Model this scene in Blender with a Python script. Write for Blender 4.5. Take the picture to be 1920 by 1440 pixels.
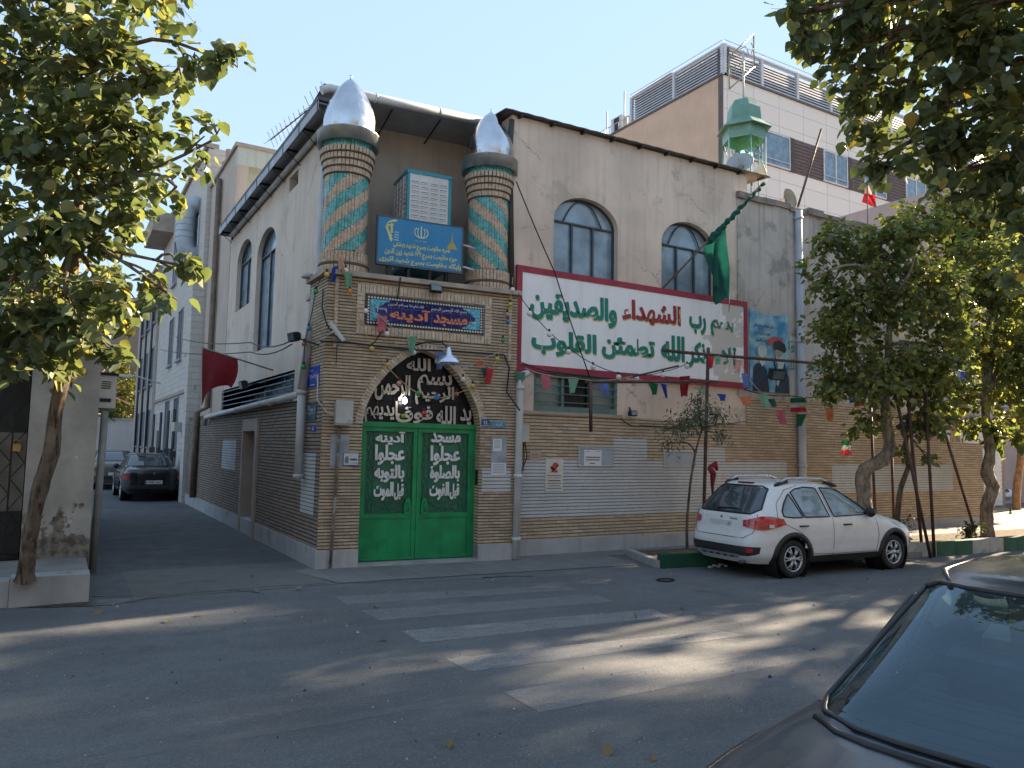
import bpy, bmesh, math, random, re
import numpy as np
from mathutils import Vector, Matrix
from mathutils.geometry import tessellate_polygon
R = math.radians
for o in list(bpy.data.objects): bpy.data.objects.remove(o)
SC = bpy.context.scene
COL = SC.collection
rnd = random.Random(7)

# ------------------------------------------------------------------ camera
PW, PH = 1920, 1440
FPX = 1423.1
PITCH, ROLL, YAW = R(4.785), R(1.129), R(30.716)
CAM = Vector((-3.432, -11.421, 1.88))
_fw = Vector((math.sin(YAW)*math.cos(PITCH), math.cos(YAW)*math.cos(PITCH), math.sin(PITCH)))
_r0 = Vector((math.cos(YAW), -math.sin(YAW), 0)); _u0 = _r0.cross(_fw)
_rt = _r0*math.cos(ROLL)+_u0*math.sin(ROLL); _up = _u0*math.cos(ROLL)-_r0*math.sin(ROLL)
cd = bpy.data.cameras.new('camera'); cam = bpy.data.objects.new('camera', cd); COL.objects.link(cam)
cd.sensor_width = 36; cd.lens = 36*FPX/PW; cd.clip_start = .05; cd.clip_end = 3000
cam.matrix_world = Matrix(((_rt.x, _up.x, -_fw.x, CAM.x), (_rt.y, _up.y, -_fw.y, CAM.y), (_rt.z, _up.z, -_fw.z, CAM.z), (0, 0, 0, 1)))
SC.camera = cam
# ------------------------------------------------------------------ light
SUN_AZ, SUN_EL = R(82), R(26)          # azimuth clockwise from +Y
SUN_DIR = Vector((math.sin(SUN_AZ)*math.cos(SUN_EL), math.cos(SUN_AZ)*math.cos(SUN_EL), math.sin(SUN_EL)))
w = bpy.data.worlds.new('World'); SC.world = w; w.use_nodes = True
nt = w.node_tree; bg = nt.nodes['Background']
sky = nt.nodes.new('ShaderNodeTexSky'); sky.sky_type = 'NISHITA'; sky.sun_disc = False
sky.sun_elevation = SUN_EL; sky.sun_rotation = SUN_AZ; sky.air_density = 1.0; sky.dust_density = .12; sky.ozone_density = 1.3
# soften the glow round the sun so that the whole dome stays in one range
_bw = nt.nodes.new('ShaderNodeRGBToBW'); nt.links.new(sky.outputs[0], _bw.inputs[0])
_dv = nt.nodes.new('ShaderNodeMath'); _dv.operation = 'MULTIPLY_ADD'; nt.links.new(_bw.outputs[0], _dv.inputs[0]); _dv.inputs[1].default_value = 2.0; _dv.inputs[2].default_value = 1
_iv = nt.nodes.new('ShaderNodeMath'); _iv.operation = 'DIVIDE'; _iv.inputs[0].default_value = 3.1; nt.links.new(_dv.outputs[0], _iv.inputs[1])
_sc = nt.nodes.new('ShaderNodeVectorMath'); _sc.operation = 'SCALE'; nt.links.new(sky.outputs[0], _sc.inputs[0]); nt.links.new(_iv.outputs[0], _sc.inputs['Scale'])
_tn = nt.nodes.new('ShaderNodeVectorMath'); _tn.operation = 'MULTIPLY'; nt.links.new(_sc.outputs[0], _tn.inputs[0]); _tn.inputs[1].default_value = (1.04, .95, 1.0)
# hazy town sky: the deep blue overhead is whitened
_lu = nt.nodes.new('ShaderNodeRGBToBW'); nt.links.new(_tn.outputs[0], _lu.inputs[0]); _hz = nt.nodes.new('ShaderNodeVectorMath'); _hz.operation = 'SCALE'; _hz.inputs[0].default_value = (.75, 1.02, 1.32); nt.links.new(_lu.outputs[0], _hz.inputs['Scale'])
_mx = nt.nodes.new('ShaderNodeMix'); _mx.data_type = 'VECTOR'; _mx.inputs[0].default_value = .75; nt.links.new(_tn.outputs[0], _mx.inputs[4]); nt.links.new(_hz.outputs[0], _mx.inputs[5])
nt.links.new(_mx.outputs[1], bg.inputs[0]); bg.inputs[1].default_value = .137
sl = bpy.data.lights.new('sun', 'SUN'); sl.energy = 5.0; sl.angle = R(.9); sl.color = (1, .80, .58)
so = bpy.data.objects.new('sun', sl); COL.objects.link(so)
so.rotation_euler = (-SUN_DIR).to_track_quat('-Z', 'Y').to_euler()
SC.view_settings.view_transform = 'Standard'; SC.view_settings.look = 'None'
SC.view_settings.exposure = 2.33; SC.view_settings.gamma = 1; SC.view_settings.use_curve_mapping = False

# ------------------------------------------------------------------ where things stand (measured on the planes they lie in)
def ray(px, py): return _rt*((px-960)/FPX)-_up*((py-720)/FPX)+_fw
def ground(px, py, z=0.0):
    d = ray(px, py); return CAM+d*((z-CAM.z)/d.z)
def deep(px, py, depth): return CAM+ray(px, py)*depth
def depth_of(p): return (Vector(p)-CAM).dot(_fw)
class Frame:
    "a vertical plane: origin, direction u along it, out = towards the street"
    def __init__(s, o, u):
        s.o = Vector(o); s.u = Vector(u).normalized(); s.n = s.u.cross(Vector((0, 0, 1)))
    def P(s, u, z, d=0.0): return s.o+s.u*u+s.n*d+Vector((0, 0, z))
    def at(s, px, py, d=0.0):
        v = ray(px, py); t = (s.o+s.n*d-CAM).dot(s.n)/v.dot(s.n); p = CAM+v*t
        return ((p-s.o).dot(s.u), p.z)
    def pt(s, px, py, d=0.0):
        u, z = s.at(px, py, d); return s.P(u, z, d)
MAIN = Frame((0, 0, 0), (1, 0, 0))
pa = R(5.35)
PORT = Frame((0, 0, 0), (math.cos(pa), -math.sin(pa), 0))
ALLEY = Frame((0, 0, 0), (0, -1, 0))      # u runs towards the street: into the alley u is negative
assert ALLEY.n.x < 0 and MAIN.n.y < 0

# ------------------------------------------------------------------ mesh building
class MB:
    def __init__(s): s.v = []; s.f = []; s.m = []; s.sm = []
    def add(s, vs, fs, m=0, sm=False):
        b = len(s.v); s.v += [tuple(x) for x in vs]
        for f in fs: s.f.append([b+i for i in f]); s.m.append(m); s.sm.append(sm)
        return s
    def quad(s, a, b, c, d, m=0): return s.add([a, b, c, d], [(0, 1, 2, 3)], m)
    def box(s, c, sz, m=0, rot=None):
        hx, hy, hz = sz[0]/2, sz[1]/2, sz[2]/2
        vs = [Vector((x*hx, y*hy, z*hz)) for x in (-1, 1) for y in (-1, 1) for z in (-1, 1)]
        if rot is not None: vs = [rot @ q for q in vs]
        vs = [Vector(c)+q for q in vs]
        return s.add(vs, [(0, 1, 3, 2), (4, 6, 7, 5), (0, 4, 5, 1), (2, 3, 7, 6), (0, 2, 6, 4), (1, 5, 7, 3)], m)
    def fbox(s, F, u0, u1, z0, z1, d0, d1, m=0):
        P = F.P
        vs = [P(u0, z0, d0), P(u0, z1, d0), P(u0, z0, d1), P(u0, z1, d1), P(u1, z0, d0), P(u1, z1, d0), P(u1, z0, d1), P(u1, z1, d1)]
        return s.add(vs, [(0, 1, 3, 2), (4, 6, 7, 5), (0, 4, 5, 1), (2, 3, 7, 6), (0, 2, 6, 4), (1, 5, 7, 3)], m)
    def tube(s, pts, r, n=8, m=0, cap=True, sm=True):
        pts = [Vector(p) for p in pts]; k = len(pts); rs = r if isinstance(r, (list, tuple)) else [r]*k
        vs = []; ref = None
        for i, p in enumerate(pts):
            t = (pts[min(i+1, k-1)]-pts[max(i-1, 0)])
            t = t.normalized() if t.length > 1e-9 else Vector((0, 0, 1))
            if ref is None:
                ref = t.orthogonal().normalized()
            ref = (ref-t*ref.dot(t))
            ref = ref.normalized() if ref.length > 1e-6 else t.orthogonal().normalized()
            bn = t.cross(ref)
            for j in range(n):
                a = 2*math.pi*j/n; vs.append(p+(ref*math.cos(a)+bn*math.sin(a))*rs[i])
        fs = [(i*n+j, i*n+(j+1) % n, (i+1)*n+(j+1) % n, (i+1)*n+j) for i in range(k-1) for j in range(n)]
        s.add(vs, fs, m, sm)
        if cap: s.add(vs[:n], [tuple(range(n))[::-1]], m); s.add(vs[-n:], [tuple(range(n))], m)
        return s
    def lathe(s, c, prof, n=24, m=0, sm=True, axis=None, flute=None):
        "prof: (radius, height) pairs about the vertical through c (or about axis)"
        c = Vector(c); q = Vector((0, 0, 1)).rotation_difference(Vector(axis)) if axis is not None else None
        vs = []
        for r, h in prof:
            for j in range(n):
                a = 2*math.pi*j/n; rr = r*(flute(a, h) if flute else 1); p = Vector((rr*math.cos(a), rr*math.sin(a), h))
                vs.append(c+(q @ p if q else p))
        k = len(prof)
        return s.add(vs, [(i*n+j, i*n+(j+1) % n, (i+1)*n+(j+1) % n, (i+1)*n+j) for i in range(k-1) for j in range(n)], m, sm)
    def poly(s, F, loops, d=0.0, m=0):
        "flat polygon with holes in frame F, loops of (u,z)"
        flat = [p for l in loops for p in l]
        tris = tessellate_polygon([[Vector((p[0], p[1], 0)) for p in l] for l in loops])
        vs = [F.P(p[0], p[1], d) for p in flat]
        fs = []
        for t in tris:
            a, b, c = (vs[i] for i in t)
            nn = (b-a).cross(c-a)
            if nn.length < 1e-9: continue
            fs.append(tuple(t) if nn.dot(F.n) > 0 else tuple(t)[::-1])
        return s.add(vs, fs, m)
    def rim(s, F, loop, d0, d1, m=0, closed=True):
        n = len(loop); vs = [F.P(p[0], p[1], d0) for p in loop]+[F.P(p[0], p[1], d1) for p in loop]
        return s.add(vs, [(i, (i+1) % n, n+(i+1) % n, n+i) for i in range(n if closed else n-1)], m)
    def prism(s, F, loop, d0, d1, m=0):
        s.poly(F, [loop], d1, m); s.poly(F, [loop], d0, m); return s.rim(F, loop, d0, d1, m)
    def build(s, name, mat, parent=None, loc=None, uv=True, recalc=True):
        """one mesh object; a child keeps its parent's origin, a top-level mesh sits at loc"""
        base = Vector(loc) if loc is not None else (org(parent) if parent else Vector((0, 0, 0)))
        me = bpy.data.meshes.new(name)
        me.from_pydata([tuple(Vector(v)-base) for v in s.v], [], s.f)
        for mm in (mat if isinstance(mat, (list, tuple)) else [mat]): me.materials.append(mm)
        me.polygons.foreach_set('material_index', s.m)
        me.polygons.foreach_set('use_smooth', s.sm)
        me.update()
        if recalc:
            bm = bmesh.new(); bm.from_mesh(me); bmesh.ops.remove_doubles(bm, verts=bm.verts, dist=1e-5)
            bmesh.ops.recalc_face_normals(bm, faces=bm.faces); bm.to_mesh(me); bm.free()
        if uv: auto_uv(me, base)
        o = bpy.data.objects.new(name, me); COL.objects.link(o)
        if parent: o.parent = parent
        else: o.location = base
        return o
def org(o):
    p = Vector((0, 0, 0))
    while o is not None: p = p+o.location; o = o.parent
    return p
def auto_uv(me, base):
    "metres along the dominant plane of each face"
    l = me.uv_layers.new(name='UVMap'); n = len(me.loops)
    co = np.empty(len(me.vertices)*3); me.vertices.foreach_get('co', co); co = co.reshape(-1, 3)+np.array(base)
    li = np.empty(n, int); me.loops.foreach_get('vertex_index', li)
    nm = np.empty(len(me.polygons)*3); me.polygons.foreach_get('normal', nm); nm = np.abs(nm.reshape(-1, 3))
    lt = np.empty(len(me.polygons), int); me.polygons.foreach_get('loop_total', lt)
    ax = np.where(nm[:, 2] > .8, 2, np.where(nm[:, 0] > nm[:, 1], 0, 1)); ax = np.repeat(ax, lt)
    c = co[li]
    u = np.where(ax == 0, c[:, 1], c[:, 0]); v = np.where(ax == 2, c[:, 1], c[:, 2])
    l.data.foreach_set('uv', np.stack([u, v], 1).ravel())
def tag(o, label, cat, group=None, kind=None):
    if label: o['label'] = label
    if cat: o['category'] = cat
    if group: o['group'] = group
    if kind: o['kind'] = kind
    return o
def thing(name, label, cat, loc=(0, 0, 0), group=None):
    o = bpy.data.objects.new(name, None); COL.objects.link(o); o.location = loc; o.empty_display_size = .2
    return tag(o, label, cat, group)
def struct(name, mb, m, label=None): return tag(mb.build(name, m), label, None, None, 'structure')
def copy_tree(o, parent=None):
    c = o.copy(); COL.objects.link(c)
    if parent: c.parent = parent
    for ch in [x for x in bpy.data.objects if x.parent == o]: copy_tree(ch, c)
    return c
def mesh_of(o): return o.data

# ------------------------------------------------------------------ materials
def _nodes(name):
    m = bpy.data.materials.new(name); m.use_nodes = True
    return m, m.node_tree, m.node_tree.nodes['Principled BSDF']
def N(nt, t, **kw):
    n = nt.nodes.new(t)
    for k, v in kw.items():
        if k in n.inputs.keys() if isinstance(k, str) else False: n.inputs[k].default_value = v
        else: setattr(n, k, v)
    return n
def L(nt, a, b): nt.links.new(a, b)
def rgb(c, k=1.0): return (min(c[0]*k, 1), min(c[1]*k, 1), min(c[2]*k, 1), 1)
def ramp(nt, fac, a, b, lo=.35, hi=.65):
    r = nt.nodes.new('ShaderNodeMapRange'); r.inputs[1].default_value = lo; r.inputs[2].default_value = hi
    r.inputs[3].default_value = a; r.inputs[4].default_value = b; L(nt, fac, r.inputs[0]); return r.outputs[0]
def mixc(nt, fac, a, b, blend='MIX'):
    m = nt.nodes.new('ShaderNodeMix'); m.data_type = 'RGBA'; m.blend_type = blend
    if hasattr(fac, 'is_linked'): L(nt, fac, m.inputs[0])
    else: m.inputs[0].default_value = fac
    for s, i in ((a, 6), (b, 7)):
        if hasattr(s, 'is_linked'): L(nt, s, m.inputs[i])
        else: m.inputs[i].default_value = s
    return m.outputs[2]
def noise(nt, vec, scale, detail=4, rough=.55, out=0):
    n = nt.nodes.new('ShaderNodeTexNoise'); n.inputs['Scale'].default_value = scale; n.inputs['Detail'].default_value = detail
    n.inputs['Roughness'].default_value = rough
    if vec is not None: L(nt, vec, n.inputs['Vector'])
    return n.outputs[out]
def coords(nt, kind='Object', scale=None):
    t = nt.nodes.new('ShaderNodeTexCoord'); o = t.outputs[kind]
    if scale:
        mp = nt.nodes.new('ShaderNodeMapping'); mp.inputs['Scale'].default_value = scale; L(nt, o, mp.inputs[0]); o = mp.outputs[0]
    return o
def bump(nt, b, h, strength=.3, dist=.01):
    n = nt.nodes.new('ShaderNodeBump'); n.inputs['Strength'].default_value = strength; n.inputs['Distance'].default_value = dist
    L(nt, h, n.inputs['Height']); L(nt, n.outputs[0], b.inputs['Normal'])
_cache = {}
def pm(name, c, rough=.6, metal=0, var=.12, scale=3, bmp=0, bscale=60, spec=.5, streak=0, stain=None, coat=0, crack=0):
    "painted / plain material with uneven colour, vertical streaks and stains of their own"
    if name in _cache: return _cache[name]
    m, nt, b = _nodes(name); o = coords(nt)
    n1 = noise(nt, o, scale, 5)
    col = mixc(nt, ramp(nt, n1, 0, 1), rgb(c, 1-var), rgb(c, 1+var))
    if streak:
        n2 = noise(nt, coords(nt, 'Object', (9, 9, .5)), 1, 4)
        col = mixc(nt, ramp(nt, n2, 0, streak, .5, .75), col, rgb(c, .5))
    if crack:      # hairline cracks, here and there
        wv = nt.nodes.new('ShaderNodeVectorMath'); wv.operation = 'MULTIPLY_ADD'; L(nt, noise(nt, o, 2.5, 6, .65, 1), wv.inputs[0]); wv.inputs[1].default_value = (.5, .5, .5); L(nt, o, wv.inputs[2])
        vo = nt.nodes.new('ShaderNodeTexVoronoi'); vo.feature = 'DISTANCE_TO_EDGE'; vo.inputs['Scale'].default_value = .55; L(nt, wv.outputs[0], vo.inputs['Vector'])
        mk = nt.nodes.new('ShaderNodeMath'); mk.operation = 'MULTIPLY'; L(nt, ramp(nt, vo.outputs['Distance'], 1, 0, .0, .007), mk.inputs[0]); L(nt, ramp(nt, noise(nt, o, .7, 3), 0, crack, .50, .6), mk.inputs[1])
        col = mixc(nt, mk.outputs[0], col, rgb(c, .32))
    if stain:
        n3 = noise(nt, o, stain[1], 6, .65)
        col = mixc(nt, ramp(nt, n3, 0, stain[2], stain[3], stain[3]+.07), col, rgb(stain[0]))
    L(nt, col, b.inputs['Base Color']); b.inputs['Metallic'].default_value = metal
    n4 = noise(nt, o, scale*2.3, 3); L(nt, ramp(nt, n4, max(rough-.08, .02), min(rough+.1, 1)), b.inputs['Roughness'])
    b.inputs['Specular IOR Level'].default_value = spec; b.inputs['Coat Weight'].default_value = coat
    if coat: b.inputs['Coat Roughness'].default_value = .05
    if bmp: bump(nt, b, noise(nt, o, bscale, 4), bmp)
    _cache[name] = m; return m
def brickm(name, c1, c2, mortar, bw=.21, rh=.052, ms=.008, grime=.35, paint=None):
    if name in _cache: return _cache[name]
    m, nt, b = _nodes(name); uv = coords(nt, 'UV')
    wob = noise(nt, uv, 1.6, 3); mp = nt.nodes.new('ShaderNodeVectorMath'); mp.operation = 'SCALE'; mp.inputs['Scale'].default_value = .012
    nv = nt.nodes.new('ShaderNodeTexNoise'); nv.inputs['Scale'].default_value = 2.2; L(nt, uv, nv.inputs['Vector']); L(nt, nv.outputs[1], mp.inputs[0])
    ad = nt.nodes.new('ShaderNodeVectorMath'); ad.operation = 'ADD'; L(nt, uv, ad.inputs[0]); L(nt, mp.outputs[0], ad.inputs[1])
    t = nt.nodes.new('ShaderNodeTexBrick'); L(nt, ad.outputs[0], t.inputs['Vector'])
    t.inputs['Scale'].default_value = 1; t.inputs['Brick Width'].default_value = bw; t.inputs['Row Height'].default_value = rh
    t.inputs['Mortar Size'].default_value = .0022; t.inputs['Mortar Smooth'].default_value = .3; t.inputs['Bias'].default_value = -.1
    t.inputs['Color1'].default_value = rgb(c1); t.inputs['Color2'].default_value = rgb(c2); t.inputs['Mortar'].default_value = rgb([(x+y)/2.6 for x, y in zip(c2, mortar)])
    # deep raked bed joints, fine cross joints
    sx = nt.nodes.new('ShaderNodeSeparateXYZ'); L(nt, ad.outputs[0], sx.inputs[0])
    md = nt.nodes.new('ShaderNodeMath'); md.operation = 'PINGPONG'; md.inputs[1].default_value = rh/2; L(nt, sx.outputs[1], md.inputs[0])
    jw = noise(nt, uv, 9, 3); ja = nt.nodes.new('ShaderNodeMath'); ja.operation = 'MULTIPLY_ADD'; L(nt, jw, ja.inputs[0]); ja.inputs[1].default_value = .006; L(nt, md.outputs[0], ja.inputs[2])
    joint = ramp(nt, ja.outputs[0], 1, 0, ms*.5+.001, ms*.5+.006)
    bcol = mixc(nt, joint, t.outputs[0], rgb(mortar))
    g = noise(nt, uv, .9, 6, .6)
    col = mixc(nt, ramp(nt, g, 0, grime, .42, .72), bcol, rgb([(x+y)/2.4 for x, y in zip(c2, mortar)]), 'MIX')
    g2 = noise(nt, uv, 14, 3)
    col = mixc(nt, ramp(nt, g2, 0, .35), col, mixc(nt, .5, col, rgb((.5, .42, .33)), 'MULTIPLY'))
    if paint:   # old paint rolled over the bricks, thin where it wore off
        p = noise(nt, uv, 7, 6, .7)
        pf = ramp(nt, p, .95, .38, .50, .74)
        m2 = nt.nodes.new('ShaderNodeMath'); m2.operation = 'MULTIPLY'; L(nt, pf, m2.inputs[0]); L(nt, ramp(nt, joint, 1, .1, .5, .95), m2.inputs[1])
        pc = mixc(nt, ramp(nt, noise(nt, uv, 1.1, 4), 0, 1), rgb(paint, .86), rgb(paint, 1.1))
        col = mixc(nt, m2.outputs[0], col, pc)
    L(nt, col, b.inputs['Base Color']); b.inputs['Roughness'].default_value = .85; b.inputs['Specular IOR Level'].default_value = .25
    inv = ramp(nt, joint, 1, 0, 0, 1); bump(nt, b, inv, .8, .012)
    _cache[name] = m; return m
def glassm(name, c, rough=.05, bumps=.0, spec=.9):
    "old window glass that shows little of the dark room behind"
    if name in _cache: return _cache[name]
    m, nt, b = _nodes(name); o = coords(nt)
    L(nt, mixc(nt, ramp(nt, noise(nt, o, 2.5, 4), 0, 1), rgb(c, .7), rgb(c, 1.3)), b.inputs['Base Color'])
    b.inputs['Roughness'].default_value = rough; b.inputs['Specular IOR Level'].default_value = spec
    if bumps: bump(nt, b, noise(nt, o, 5, 2), bumps)
    _cache[name] = m; return m
def emit(name, c, s):
    if name in _cache: return _cache[name]
    m, nt, b = _nodes(name); b.inputs['Base Color'].default_value = rgb(c); b.inputs['Emission Color'].default_value = rgb(c); b.inputs['Emission Strength'].default_value = s
    _cache[name] = m; return m
def cloth(name, c, tr=.35, var=.15):
    if name in _cache: return _cache[name]
    m, nt, b = _nodes(name); o = coords(nt)
    col = mixc(nt, ramp(nt, noise(nt, o, 6, 4), 0, 1), rgb(c, 1-var), rgb(c, 1+var)); L(nt, col, b.inputs['Base Color']); b.inputs['Roughness'].default_value = .85
    t = nt.nodes.new('ShaderNodeBsdfTranslucent'); L(nt, col, t.inputs[0]); x = nt.nodes.new('ShaderNodeMixShader'); x.inputs[0].default_value = tr
    L(nt, b.outputs[0], x.inputs[1]); L(nt, t.outputs[0], x.inputs[2]); L(nt, x.outputs[0], nt.nodes['Material Output'].inputs[0])
    _cache[name] = m; return m
def leafm(name, cols, tr=.45):
    "leaf colours picked leaf by leaf (attribute tint, 0..1)"
    if name in _cache: return _cache[name]
    m, nt, b = _nodes(name); a = nt.nodes.new('ShaderNodeAttribute'); a.attribute_name = 'tint'
    r = nt.nodes.new('ShaderNodeValToRGB'); e = r.color_ramp.elements
    for i, (p, c) in enumerate(cols):
        el = e[i] if i < 2 else e.new(p)
        el.position = p; el.color = rgb(c)
    L(nt, a.outputs['Fac'], r.inputs[0]); L(nt, r.outputs[0], b.inputs['Base Color'])
    b.inputs['Roughness'].default_value = .42; b.inputs['Specular IOR Level'].default_value = .45
    t = nt.nodes.new('ShaderNodeBsdfTranslucent'); L(nt, mixc(nt, 1, r.outputs[0], (1.0, 1.0, .5, 1), 'MULTIPLY'), t.inputs[0])
    g = nt.nodes.new('ShaderNodeMixShader'); g.inputs[0].default_value = tr
    L(nt, b.outputs[0], g.inputs[1]); L(nt, t.outputs[0], g.inputs[2]); L(nt, g.outputs[0], nt.nodes['Material Output'].inputs[0])
    _cache[name] = m; return m

# ------------------------------------------------------------------ Arabic / Persian writing: joined letter forms, right to left
FORMS = {}
for ch, iso, n in [('آ', 0xFE81, 2), ('أ', 0xFE83, 2), ('ئ', 0xFE89, 4), ('ا', 0xFE8D, 2), ('ب', 0xFE8F, 4), ('ة', 0xFE93, 2), ('ت', 0xFE95, 4), ('ث', 0xFE99, 4), ('ج', 0xFE9D, 4), ('ح', 0xFEA1, 4), ('خ', 0xFEA5, 4), ('د', 0xFEA9, 2), ('ذ', 0xFEAB, 2), ('ر', 0xFEAD, 2), ('ز', 0xFEAF, 2), ('س', 0xFEB1, 4), ('ش', 0xFEB5, 4), ('ص', 0xFEB9, 4), ('ض', 0xFEBD, 4), ('ط', 0xFEC1, 4), ('ظ', 0xFEC5, 4), ('ع', 0xFEC9, 4), ('غ', 0xFECD, 4), ('ف', 0xFED1, 4), ('ق', 0xFED5, 4), ('ک', 0xFB8E, 4), ('ل', 0xFEDD, 4), ('م', 0xFEE1, 4), ('ن', 0xFEE5, 4), ('ه', 0xFEE9, 4), ('و', 0xFEED, 2), ('ی', 0xFBFC, 4), ('پ', 0xFB56, 4), ('گ', 0xFB92, 4), ('ي', 0xFEF1, 4), ('ء', 0xFE80, 1)]:
    FORMS[ch] = tuple(iso+i for i in range(n))
def shape(s):
    s = s.replace('\u0651', ''); seq = []; i = 0
    while i < len(s):
        if s[i] == 'ل' and i+1 < len(s) and s[i+1] == 'ا': seq.append('LA'); i += 2
        else: seq.append(s[i]); i += 1
    dual = lambda c: c == 'ـ' or (c in FORMS and len(FORMS[c]) == 4)
    joins = lambda c: c in ('LA', 'ـ') or (c in FORMS and len(FORMS[c]) >= 2)
    out = []
    for k, c in enumerate(seq):
        p = k > 0 and dual(seq[k-1]); n = k+1 < len(seq) and joins(seq[k+1])
        if c == 'LA': out.append(chr(0xFEFB+(1 if p else 0)))
        elif c not in FORMS: out.append(c)
        else:
            f = FORMS[c]
            out.append(chr(f[(3 if p and n else 1 if p else 2 if n else 0) if len(f) == 4 else (1 if p and len(f) == 2 else 0)]))
    return re.sub('[0-9۰-۹]+', lambda q: q.group(0)[::-1], ''.join(reversed(out)))
_glyph = {}
def text_mesh(s, bold=.012, ar=True):
    "flat outline of a line of writing, scaled to the unit box, overlapping letters a hair apart in depth"
    k = (s, bold)
    if k in _glyph: return _glyph[k]
    cu = bpy.data.curves.new('writing', 'FONT'); cu.body = shape(s) if ar else s; cu.size = 1; cu.offset = bold; cu.resolution_u = 3
    o = bpy.data.objects.new('writing', cu); COL.objects.link(o); bpy.context.view_layer.update()
    me = bpy.data.meshes.new_from_object(o.evaluated_get(bpy.context.evaluated_depsgraph_get()))
    v = np.array([tuple(x.co) for x in me.vertices]); fs = [tuple(p.vertices) for p in me.polygons]
    bpy.data.objects.remove(o); bpy.data.curves.remove(cu); bpy.data.meshes.remove(me)
    par = list(range(len(v)))
    def find(a):
        while par[a] != a: par[a] = par[par[a]]; a = par[a]
        return a
    for f in fs:
        for a in f[1:]: par[find(a)] = find(f[0])
    roots = {}
    for i in range(len(v)): roots.setdefault(find(i), []).append(i)
    order = sorted(roots.values(), key=lambda q: v[q, 0].min())
    z = np.zeros(len(v))
    for i, q in enumerate(order): z[q] = (i % 4)
    lo, hi = v.min(0), v.max(0)
    r = (np.stack([(v[:, 0]-lo[0])/(hi[0]-lo[0]), (v[:, 1]-lo[1])/(hi[1]-lo[1]), z], 1), fs, (hi[0]-lo[0], hi[1]-lo[1]))
    _glyph[k] = r; return r
def write(mb, F, s, u0, u1, z0, z1, d, m=0, bold=.012, keep=False, ar=True, tilt=0, step=.0006):
    "writing in frame F filling the box u0..u1, z0..z1"
    v, fs, (tw, th) = text_mesh(s, bold, ar)
    if keep:
        k = min((u1-u0)/tw, (z1-z0)/th); cu, cz = (u0+u1)/2, (z0+z1)/2
        u0, u1, z0, z1 = cu-k*tw/2, cu+k*tw/2, cz-k*th/2, cz+k*th/2
    vs = [F.P(u0+p[0]*(u1-u0), z0+p[1]*(z1-z0)+tilt*(p[0]-.5), d+step*p[2]) for p in v]
    return mb.add(vs, fs, m)
# ------------------------------------------------------------------ materials of the place
PLASTER = pm('plaster', (.69, .555, .445), .9, 0, .14, .8, .35, 30, .2, streak=.35, stain=((.42, .345, .265), 1.3, .6, .55), crack=.8)
PLASTER_ALLEY = pm('alley plaster', (.64, .54, .44), .9, 0, .08, 1.0, .2, 35, .2, streak=.3, stain=((.40, .32, .24), .9, .5, .58), crack=.8)
PLASTER_GREY = pm('grey weathered plaster', (.50, .445, .385), .9, 0, .12, 1.5, .25, 35, .2, streak=.75, stain=((.22, .195, .17), 1.4, .6, .55), crack=.9)
BRICK = brickm('portal brick', (.57, .45, .32), (.38, .295, .205), (.07, .055, .042), .2, .05, .0125, .35)
BRICK_WALL = brickm('street wall brick', (.60, .475, .335), (.45, .35, .24), (.12, .09, .065), .24, .06, .0125, .35)
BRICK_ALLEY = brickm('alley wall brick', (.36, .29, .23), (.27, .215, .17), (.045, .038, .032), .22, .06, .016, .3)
BRICK_PAINT = brickm('painted brick', (.60, .475, .32), (.50, .39, .255), (.15, .13, .115), .24, .06, .013, .12, paint=(.53, .55, .56))
STONE = pm('plinth stone', (.40, .40, .40), .7, 0, .12, 2, .1, 20, .3, streak=.35, stain=((.16, .15, .14), 1.7, .5, .6))
CAPSTONE = pm('cap stone', (.38, .32, .26), .8, 0, .15, 3, .1, 30, .3)
ROOF_METAL = pm('roof sheet', (.10, .10, .11), .6, .3, .2, 2, 0, 60, .4, streak=.4)
SOFFIT = pm('soffit sheet', (.34, .35, .37), .6, .2, .15, 2)
FASCIA = pm('fascia sheet', (.34, .36, .39), .55, .3, .12, 2, streak=.3)
PIPE_WHITE = pm('white pipe', (.55, .56, .56), .5, 0, .12, 2, 0, 60, .5, streak=.35)
PIPE_GREY = pm('grey pipe', (.42, .43, .44), .55, 0, .12, 2, streak=.35)
PIPE_RUST = pm('brown pipe', (.085, .045, .035), .65, .2, .3, 8, .15)
BLACK_IRON = pm('black iron', (.018, .018, .02), .55, .3, .2, 6)
CABLE = pm('black cable', (.012, .012, .013), .5)
DARK = pm('dark inside', (.012, .013, .015), .9)
GLASS_BLUE = glassm('frosted window', (.21, .28, .33), .14, .05)
GLASS_DARK = glassm('dark window', (.008, .011, .017), .25, .03, .25)
FRAME_GREY = pm('window frame paint', (.045, .065, .08), .45, 0, .15, 5)
GREEN_FRAME = pm('green window paint', (.11, .185, .165), .5, 0, .15, 4, streak=.3)
GATE_GREEN = pm('gate green', (.004, .25, .085), .38, 0, .2, 3, 0, 60, .5, streak=.45, stain=((.002, .13, .045), 2.2, .5, .6))
GATE_BACK = pm('gate back plate', (.018, .135, .08), .3, 0, .2, 2)
GATE_GRILLE = pm('gate grille', (.02, .17, .085), .4, 0, .15, 6)
LETTER_WHITE = pm('white iron letters', (.72, .72, .69), .6, 0, .1, 6, streak=.15)
LETTER_CREAM = pm('cream iron letters', (.50, .45, .38), .6, 0, .12, 6)
TURQ = pm('turquoise glazed tile', (.09, .34, .32), .22, 0, .35, 14, 0, 60, .6)
BEIGE_TILE = pm('beige clay tile', (.50, .37, .26), .7, 0, .25, 14)
TILE_JOINT = pm('tile joint', (.11, .085, .065), .9)
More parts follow.
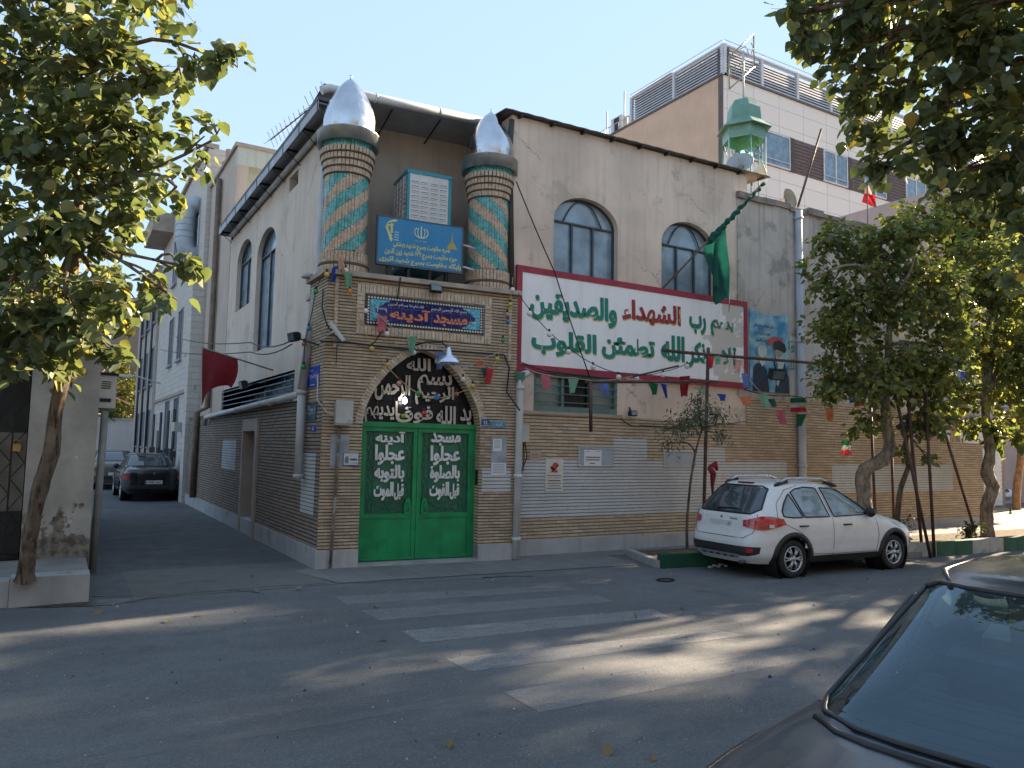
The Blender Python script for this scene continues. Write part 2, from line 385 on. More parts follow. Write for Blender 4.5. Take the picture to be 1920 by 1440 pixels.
CHROME = pm('stainless sheet', (.54, .55, .57), .2, 1, .10, 3, 0, 5, .5, streak=.2)
ZINC = pm('zinc collar', (.34, .36, .37), .36, .7, .2, 4, streak=.5)

# ------------------------------------------------------------------ ground
def groundm(name, c, speck=.3, wear=None, worn=.4, bmpv=.5):
    m, nt, b = _nodes(name); o = coords(nt)
    col = mixc(nt, ramp(nt, noise(nt, o, .35, 6, .6), 0, 1, .35, .65), rgb(c, .80), rgb(c, 1.2))
    col = mixc(nt, ramp(nt, noise(nt, o, 5, 6, .7), 0, .5, .45, .7), col, rgb(c, .72))
    col = mixc(nt, ramp(nt, noise(nt, coords(nt, 'Object', (.25, 2.2, 1)), 1.1, 6, .6), 0, .45, .48, .72), col, rgb(c, 1.4))
    v = nt.nodes.new('ShaderNodeTexVoronoi'); v.inputs['Scale'].default_value = 120; L(nt, o, v.inputs['Vector'])
    sp = nt.nodes.new('ShaderNodeSeparateColor'); L(nt, v.outputs['Color'], sp.inputs[0])
    col = mixc(nt, ramp(nt, sp.outputs[0], 0, speck, .76, .98), col, rgb((.36, .35, .32)))          # pale chippings
    col = mixc(nt, ramp(nt, sp.outputs[1], 0, .5, .74, .97), col, rgb(c, .5))                       # dark ones
    col = mixc(nt, ramp(nt, noise(nt, o, .9, 7, .7), 0, .55, .60, .66), col, rgb(c, .62))             # old oil and patches
    if wear: col = mixc(nt, ramp(nt, noise(nt, o, 1.3, 6, .65), 0, worn, .55, .68), col, rgb(wear))
    L(nt, col, b.inputs['Base Color']); L(nt, ramp(nt, noise(nt, o, 3, 4), .75, .95), b.inputs['Roughness']); b.inputs['Specular IOR Level'].default_value = .3
    bump(nt, b, v.outputs['Distance'], bmpv, .006); return m
ASPHALT = groundm('asphalt', (.118, .125, .128))
ASPHALT_EDGE = groundm('dusty asphalt', (.145, .142, .133), .2, (.10, .10, .10), .5)
ALLEY_M = groundm('alley asphalt', (.105, .11, .115), .15, (.06, .062, .066), .5)
def flagm():
    m, nt, b = _nodes('pavement flags'); uv = coords(nt, 'UV'); mp = nt.nodes.new('ShaderNodeMapping'); mp.inputs['Rotation'].default_value = (0, 0, R(90)); L(nt, uv, mp.inputs[0])
    t = nt.nodes.new('ShaderNodeTexBrick'); L(nt, mp.outputs[0], t.inputs['Vector']); t.inputs['Scale'].default_value = 1
    t.inputs['Brick Width'].default_value = .42; t.inputs['Row Height'].default_value = .4; t.inputs['Mortar Size'].default_value = .006; t.inputs['Mortar Smooth'].default_value = .3
    t.inputs['Color1'].default_value = rgb((.19, .19, .185)); t.inputs['Color2'].default_value = rgb((.155, .158, .155)); t.inputs['Mortar'].default_value = rgb((.06, .06, .06))
    col = mixc(nt, ramp(nt, noise(nt, uv, 1.4, 6), 0, .5, .45, .7), t.outputs[0], rgb((.10, .10, .10)))
    L(nt, mixc(nt, ramp(nt, noise(nt, uv, 60, 3), 0, .4), col, rgb((.2, .19, .18))), b.inputs['Base Color']); b.inputs['Roughness'].default_value = .85
    bump(nt, b, noise(nt, uv, 60, 3), .3, .005); return m
FLAGS = flagm()
KERB_W = pm('white kerb paint', (.42, .41, .38), .85, 0, .15, 3, .2, 50, .2, stain=((.16, .15, .14), 2.5, .8, .55))
KERB_G = pm('green kerb paint', (.055, .125, .075), .8, 0, .2, 3, .2, 50, .2, stain=((.14, .14, .12), 3, .7, .60))
KERB_DG = pm('dark green kerb paint', (.022, .085, .05), .8, 0, .2, 3, .2, 50, .2, stain=((.10, .10, .09), 3, .6, .60))
KERB_S = pm('bare kerb stone', (.33, .33, .32), .85, 0, .15, 2, .3, 30, .2, stain=((.12, .11, .10), 1.6, .8, .56))
SOIL = pm('soil', (.11, .085, .06), .95, 0, .35, 8, .6, 40, .1)
def paintm(name, c, cover):
    m, nt, b = _nodes(name); o = coords(nt); b.inputs['Base Color'].default_value = rgb(c); b.inputs['Roughness'].default_value = .8
    t = nt.nodes.new('ShaderNodeBsdfTransparent'); x = nt.nodes.new('ShaderNodeMixShader')
    a = ramp(nt, noise(nt, coords(nt, 'Object', (.6, 2.2, 1)), 3.5, 8, .75), cover, .06, .48, .74)
    g = ramp(nt, noise(nt, o, 70, 3, .6), 1, .5, .42, .62)
    k = nt.nodes.new('ShaderNodeMath'); k.operation = 'MULTIPLY'; L(nt, a, k.inputs[0]); L(nt, g, k.inputs[1])
    L(nt, k.outputs[0], x.inputs[0]); L(nt, t.outputs[0], x.inputs[1]); L(nt, b.outputs[0], x.inputs[2]); L(nt, x.outputs[0], nt.nodes['Material Output'].inputs[0]); return m
PAINT_FAINT = paintm('worn road paint', (.27, .27, .265), .64)
PAINT_ROAD = paintm('road paint', (.32, .32, .31), .66)

def sheet(pts, z): return MB().add([(p[0], p[1], z) for p in pts], [tuple(range(len(pts)))])
struct('ground', sheet([(-400, -400), (400, -400), (400, 400), (-400, 400)], -.02), pm('far ground', (.13, .125, .115), .95, 0, .2, .2))
struct('road', sheet([(-80, -12.6), (90, -12.6), (90, .9), (-80, .9)], 0), ASPHALT)
struct('road_edge', sheet([(-2.55, -1.28), (-2.55, .9), (0.02, .9), (.02, -.15), (-.25, -.35), (-.1, -1.28)], .004), ASPHALT_EDGE)
struct('alley', sheet([(-3.05, .7), (.02, .7), (.02, 34), (-3.3, 34)], .0015), ALLEY_M)
struct('pavement', sheet([(-.35, -.1), (-.05, -1.26), (4.9, -1.62), (5.0, -.6), (20, -.6), (20, .3), (0, .3)], .008), FLAGS)
struct('far_pavement', MB().box((39.4, -.1, .045), (42, 6.1, .11)).box((14.2, -1.8, .045), (8.4, 2.44, .11)), pm('far pavement flags', (.22, .2, .17), .9, 0, .15, 2, .2, 30))
struct('near_pavement', sheet([(-80, -16), (90, -16), (90, -12.9), (-80, -12.9)], .11), pm('near pavement flags', (.2, .19, .17), .9, 0, .15, 2, .2, 30))
k = MB(); k.box((5, -12.75, .05), (170, .3, .16)); struct('near_kerb', k, KERB_S)
def band(a, b, wv, z=.005):
    a, b = Vector(a), Vector(b); n = Vector((0, wv, 0))
    return [(a+n*.5), (b+n*.5), (b-n*.5), (a-n*.5)]
for (p, q, r_, s_, m_, nm) in [((625, 1119), (1044, 1099), (1090, 1106), (650, 1134), PAINT_FAINT, 'a'), ((675, 1146), (1120, 1116), (1150, 1129), (712, 1164), PAINT_FAINT, 'b'), ((752, 1184), (1222, 1143), (1255, 1157), (792, 1206), PAINT_ROAD, 'c'), ((836, 1236), (1340, 1182), (1400, 1192), (882, 1260), PAINT_ROAD, 'd'), ((944, 1298), (1490, 1214), (1548, 1232), (1012, 1337), PAINT_FAINT, 'e')]:
    struct('crosswalk_stripe', sheet([ground(*x) for x in (p, q, r_, s_)], .004), m_)
l0, l1 = ground(100, 1440), ground(900, 1306); dv = (l1-l0).normalized(); nv = Vector((-dv.y, dv.x, 0))*.055
struct('lane_line', sheet([l0-dv*6+nv, l1+nv, l1-nv, l0-dv*6-nv], .003), paintm('nearly gone road paint', (.22, .22, .215), .45))
# crack filled with dirt along the old gutter, and the wet patch by the kerb
TAR = pm('wet tar', (.018, .018, .018), .35)
ck = MB(); rr = random.Random(3)
def crack(pxs, wd=.03):
    pts = [ground(*p) for p in pxs]; fine = []
    for a, b in zip(pts, pts[1:]):
        for i in range(8): fine.append(a.lerp(b, i/8)+Vector((rr.uniform(-.02, .02), rr.uniform(-.035, .035), 0)))
    for i in range(len(fine)-1):
        a, b = fine[i], fine[i+1]; w1, w2 = rr.uniform(.15, 1)*wd, rr.uniform(.15, 1)*wd
        ck.add([(a.x, a.y+w1, .007), (b.x, b.y+w2, .007), (b.x, b.y-w2, .007), (a.x, a.y-w1, .007)], [(0, 1, 2, 3)])
crack([(175, 1118), (240, 1117), (300, 1117), (370, 1112), (430, 1107), (495, 1112)]); crack([(430, 1107), (520, 1099), (625, 1095)], .016)
crack([(370, 1090), (425, 1093), (440, 1104)], .014); crack([(905, 1084), (960, 1081), (1010, 1081)], .03); crack([(250, 1026), (330, 1029)], .05); crack([(660, 1094), (800, 1092), (905, 1084)], .012)
struct('road_crack', ck, TAR)
wp = MB(); c0 = ground(172, 1131)
wp.add([(c0.x+x*.62*(1+.25*math.sin(5*a)), c0.y+y*.16*(1+.3*math.sin(4*a+1)), .0065) for a in np.linspace(0, 6.2, 26) for x, y in [(math.cos(a), math.sin(a))]], [tuple(range(26))])
struct('wet_patch', wp, TAR)

# ------------------------------------------------------------------ the mosque
mosque = thing('mosque_building', 'brick and plaster mosque with a green gate, striped tile columns and arched windows', 'mosque')
def kid(mb, name, mat, par=None, label=None):
    o = mb.build(name, mat, par or mosque)
    if label: o['label'] = label
    return o
def arch_top(u0, u1, zs, h, n=14, p=2.0, q=.5):
    c, a = (u0+u1)/2, (u1-u0)/2; out = []
    for i in range(n*2+1):
        t = math.pi*i/(2*n); x = math.cos(t); out.append((c+a*x, zs+h*max(0, 1-abs(x)**p)**q))
    return out                       # from right spring over the apex to the left spring
# --- portal
UR = 3.27; ZT = 4.50; DD = -.2
gu0, _ = PORT.at(673, 930, 0); gu0 = PORT.at(676, 900, -.0)[0]; gu1 = PORT.at(898, 900, 0)[0]
zs = PORT.at(684, 795)[1]; za = PORT.at(785, 657)[1]
arch = arch_top(gu0, gu1, zs, za-zs, 14, 1.45, .57)
mb = MB()
mb.poly(PORT, [[(0, .27), (gu0, .27)]+arch[::-1]+[(gu1, .27), (UR, .27), (UR, ZT), (0, ZT)]], 0)
op = [(gu0, 0)]+arch[::-1]+[(gu1, 0)]
mb.rim(PORT, op, 0, -.34, 0, closed=False)
mb.quad(PORT.P(UR, 0), PORT.P(UR, 0, -.6), PORT.P(UR, ZT, -.6), PORT.P(UR, ZT))
mb.quad(Vector((0, 0, 0)), ALLEY.P(-.95, 0), ALLEY.P(-.95, ZT), Vector((0, 0, ZT)))
portal = kid(mb, 'portal', BRICK)
# soldier-brick arch ring, frame round the tile panel, raised strips
mb = MB(); rng = random.Random(2)
pts = arch_top(gu0, gu1, zs, za-zs, 60, 1.45, .57); out = []; acc = 0; last = None
lens = [0]
for a, b in zip(pts, pts[1:]): lens.append(lens[-1]+math.hypot(b[0]-a[0], b[1]-a[1]))
def along(sv):
    for i in range(len(pts)-1):
        if lens[i+1] >= sv:
            t = (sv-lens[i])/(lens[i+1]-lens[i]); return (pts[i][0]+t*(pts[i+1][0]-pts[i][0]), pts[i][1]+t*(pts[i+1][1]-pts[i][1]))
    return pts[-1]
nb = 62
for i in range(nb):
    a = along(lens[-1]*(i+.08)/nb); b = along(lens[-1]*(i+.92)/nb); c = along(lens[-1]*(i+.5)/nb)
    t = Vector((b[0]-a[0], b[1]-a[1])).normalized(); nrm = Vector((t.y, -t.x)); e = .115+rng.uniform(-.006, .006)
    if i in (nb//2-1, nb//2): nrm = Vector((nrm.x*.4, 1)).normalized()
    q = [(a[0], a[1]), (b[0], b[1]), (b[0]+nrm.x*e, b[1]+nrm.y*e), (a[0]+nrm.x*e, a[1]+nrm.y*e)]
    mb.prism(PORT, q, -.02, .012+rng.uniform(-.003, .003), rng.choice((0, 0, 1)))
kid(mb, 'arch_ring', [pm('soldier brick', (.54, .44, .33), .85, 0, .22, 9, .2), pm('soldier brick dark', (.49, .395, .295), .85, 0, .22, 9, .2)], portal)
tu0, tz1 = PORT.at(686, 551); tu1, tz0 = PORT.at(906, 628)
mb = MB(); bw = .062
def soldiers(u0, u1, z0, z1, horiz):
    if horiz:
        n = int((u1-u0)/bw)
        for i in range(n): mb.fbox(PORT, u0+(u1-u0)*(i+.07)/n, u0+(u1-u0)*(i+.93)/n, z0, z1, -.01, .02+rng.uniform(-.003, .003), rng.choice((0, 0, 1)))
    else:
        n = int((z1-z0)/bw)
        for i in range(n): mb.fbox(PORT, u0, u1, z0+(z1-z0)*(i+.07)/n, z0+(z1-z0)*(i+.93)/n, -.01, .02+rng.uniform(-.003, .003), rng.choice((0, 0, 1)))
soldiers(tu0-.14, tu1+.14, tz1+.02, tz1+.15, True); soldiers(tu0-.14, tu1+.14, tz0-.15, tz0-.02, True)
soldiers(tu0-.14, tu0-.02, tz0-.02, tz1+.02, False); soldiers(tu1+.02, tu1+.14, tz0-.02, tz1+.02, False)
kid(mb, 'brick_frame', [_cache['soldier brick'], _cache['soldier brick dark']], portal)
for u in (.12, UR-.17):
    mb = MB(); soldiers(u, u+.05, PORT.at(620, 652)[1], ZT-.05, False); kid(mb, 'brick_strip', [_cache['soldier brick'], _cache['soldier brick dark']], portal)
mb = MB(); mb.fbox(PORT, -.09, UR+.04, ZT, ZT+.075, -.9, .09)
mb.fbox(ALLEY, -.95, .05, ZT+.001, ZT+.074, -.3, .08)
kid(mb, 'cap_stone', CAPSTONE, portal)
mb = MB(); mb.fbox(PORT, -.025, gu0-.002, 0, .27, -.3, .025); mb.fbox(PORT, gu1+.002, UR+.02, 0, .27, -.5, .025); mb.fbox(ALLEY, -13.66, .0, 0, .30, -.2, .027)
mb.fbox(PORT, gu1-.0, gu1+.02, .0, .27, -.34, -.005)
kid(mb, 'plinth', STONE)
mb = MB(); mb.fbox(PORT, gu0+.002, gu1-.002, 0, .045, -.35, .03); kid(mb, 'door_step', pm('door step stone', (.33, .34, .33), .7, 0, .15, 3), portal)
# --- the gate
GD = -.22; ZD = PORT.at(678, 797, GD)[1]; um = PORT.at(779, 940, GD)[0]; gA, gB = gu0+.003, gu1-.003
ZP = PORT.at(725, 968, GD)[1]          # top of the solid lower panels
mb = MB(); mb.fbox(PORT, gA, gB, ZD-.02, ZD+.06, GD-.04, GD+.05); mb.fbox(PORT, gA, gA+.05, .05, ZD-.02, GD-.04, GD+.03); mb.fbox(PORT, gB-.05, gB, .05, ZD-.02, GD-.04, GD+.03)
gate = kid(mb, 'gate_frame', GATE_GREEN, portal)
def leaf(u0, u1, words, hside):
    m = MB(); st = .065; z0, z1 = .06, ZD-.025
    m.fbox(PORT, u0, u1, z0, ZP, GD-.02, GD+.012)                       # solid lower panel
    for a, b in ((u0, u0+st), (u1-st, u1)): m.fbox(PORT, a, b, z0, z1, GD-.03, GD+.03)
    for a, b in ((z1-st, z1), (ZP-.03, ZP+.04), (z0, z0+.05)): m.fbox(PORT, u0+st, u1-st, a, b, GD-.03, GD+.028)
    g = kid(m, 'gate_leaf', GATE_GREEN)
    m = MB(); m.fbox(PORT, u0+st, u1-st, ZP+.04, z1-st, GD-.03, GD-.02); kid(m, 'back_plate', GATE_BACK, g)
    # grille: side circles in rows, a middle panel, two bow shapes under it
    m = MB(); a0, a1 = u0+st, u1-st; zb, zt = ZP+.04, z1-st; cw = (a1-a0)*.175; mid0, mid1 = a0+cw, a1-cw; zm = zb+.2
    bar = lambda p, q, w=.006: m.tube([PORT.P(*p, GD+.004), PORT.P(*q, GD+.004)], w, 4, cap=False)
    for x in (mid0, mid1, a0+.004, a1-.004): bar((x, zb), (x, zt))
    for z in (zb+.004, zm, zt-.004, zt-.17): bar((mid0 if z > zb+.01 and z < zt-.01 else a0, z), (mid1 if z > zb+.01 and z < zt-.01 else a1, z))
    n = 5; hgt = (zt-zb)/n
    for (s0, s1) in ((a0, mid0), (mid1, a1)):
        for i in range(n):
            zc = zb+(i+.5)*hgt
            for sgn, cx in ((1, s0), (-1, s1)):
                m.tube([PORT.P(cx+sgn*cw*.52*math.cos(t), zc+hgt*.5*math.sin(t), GD+.004) for t in np.linspace(-math.pi/2, math.pi/2, 9)], .0055, 4, cap=False)
    um_ = (mid0+mid1)/2; hw = (mid1-mid0)/2
    for sx in (-1, 1):
        for zz, sz in ((zm, -1), (zb, 1)):
            m.tube([PORT.P(um_+sx*hw*(1-.92*t), zz+sz*.1*math.sin(t*math.pi/2)**.8, GD+.004) for t in np.linspace(0, 1, 8)], .0055, 4, cap=False)
            m.tube([PORT.P(um_+sx*.07*(1-t), (zz+sz*.1*t*1.0), GD+.004) for t in np.linspace(0, 1, 6)], .0055, 4, cap=False)
    kid(m, 'grille', GATE_GRILLE, g)
    m = MB(); hz = zt-zm; rows = 4; heights = (.2, .3, .26, .26); z = zt+.01
    for wd, hh in zip(words, heights):
        h = hz*hh/1.02
        ws = wd.split('|')
        if len(ws) == 1: [write(m, PORT, ws[0], mid0+.012+o_, mid1-.012+o_, z-h*1.02, z-.02*h, GD+.018+.003*k_, 0, .03) for k_, o_ in enumerate((0, .010))]
        else:
            s = mid0+.012+(mid1-mid0)*.62; [(write(m, PORT, ws[1], mid0+.012+o_, s+o_, z-h*1.05, z, GD+.018+.003*k_, 0, .03), write(m, PORT, ws[0], s+.02+o_, mid1-.012+o_, z-h*1.02, z-.1*h, GD+.018+.003*k_, 0, .03)) for k_, o_ in enumerate((0, .009))]
        z -= h*.985
    kid(m, 'lettering', LETTER_WHITE, g)
    m = MB(); hu = u1-st*2.1 if hside > 0 else u0+st*2.1
    m.prism(PORT, [(hu-.05, ZP+.02), (hu+.05, ZP+.02), (hu+.065, ZP+.12), (hu+.04, ZP+.26), (hu, ZP+.3), (hu-.04, ZP+.26), (hu-.065, ZP+.12)], GD+.01, GD+.045)
    m.tube([PORT.P(hu, ZP+.08, GD+.05), PORT.P(hu, ZP+.1, GD+.09), PORT.P(hu, ZP+.2, GD+.09), PORT.P(hu, ZP+.22, GD+.05)], .01, 6)
    kid(m, 'handle', GATE_GREEN, g)
leaf(gA+.05, um-.004, ['آدینه', 'عجّلوا', 'بالتوبه', 'قبل|الموت'], 1)
leaf(um+.004, gB-.05, ['مسجد', 'عجّلوا', 'بالصّلوة', 'قبل|الفوت'], -1)
# arched fanlight with iron writing
mb = MB(); fl = [(gA, ZD+.06)]+arch_top(gA, gB, zs, za-zs-.005, 14, 1.45, .57)[::-1]+[(gB, ZD+.06)]
mb.poly(PORT, [fl], GD-.03); fan = kid(mb, 'fanlight', GLASS_DARK, portal)
mb = MB()
for t in np.linspace(.14, .86, 6): mb.tube([PORT.P(gA+(gB-gA)*t, ZD+.06, GD-.02), PORT.P(gA+(gB-gA)*t, zs+(za-zs)*max(.1, (1-abs(2*t-1)**1.45))**.57-.02, GD-.02)], .006, 4)
for z in (.42, .78): mb.tube([PORT.P(gA+.1+z*.35, zs+z*(za-zs)-.12, GD-.02), PORT.P(gB-.1-z*.35, zs+z*(za-zs)-.12, GD-.02)], .006, 4)
kid(mb, 'fanlight_bars', BLACK_IRON, portal)
mb = MB()
def wpx(s, x0, x1, y0, y1, bold=.03):
    a = PORT.at(x0, y1, GD+.02); b = PORT.at(x1, y0, GD+.02); write(mb, PORT, s, a[0], b[0], a[1], b[1], GD+.02, 0, bold)
wpx('الله', 762, 808, 673, 694); wpx('بسم', 782, 848, 703, 738); wpx('الرحمن', 702, 770, 704, 750); wpx('الرحیم', 778, 852, 726, 758)
wpx('ید', 862, 884, 766, 797); wpx('الله', 818, 855, 762, 795); wpx('فوق', 742, 812, 762, 793); wpx('ایدیهم', 683, 746, 752, 793)
kid(mb, 'lettering', LETTER_CREAM, portal)

# --- striped minaret columns
def column(pxc, pyb, zcol, ztop, tw):
    u, _ = PORT.at(*pxc, -.47); c = PORT.P(u, 0, -.47); zb = ZT+.075
    cb = Vector((c.x, c.y, 0)); rs = .355
    m = MB(); m.lathe(cb, [(rs+.035, zb), (rs+.035, zb+.14), (rs+.05, zb+.15), (rs+.05, zb+.17), (rs+.035, zb+.18), (rs+.035, zb+.36), (rs-.01, zb+.37)], 40)
    for k in range(40):
        a = 2*math.pi*k/40
        for zlo, zhi in ((zb+.005, zb+.135), (zb+.185, zb+.355)): m.box(cb+Vector(((rs+.038)*math.cos(a), (rs+.038)*math.sin(a), (zlo+zhi)/2)), (.008, .05, zhi-zlo), 1, Matrix.Rotation(a, 3, 'Z'))
    col = kid(m, 'column', [TILE_JOINT, BEIGE_TILE])
    # spiral of narrow upright tiles
    z0, z1 = zb+.37, zcol-.52; ns = 46; per = .44; th = per/2
    m = MB(); m.lathe(cb, [(rs-.012, z0), (rs-.012, z1)], 46, 2)
    for k in range(ns):
        a0, a1 = 2*math.pi*(k+.06)/ns, 2*math.pi*(k+.94)/ns
        off = (tw*k*per*4/ns) % per; z = z0-per+off; i = 0
        while z < z1:
            lo_, hi_ = max(z, z0)+.003, min(z+th, z1)-.003
            if hi_-lo_ > .015:
                rr_ = rs+rng.uniform(-.003, .005)
                vs = [(cb.x+q*math.cos(a), cb.y+q*math.sin(a), zz) for q in (rr_, rs-.02) for zz in (lo_, hi_) for a in (a0, a1)]
                m.add(vs, [(0, 1, 3, 2), (0, 4, 5, 1), (2, 3, 7, 6), (0, 2, 6, 4), (1, 5, 7, 3)], i % 2)
            z += th; i += 1
    kid(m, 'tile_spiral', [TURQ, BEIGE_TILE, TILE_JOINT], col)
    # corbelled clay rings, turquoise neck
    m = MB(); zr = z1; rad = rs+.0
    for i in range(4):
        rad = rs+.02+.022*i; m.lathe(cb, [(rad-.05, zr+.002), (rad, zr+.002), (rad, zr+.02), (rad-.012, zr+.022)], 40)
        for k in range(40):
            a = 2*math.pi*k/40; m.box(cb+Vector(((rad-.012)*math.cos(a), (rad-.012)*math.sin(a), zr+.065)), (.03, .052, .085), 1, Matrix.Rotation(a, 3, 'Z'))
        zr += .11
    m.lathe(cb, [(rs-.02, z1), (rs-.02, zr+.01), (.1, zr+.01)], 32)
    kid(m, 'corbel_ring', [TILE_JOINT, BEIGE_TILE], col)
    m = MB(); rn = rs+.045; m.lathe(cb, [(rn-.012, zr), (rn-.012, zcol+.05)], 32, 1)
    for k in range(44):
        a = 2*math.pi*k/44; m.box(cb+Vector((rn*math.cos(a), rn*math.sin(a), (zr+zcol+.05)/2)), (.02, .05, zcol+.05-zr), 0, Matrix.Rotation(a, 3, 'Z'))
    kid(m, 'neck', [TURQ, TILE_JOINT], col)
    m = MB(); rc = .5; m.lathe(cb, [(rn-.02, zcol+.045), (rc-.01, zcol+.0), (rc, zcol), (rc, zcol+.21), (rc+.01, zcol+.22), (rc-.02, zcol+.235), (rc-.02, zcol+.19), (.2, zcol+.2)], 48)
    kid(m, 'collar', ZINC, col)
    seams_ = []; m = MB(); zd = zcol+.2; H = ztop-zd; ng = 8
    prof = [(.41, 0), (.41, .03)]+[(.40*(1+.07*math.sin(math.pi*min(1, t*1.5)))*(1-t**2.5)**.82, .03+(H-.03)*t) for t in np.linspace(0, .99, 20)]+[(.012, H), (.008, H+.03)]
    fl_ = lambda a, h: 1-.045*(1-abs(math.sin(a*ng/2+.4)))**3 if h > .05 else 1
    m.lathe(cb+Vector((0, 0, zd)), prof, 64, flute=lambda a, h: 1+(.05*(1-abs(math.sin((a+.5)*3)))**1.2-.02 if h > .04 else 0))
    for k in range(6): a_ = math.pi*k/3-.5; mm_ = MB(); mm_.tube([cb+Vector(((r_+.003)*math.cos(a_), (r_+.003)*math.sin(a_), zd+h_)) for r_, h_ in [(r_*(1+.03), h_) for r_, h_ in prof[2:-1]]], .0045, 4, cap=False); seams_.append(mm_)
    m.tube([cb+Vector((.0, 0, zd+H)), cb+Vector((.02, 0, zd+H+.05)), cb+Vector((-.02, .01, zd+H+.06))], .008, 5)
    dm_ = kid(m, 'dome', CHROME, col)
zc1 = PORT.at(655, 262, -.0)[1]
column((648, 400), 510, 6.72, 7.93, 1); column((916, 420), 545, 6.74, 7.9, -1)

# --- terrace recess, walls
xl = 3.25; ZM = 7.95; ZBR = 2.55
REC = Frame(PORT.P(0, 0, -1.9), PORT.u)
mb = MB(); mb.poly(REC, [[(.12, ZT), (3.6, ZT), (3.6, 7.9), (.12, 7.9)]]); mb.fbox(PORT, .02, UR, ZT-.1, ZT-.002, -1.95, -.01)
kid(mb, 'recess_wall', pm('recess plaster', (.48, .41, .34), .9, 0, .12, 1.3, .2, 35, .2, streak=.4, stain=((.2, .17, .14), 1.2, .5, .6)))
def win_loop(F, xl_, xr_, yb, yt, ysp, d=0):
    u0 = F.at(xl_, yb, d)[0]; u1 = F.at(xr_, yb, d)[0]; z0 = F.at((xl_+xr_)/2, yb, d)[1]; z1 = F.at((xl_+xr_)/2, yt, d)[1]; zs_ = F.at((xl_+xr_)/2, ysp, d)[1]
    return u0, u1, z0, zs_, z1
def arched_window(F, u0, u1, z0, zs_, z1, bars, dep=.14):
    "glass, fan tracery and mullions set back in the reveal; returns the outline of the hole"
    lp = [(u0, z0)]+arch_top(u0, u1, zs_, z1-zs_, 12, 2.0, .52)[::-1]+[(u1, z0)]
    g = MB(); g.poly(F, [lp], -dep-.03); w = kid(g, 'window', GLASS_BLUE)
    m = MB(); t = .028; fr = lambda a, b, c, d_: m.fbox(F, a, b, c, d_, -dep-.025, -dep+.02)
    fr(u0, u0+t, z0, zs_); fr(u1-t, u1, z0, zs_); fr(u0+t, u1-t, z0, z0+t)
    fr(u0+t, u1-t, zs_-t/2, zs_+t/2)
    for b in bars: fr(u0+(u1-u0)*b-t*.7, u0+(u1-u0)*b+t*.7, z0+t, zs_-t/2)
    ring = arch_top(u0, u1, zs_, z1-zs_, 12, 2.0, .52); rin = arch_top(u0+t, u1-t, zs_, z1-zs_-t, 12, 2.0, .52)
    for i in range(len(ring)-1): m.prism(F, [ring[i], ring[i+1], rin[i+1], rin[i]], -dep-.025, -dep+.02)
    c = (u0+u1)/2; h = z1-zs_
    for s_ in (-1, 1):
        m.tube([F.P(c+s_*(u1-u0)*.5*(.0+.98*tt**1.0)*.62+0, zs_+h*.93*(1-(tt)**2.2)*1.0, -dep) for tt in np.linspace(0, 1, 9)], .014, 4)
    kid(m, 'window_frame', FRAME_GREY, w)
    return lp
w1 = arched_window(MAIN, *win_loop(MAIN, 1037, 1158, 530, 372, 420), (.33, .66)); w2 = arched_window(MAIN, *win_loop(MAIN, 1240, 1341, 560, 417, 463), (.35, .68))
for wl in (w1, w2): pass
lu0, lz0 = MAIN.at(1000, 770); lu1, _ = MAIN.at(1157, 772); lz1 = 3.26
low = [(lu0, lz0), (lu0, lz1), (lu1, lz1), (lu1, lz0)]
mb = MB(); xr = 9.28
mb.poly(MAIN, [[(xl, 2.3), (xr, 2.3), (xr, 7.97), (xl, 7.86)], w1, w2, low])
for lp in (w1, w2): mb.rim(MAIN, lp, 0, -.17)
mb.rim(MAIN, low, 0, -.15)
mb.quad(MAIN.P(xl, ZBR), MAIN.P(xl, ZBR, -3), MAIN.P(xl, 7.86, -3), MAIN.P(xl, 7.86)); mb.quad(MAIN.P(xr, 6), MAIN.P(xr, 6, -5), MAIN.P(xr, 7.95, -5), MAIN.P(xr, 7.95))
mb.fbox(MAIN, xr-.0, xr+.22, 7.0, 7.3, -.3, -.02); mb.fbox(MAIN, xr, xr+.12, 7.3, 7.55, -.3, -.03)
street_wall = kid(mb, 'street_wall', PLASTER)
mb = MB(); mb.poly(MAIN, [[(UR-.1, .24), (18.46, .24), (18.46, 2.24), (14.75, 2.3), (14.75, 3.08), (9.2, 3.08), (9.2, 2.46), (5.6, 2.50), (UR-.1, 2.52)]], .03)
mb.rim(MAIN, [(18.46, .0), (18.46, 2.24), (14.75, 2.3), (14.75, 3.08), (9.2, 3.08), (9.2, 2.46), (5.6, 2.5), (UR-.1, 2.52)], .03, -.25, 0, closed=False)
brick_wall = kid(mb, 'brick_wall', BRICK_WALL)
mb = MB(); mb.fbox(MAIN, UR+.0, 6.25, -.0, .27, -.2, .06); mb.fbox(MAIN, 6.252, 18.5, 0, .24, -.2, .055); kid(mb, 'plinth', STONE, brick_wall)
mb = MB()
for i, (x0, y0, x1, y1) in enumerate([(975, 865, 1475, 962), (1150, 822, 1213, 866), (1306, 838, 1359, 866), (1560, 872, 1785, 922)]):
    a = MAIN.at(x0, y1, .03); b = MAIN.at(x1, y0, .03); c = MAIN.at(x0, y0, .03); d_ = MAIN.at(x1, y1, .03)
    z0, z1 = (a[1]+d_[1])/2, (b[1]+c[1])/2; off = .0330+.0012*i; n = 14; rq = random.Random(i); mb = MB()
    e0_ = [rq.uniform(-.012, .012) for _ in range(n+1)]; e1_ = [rq.uniform(-.02, .02) for _ in range(n+1)]
    mb.poly(MAIN, [[(a[0]+(b[0]-a[0])*k/n, z0+e0_[k]) for k in range(n+1)]+[(a[0]+(b[0]-a[0])*k/n, z1+e1_[k]) for k in range(n, -1, -1)]], off); kid(mb, 'paint_patch', BRICK_PAINT, brick_wall)
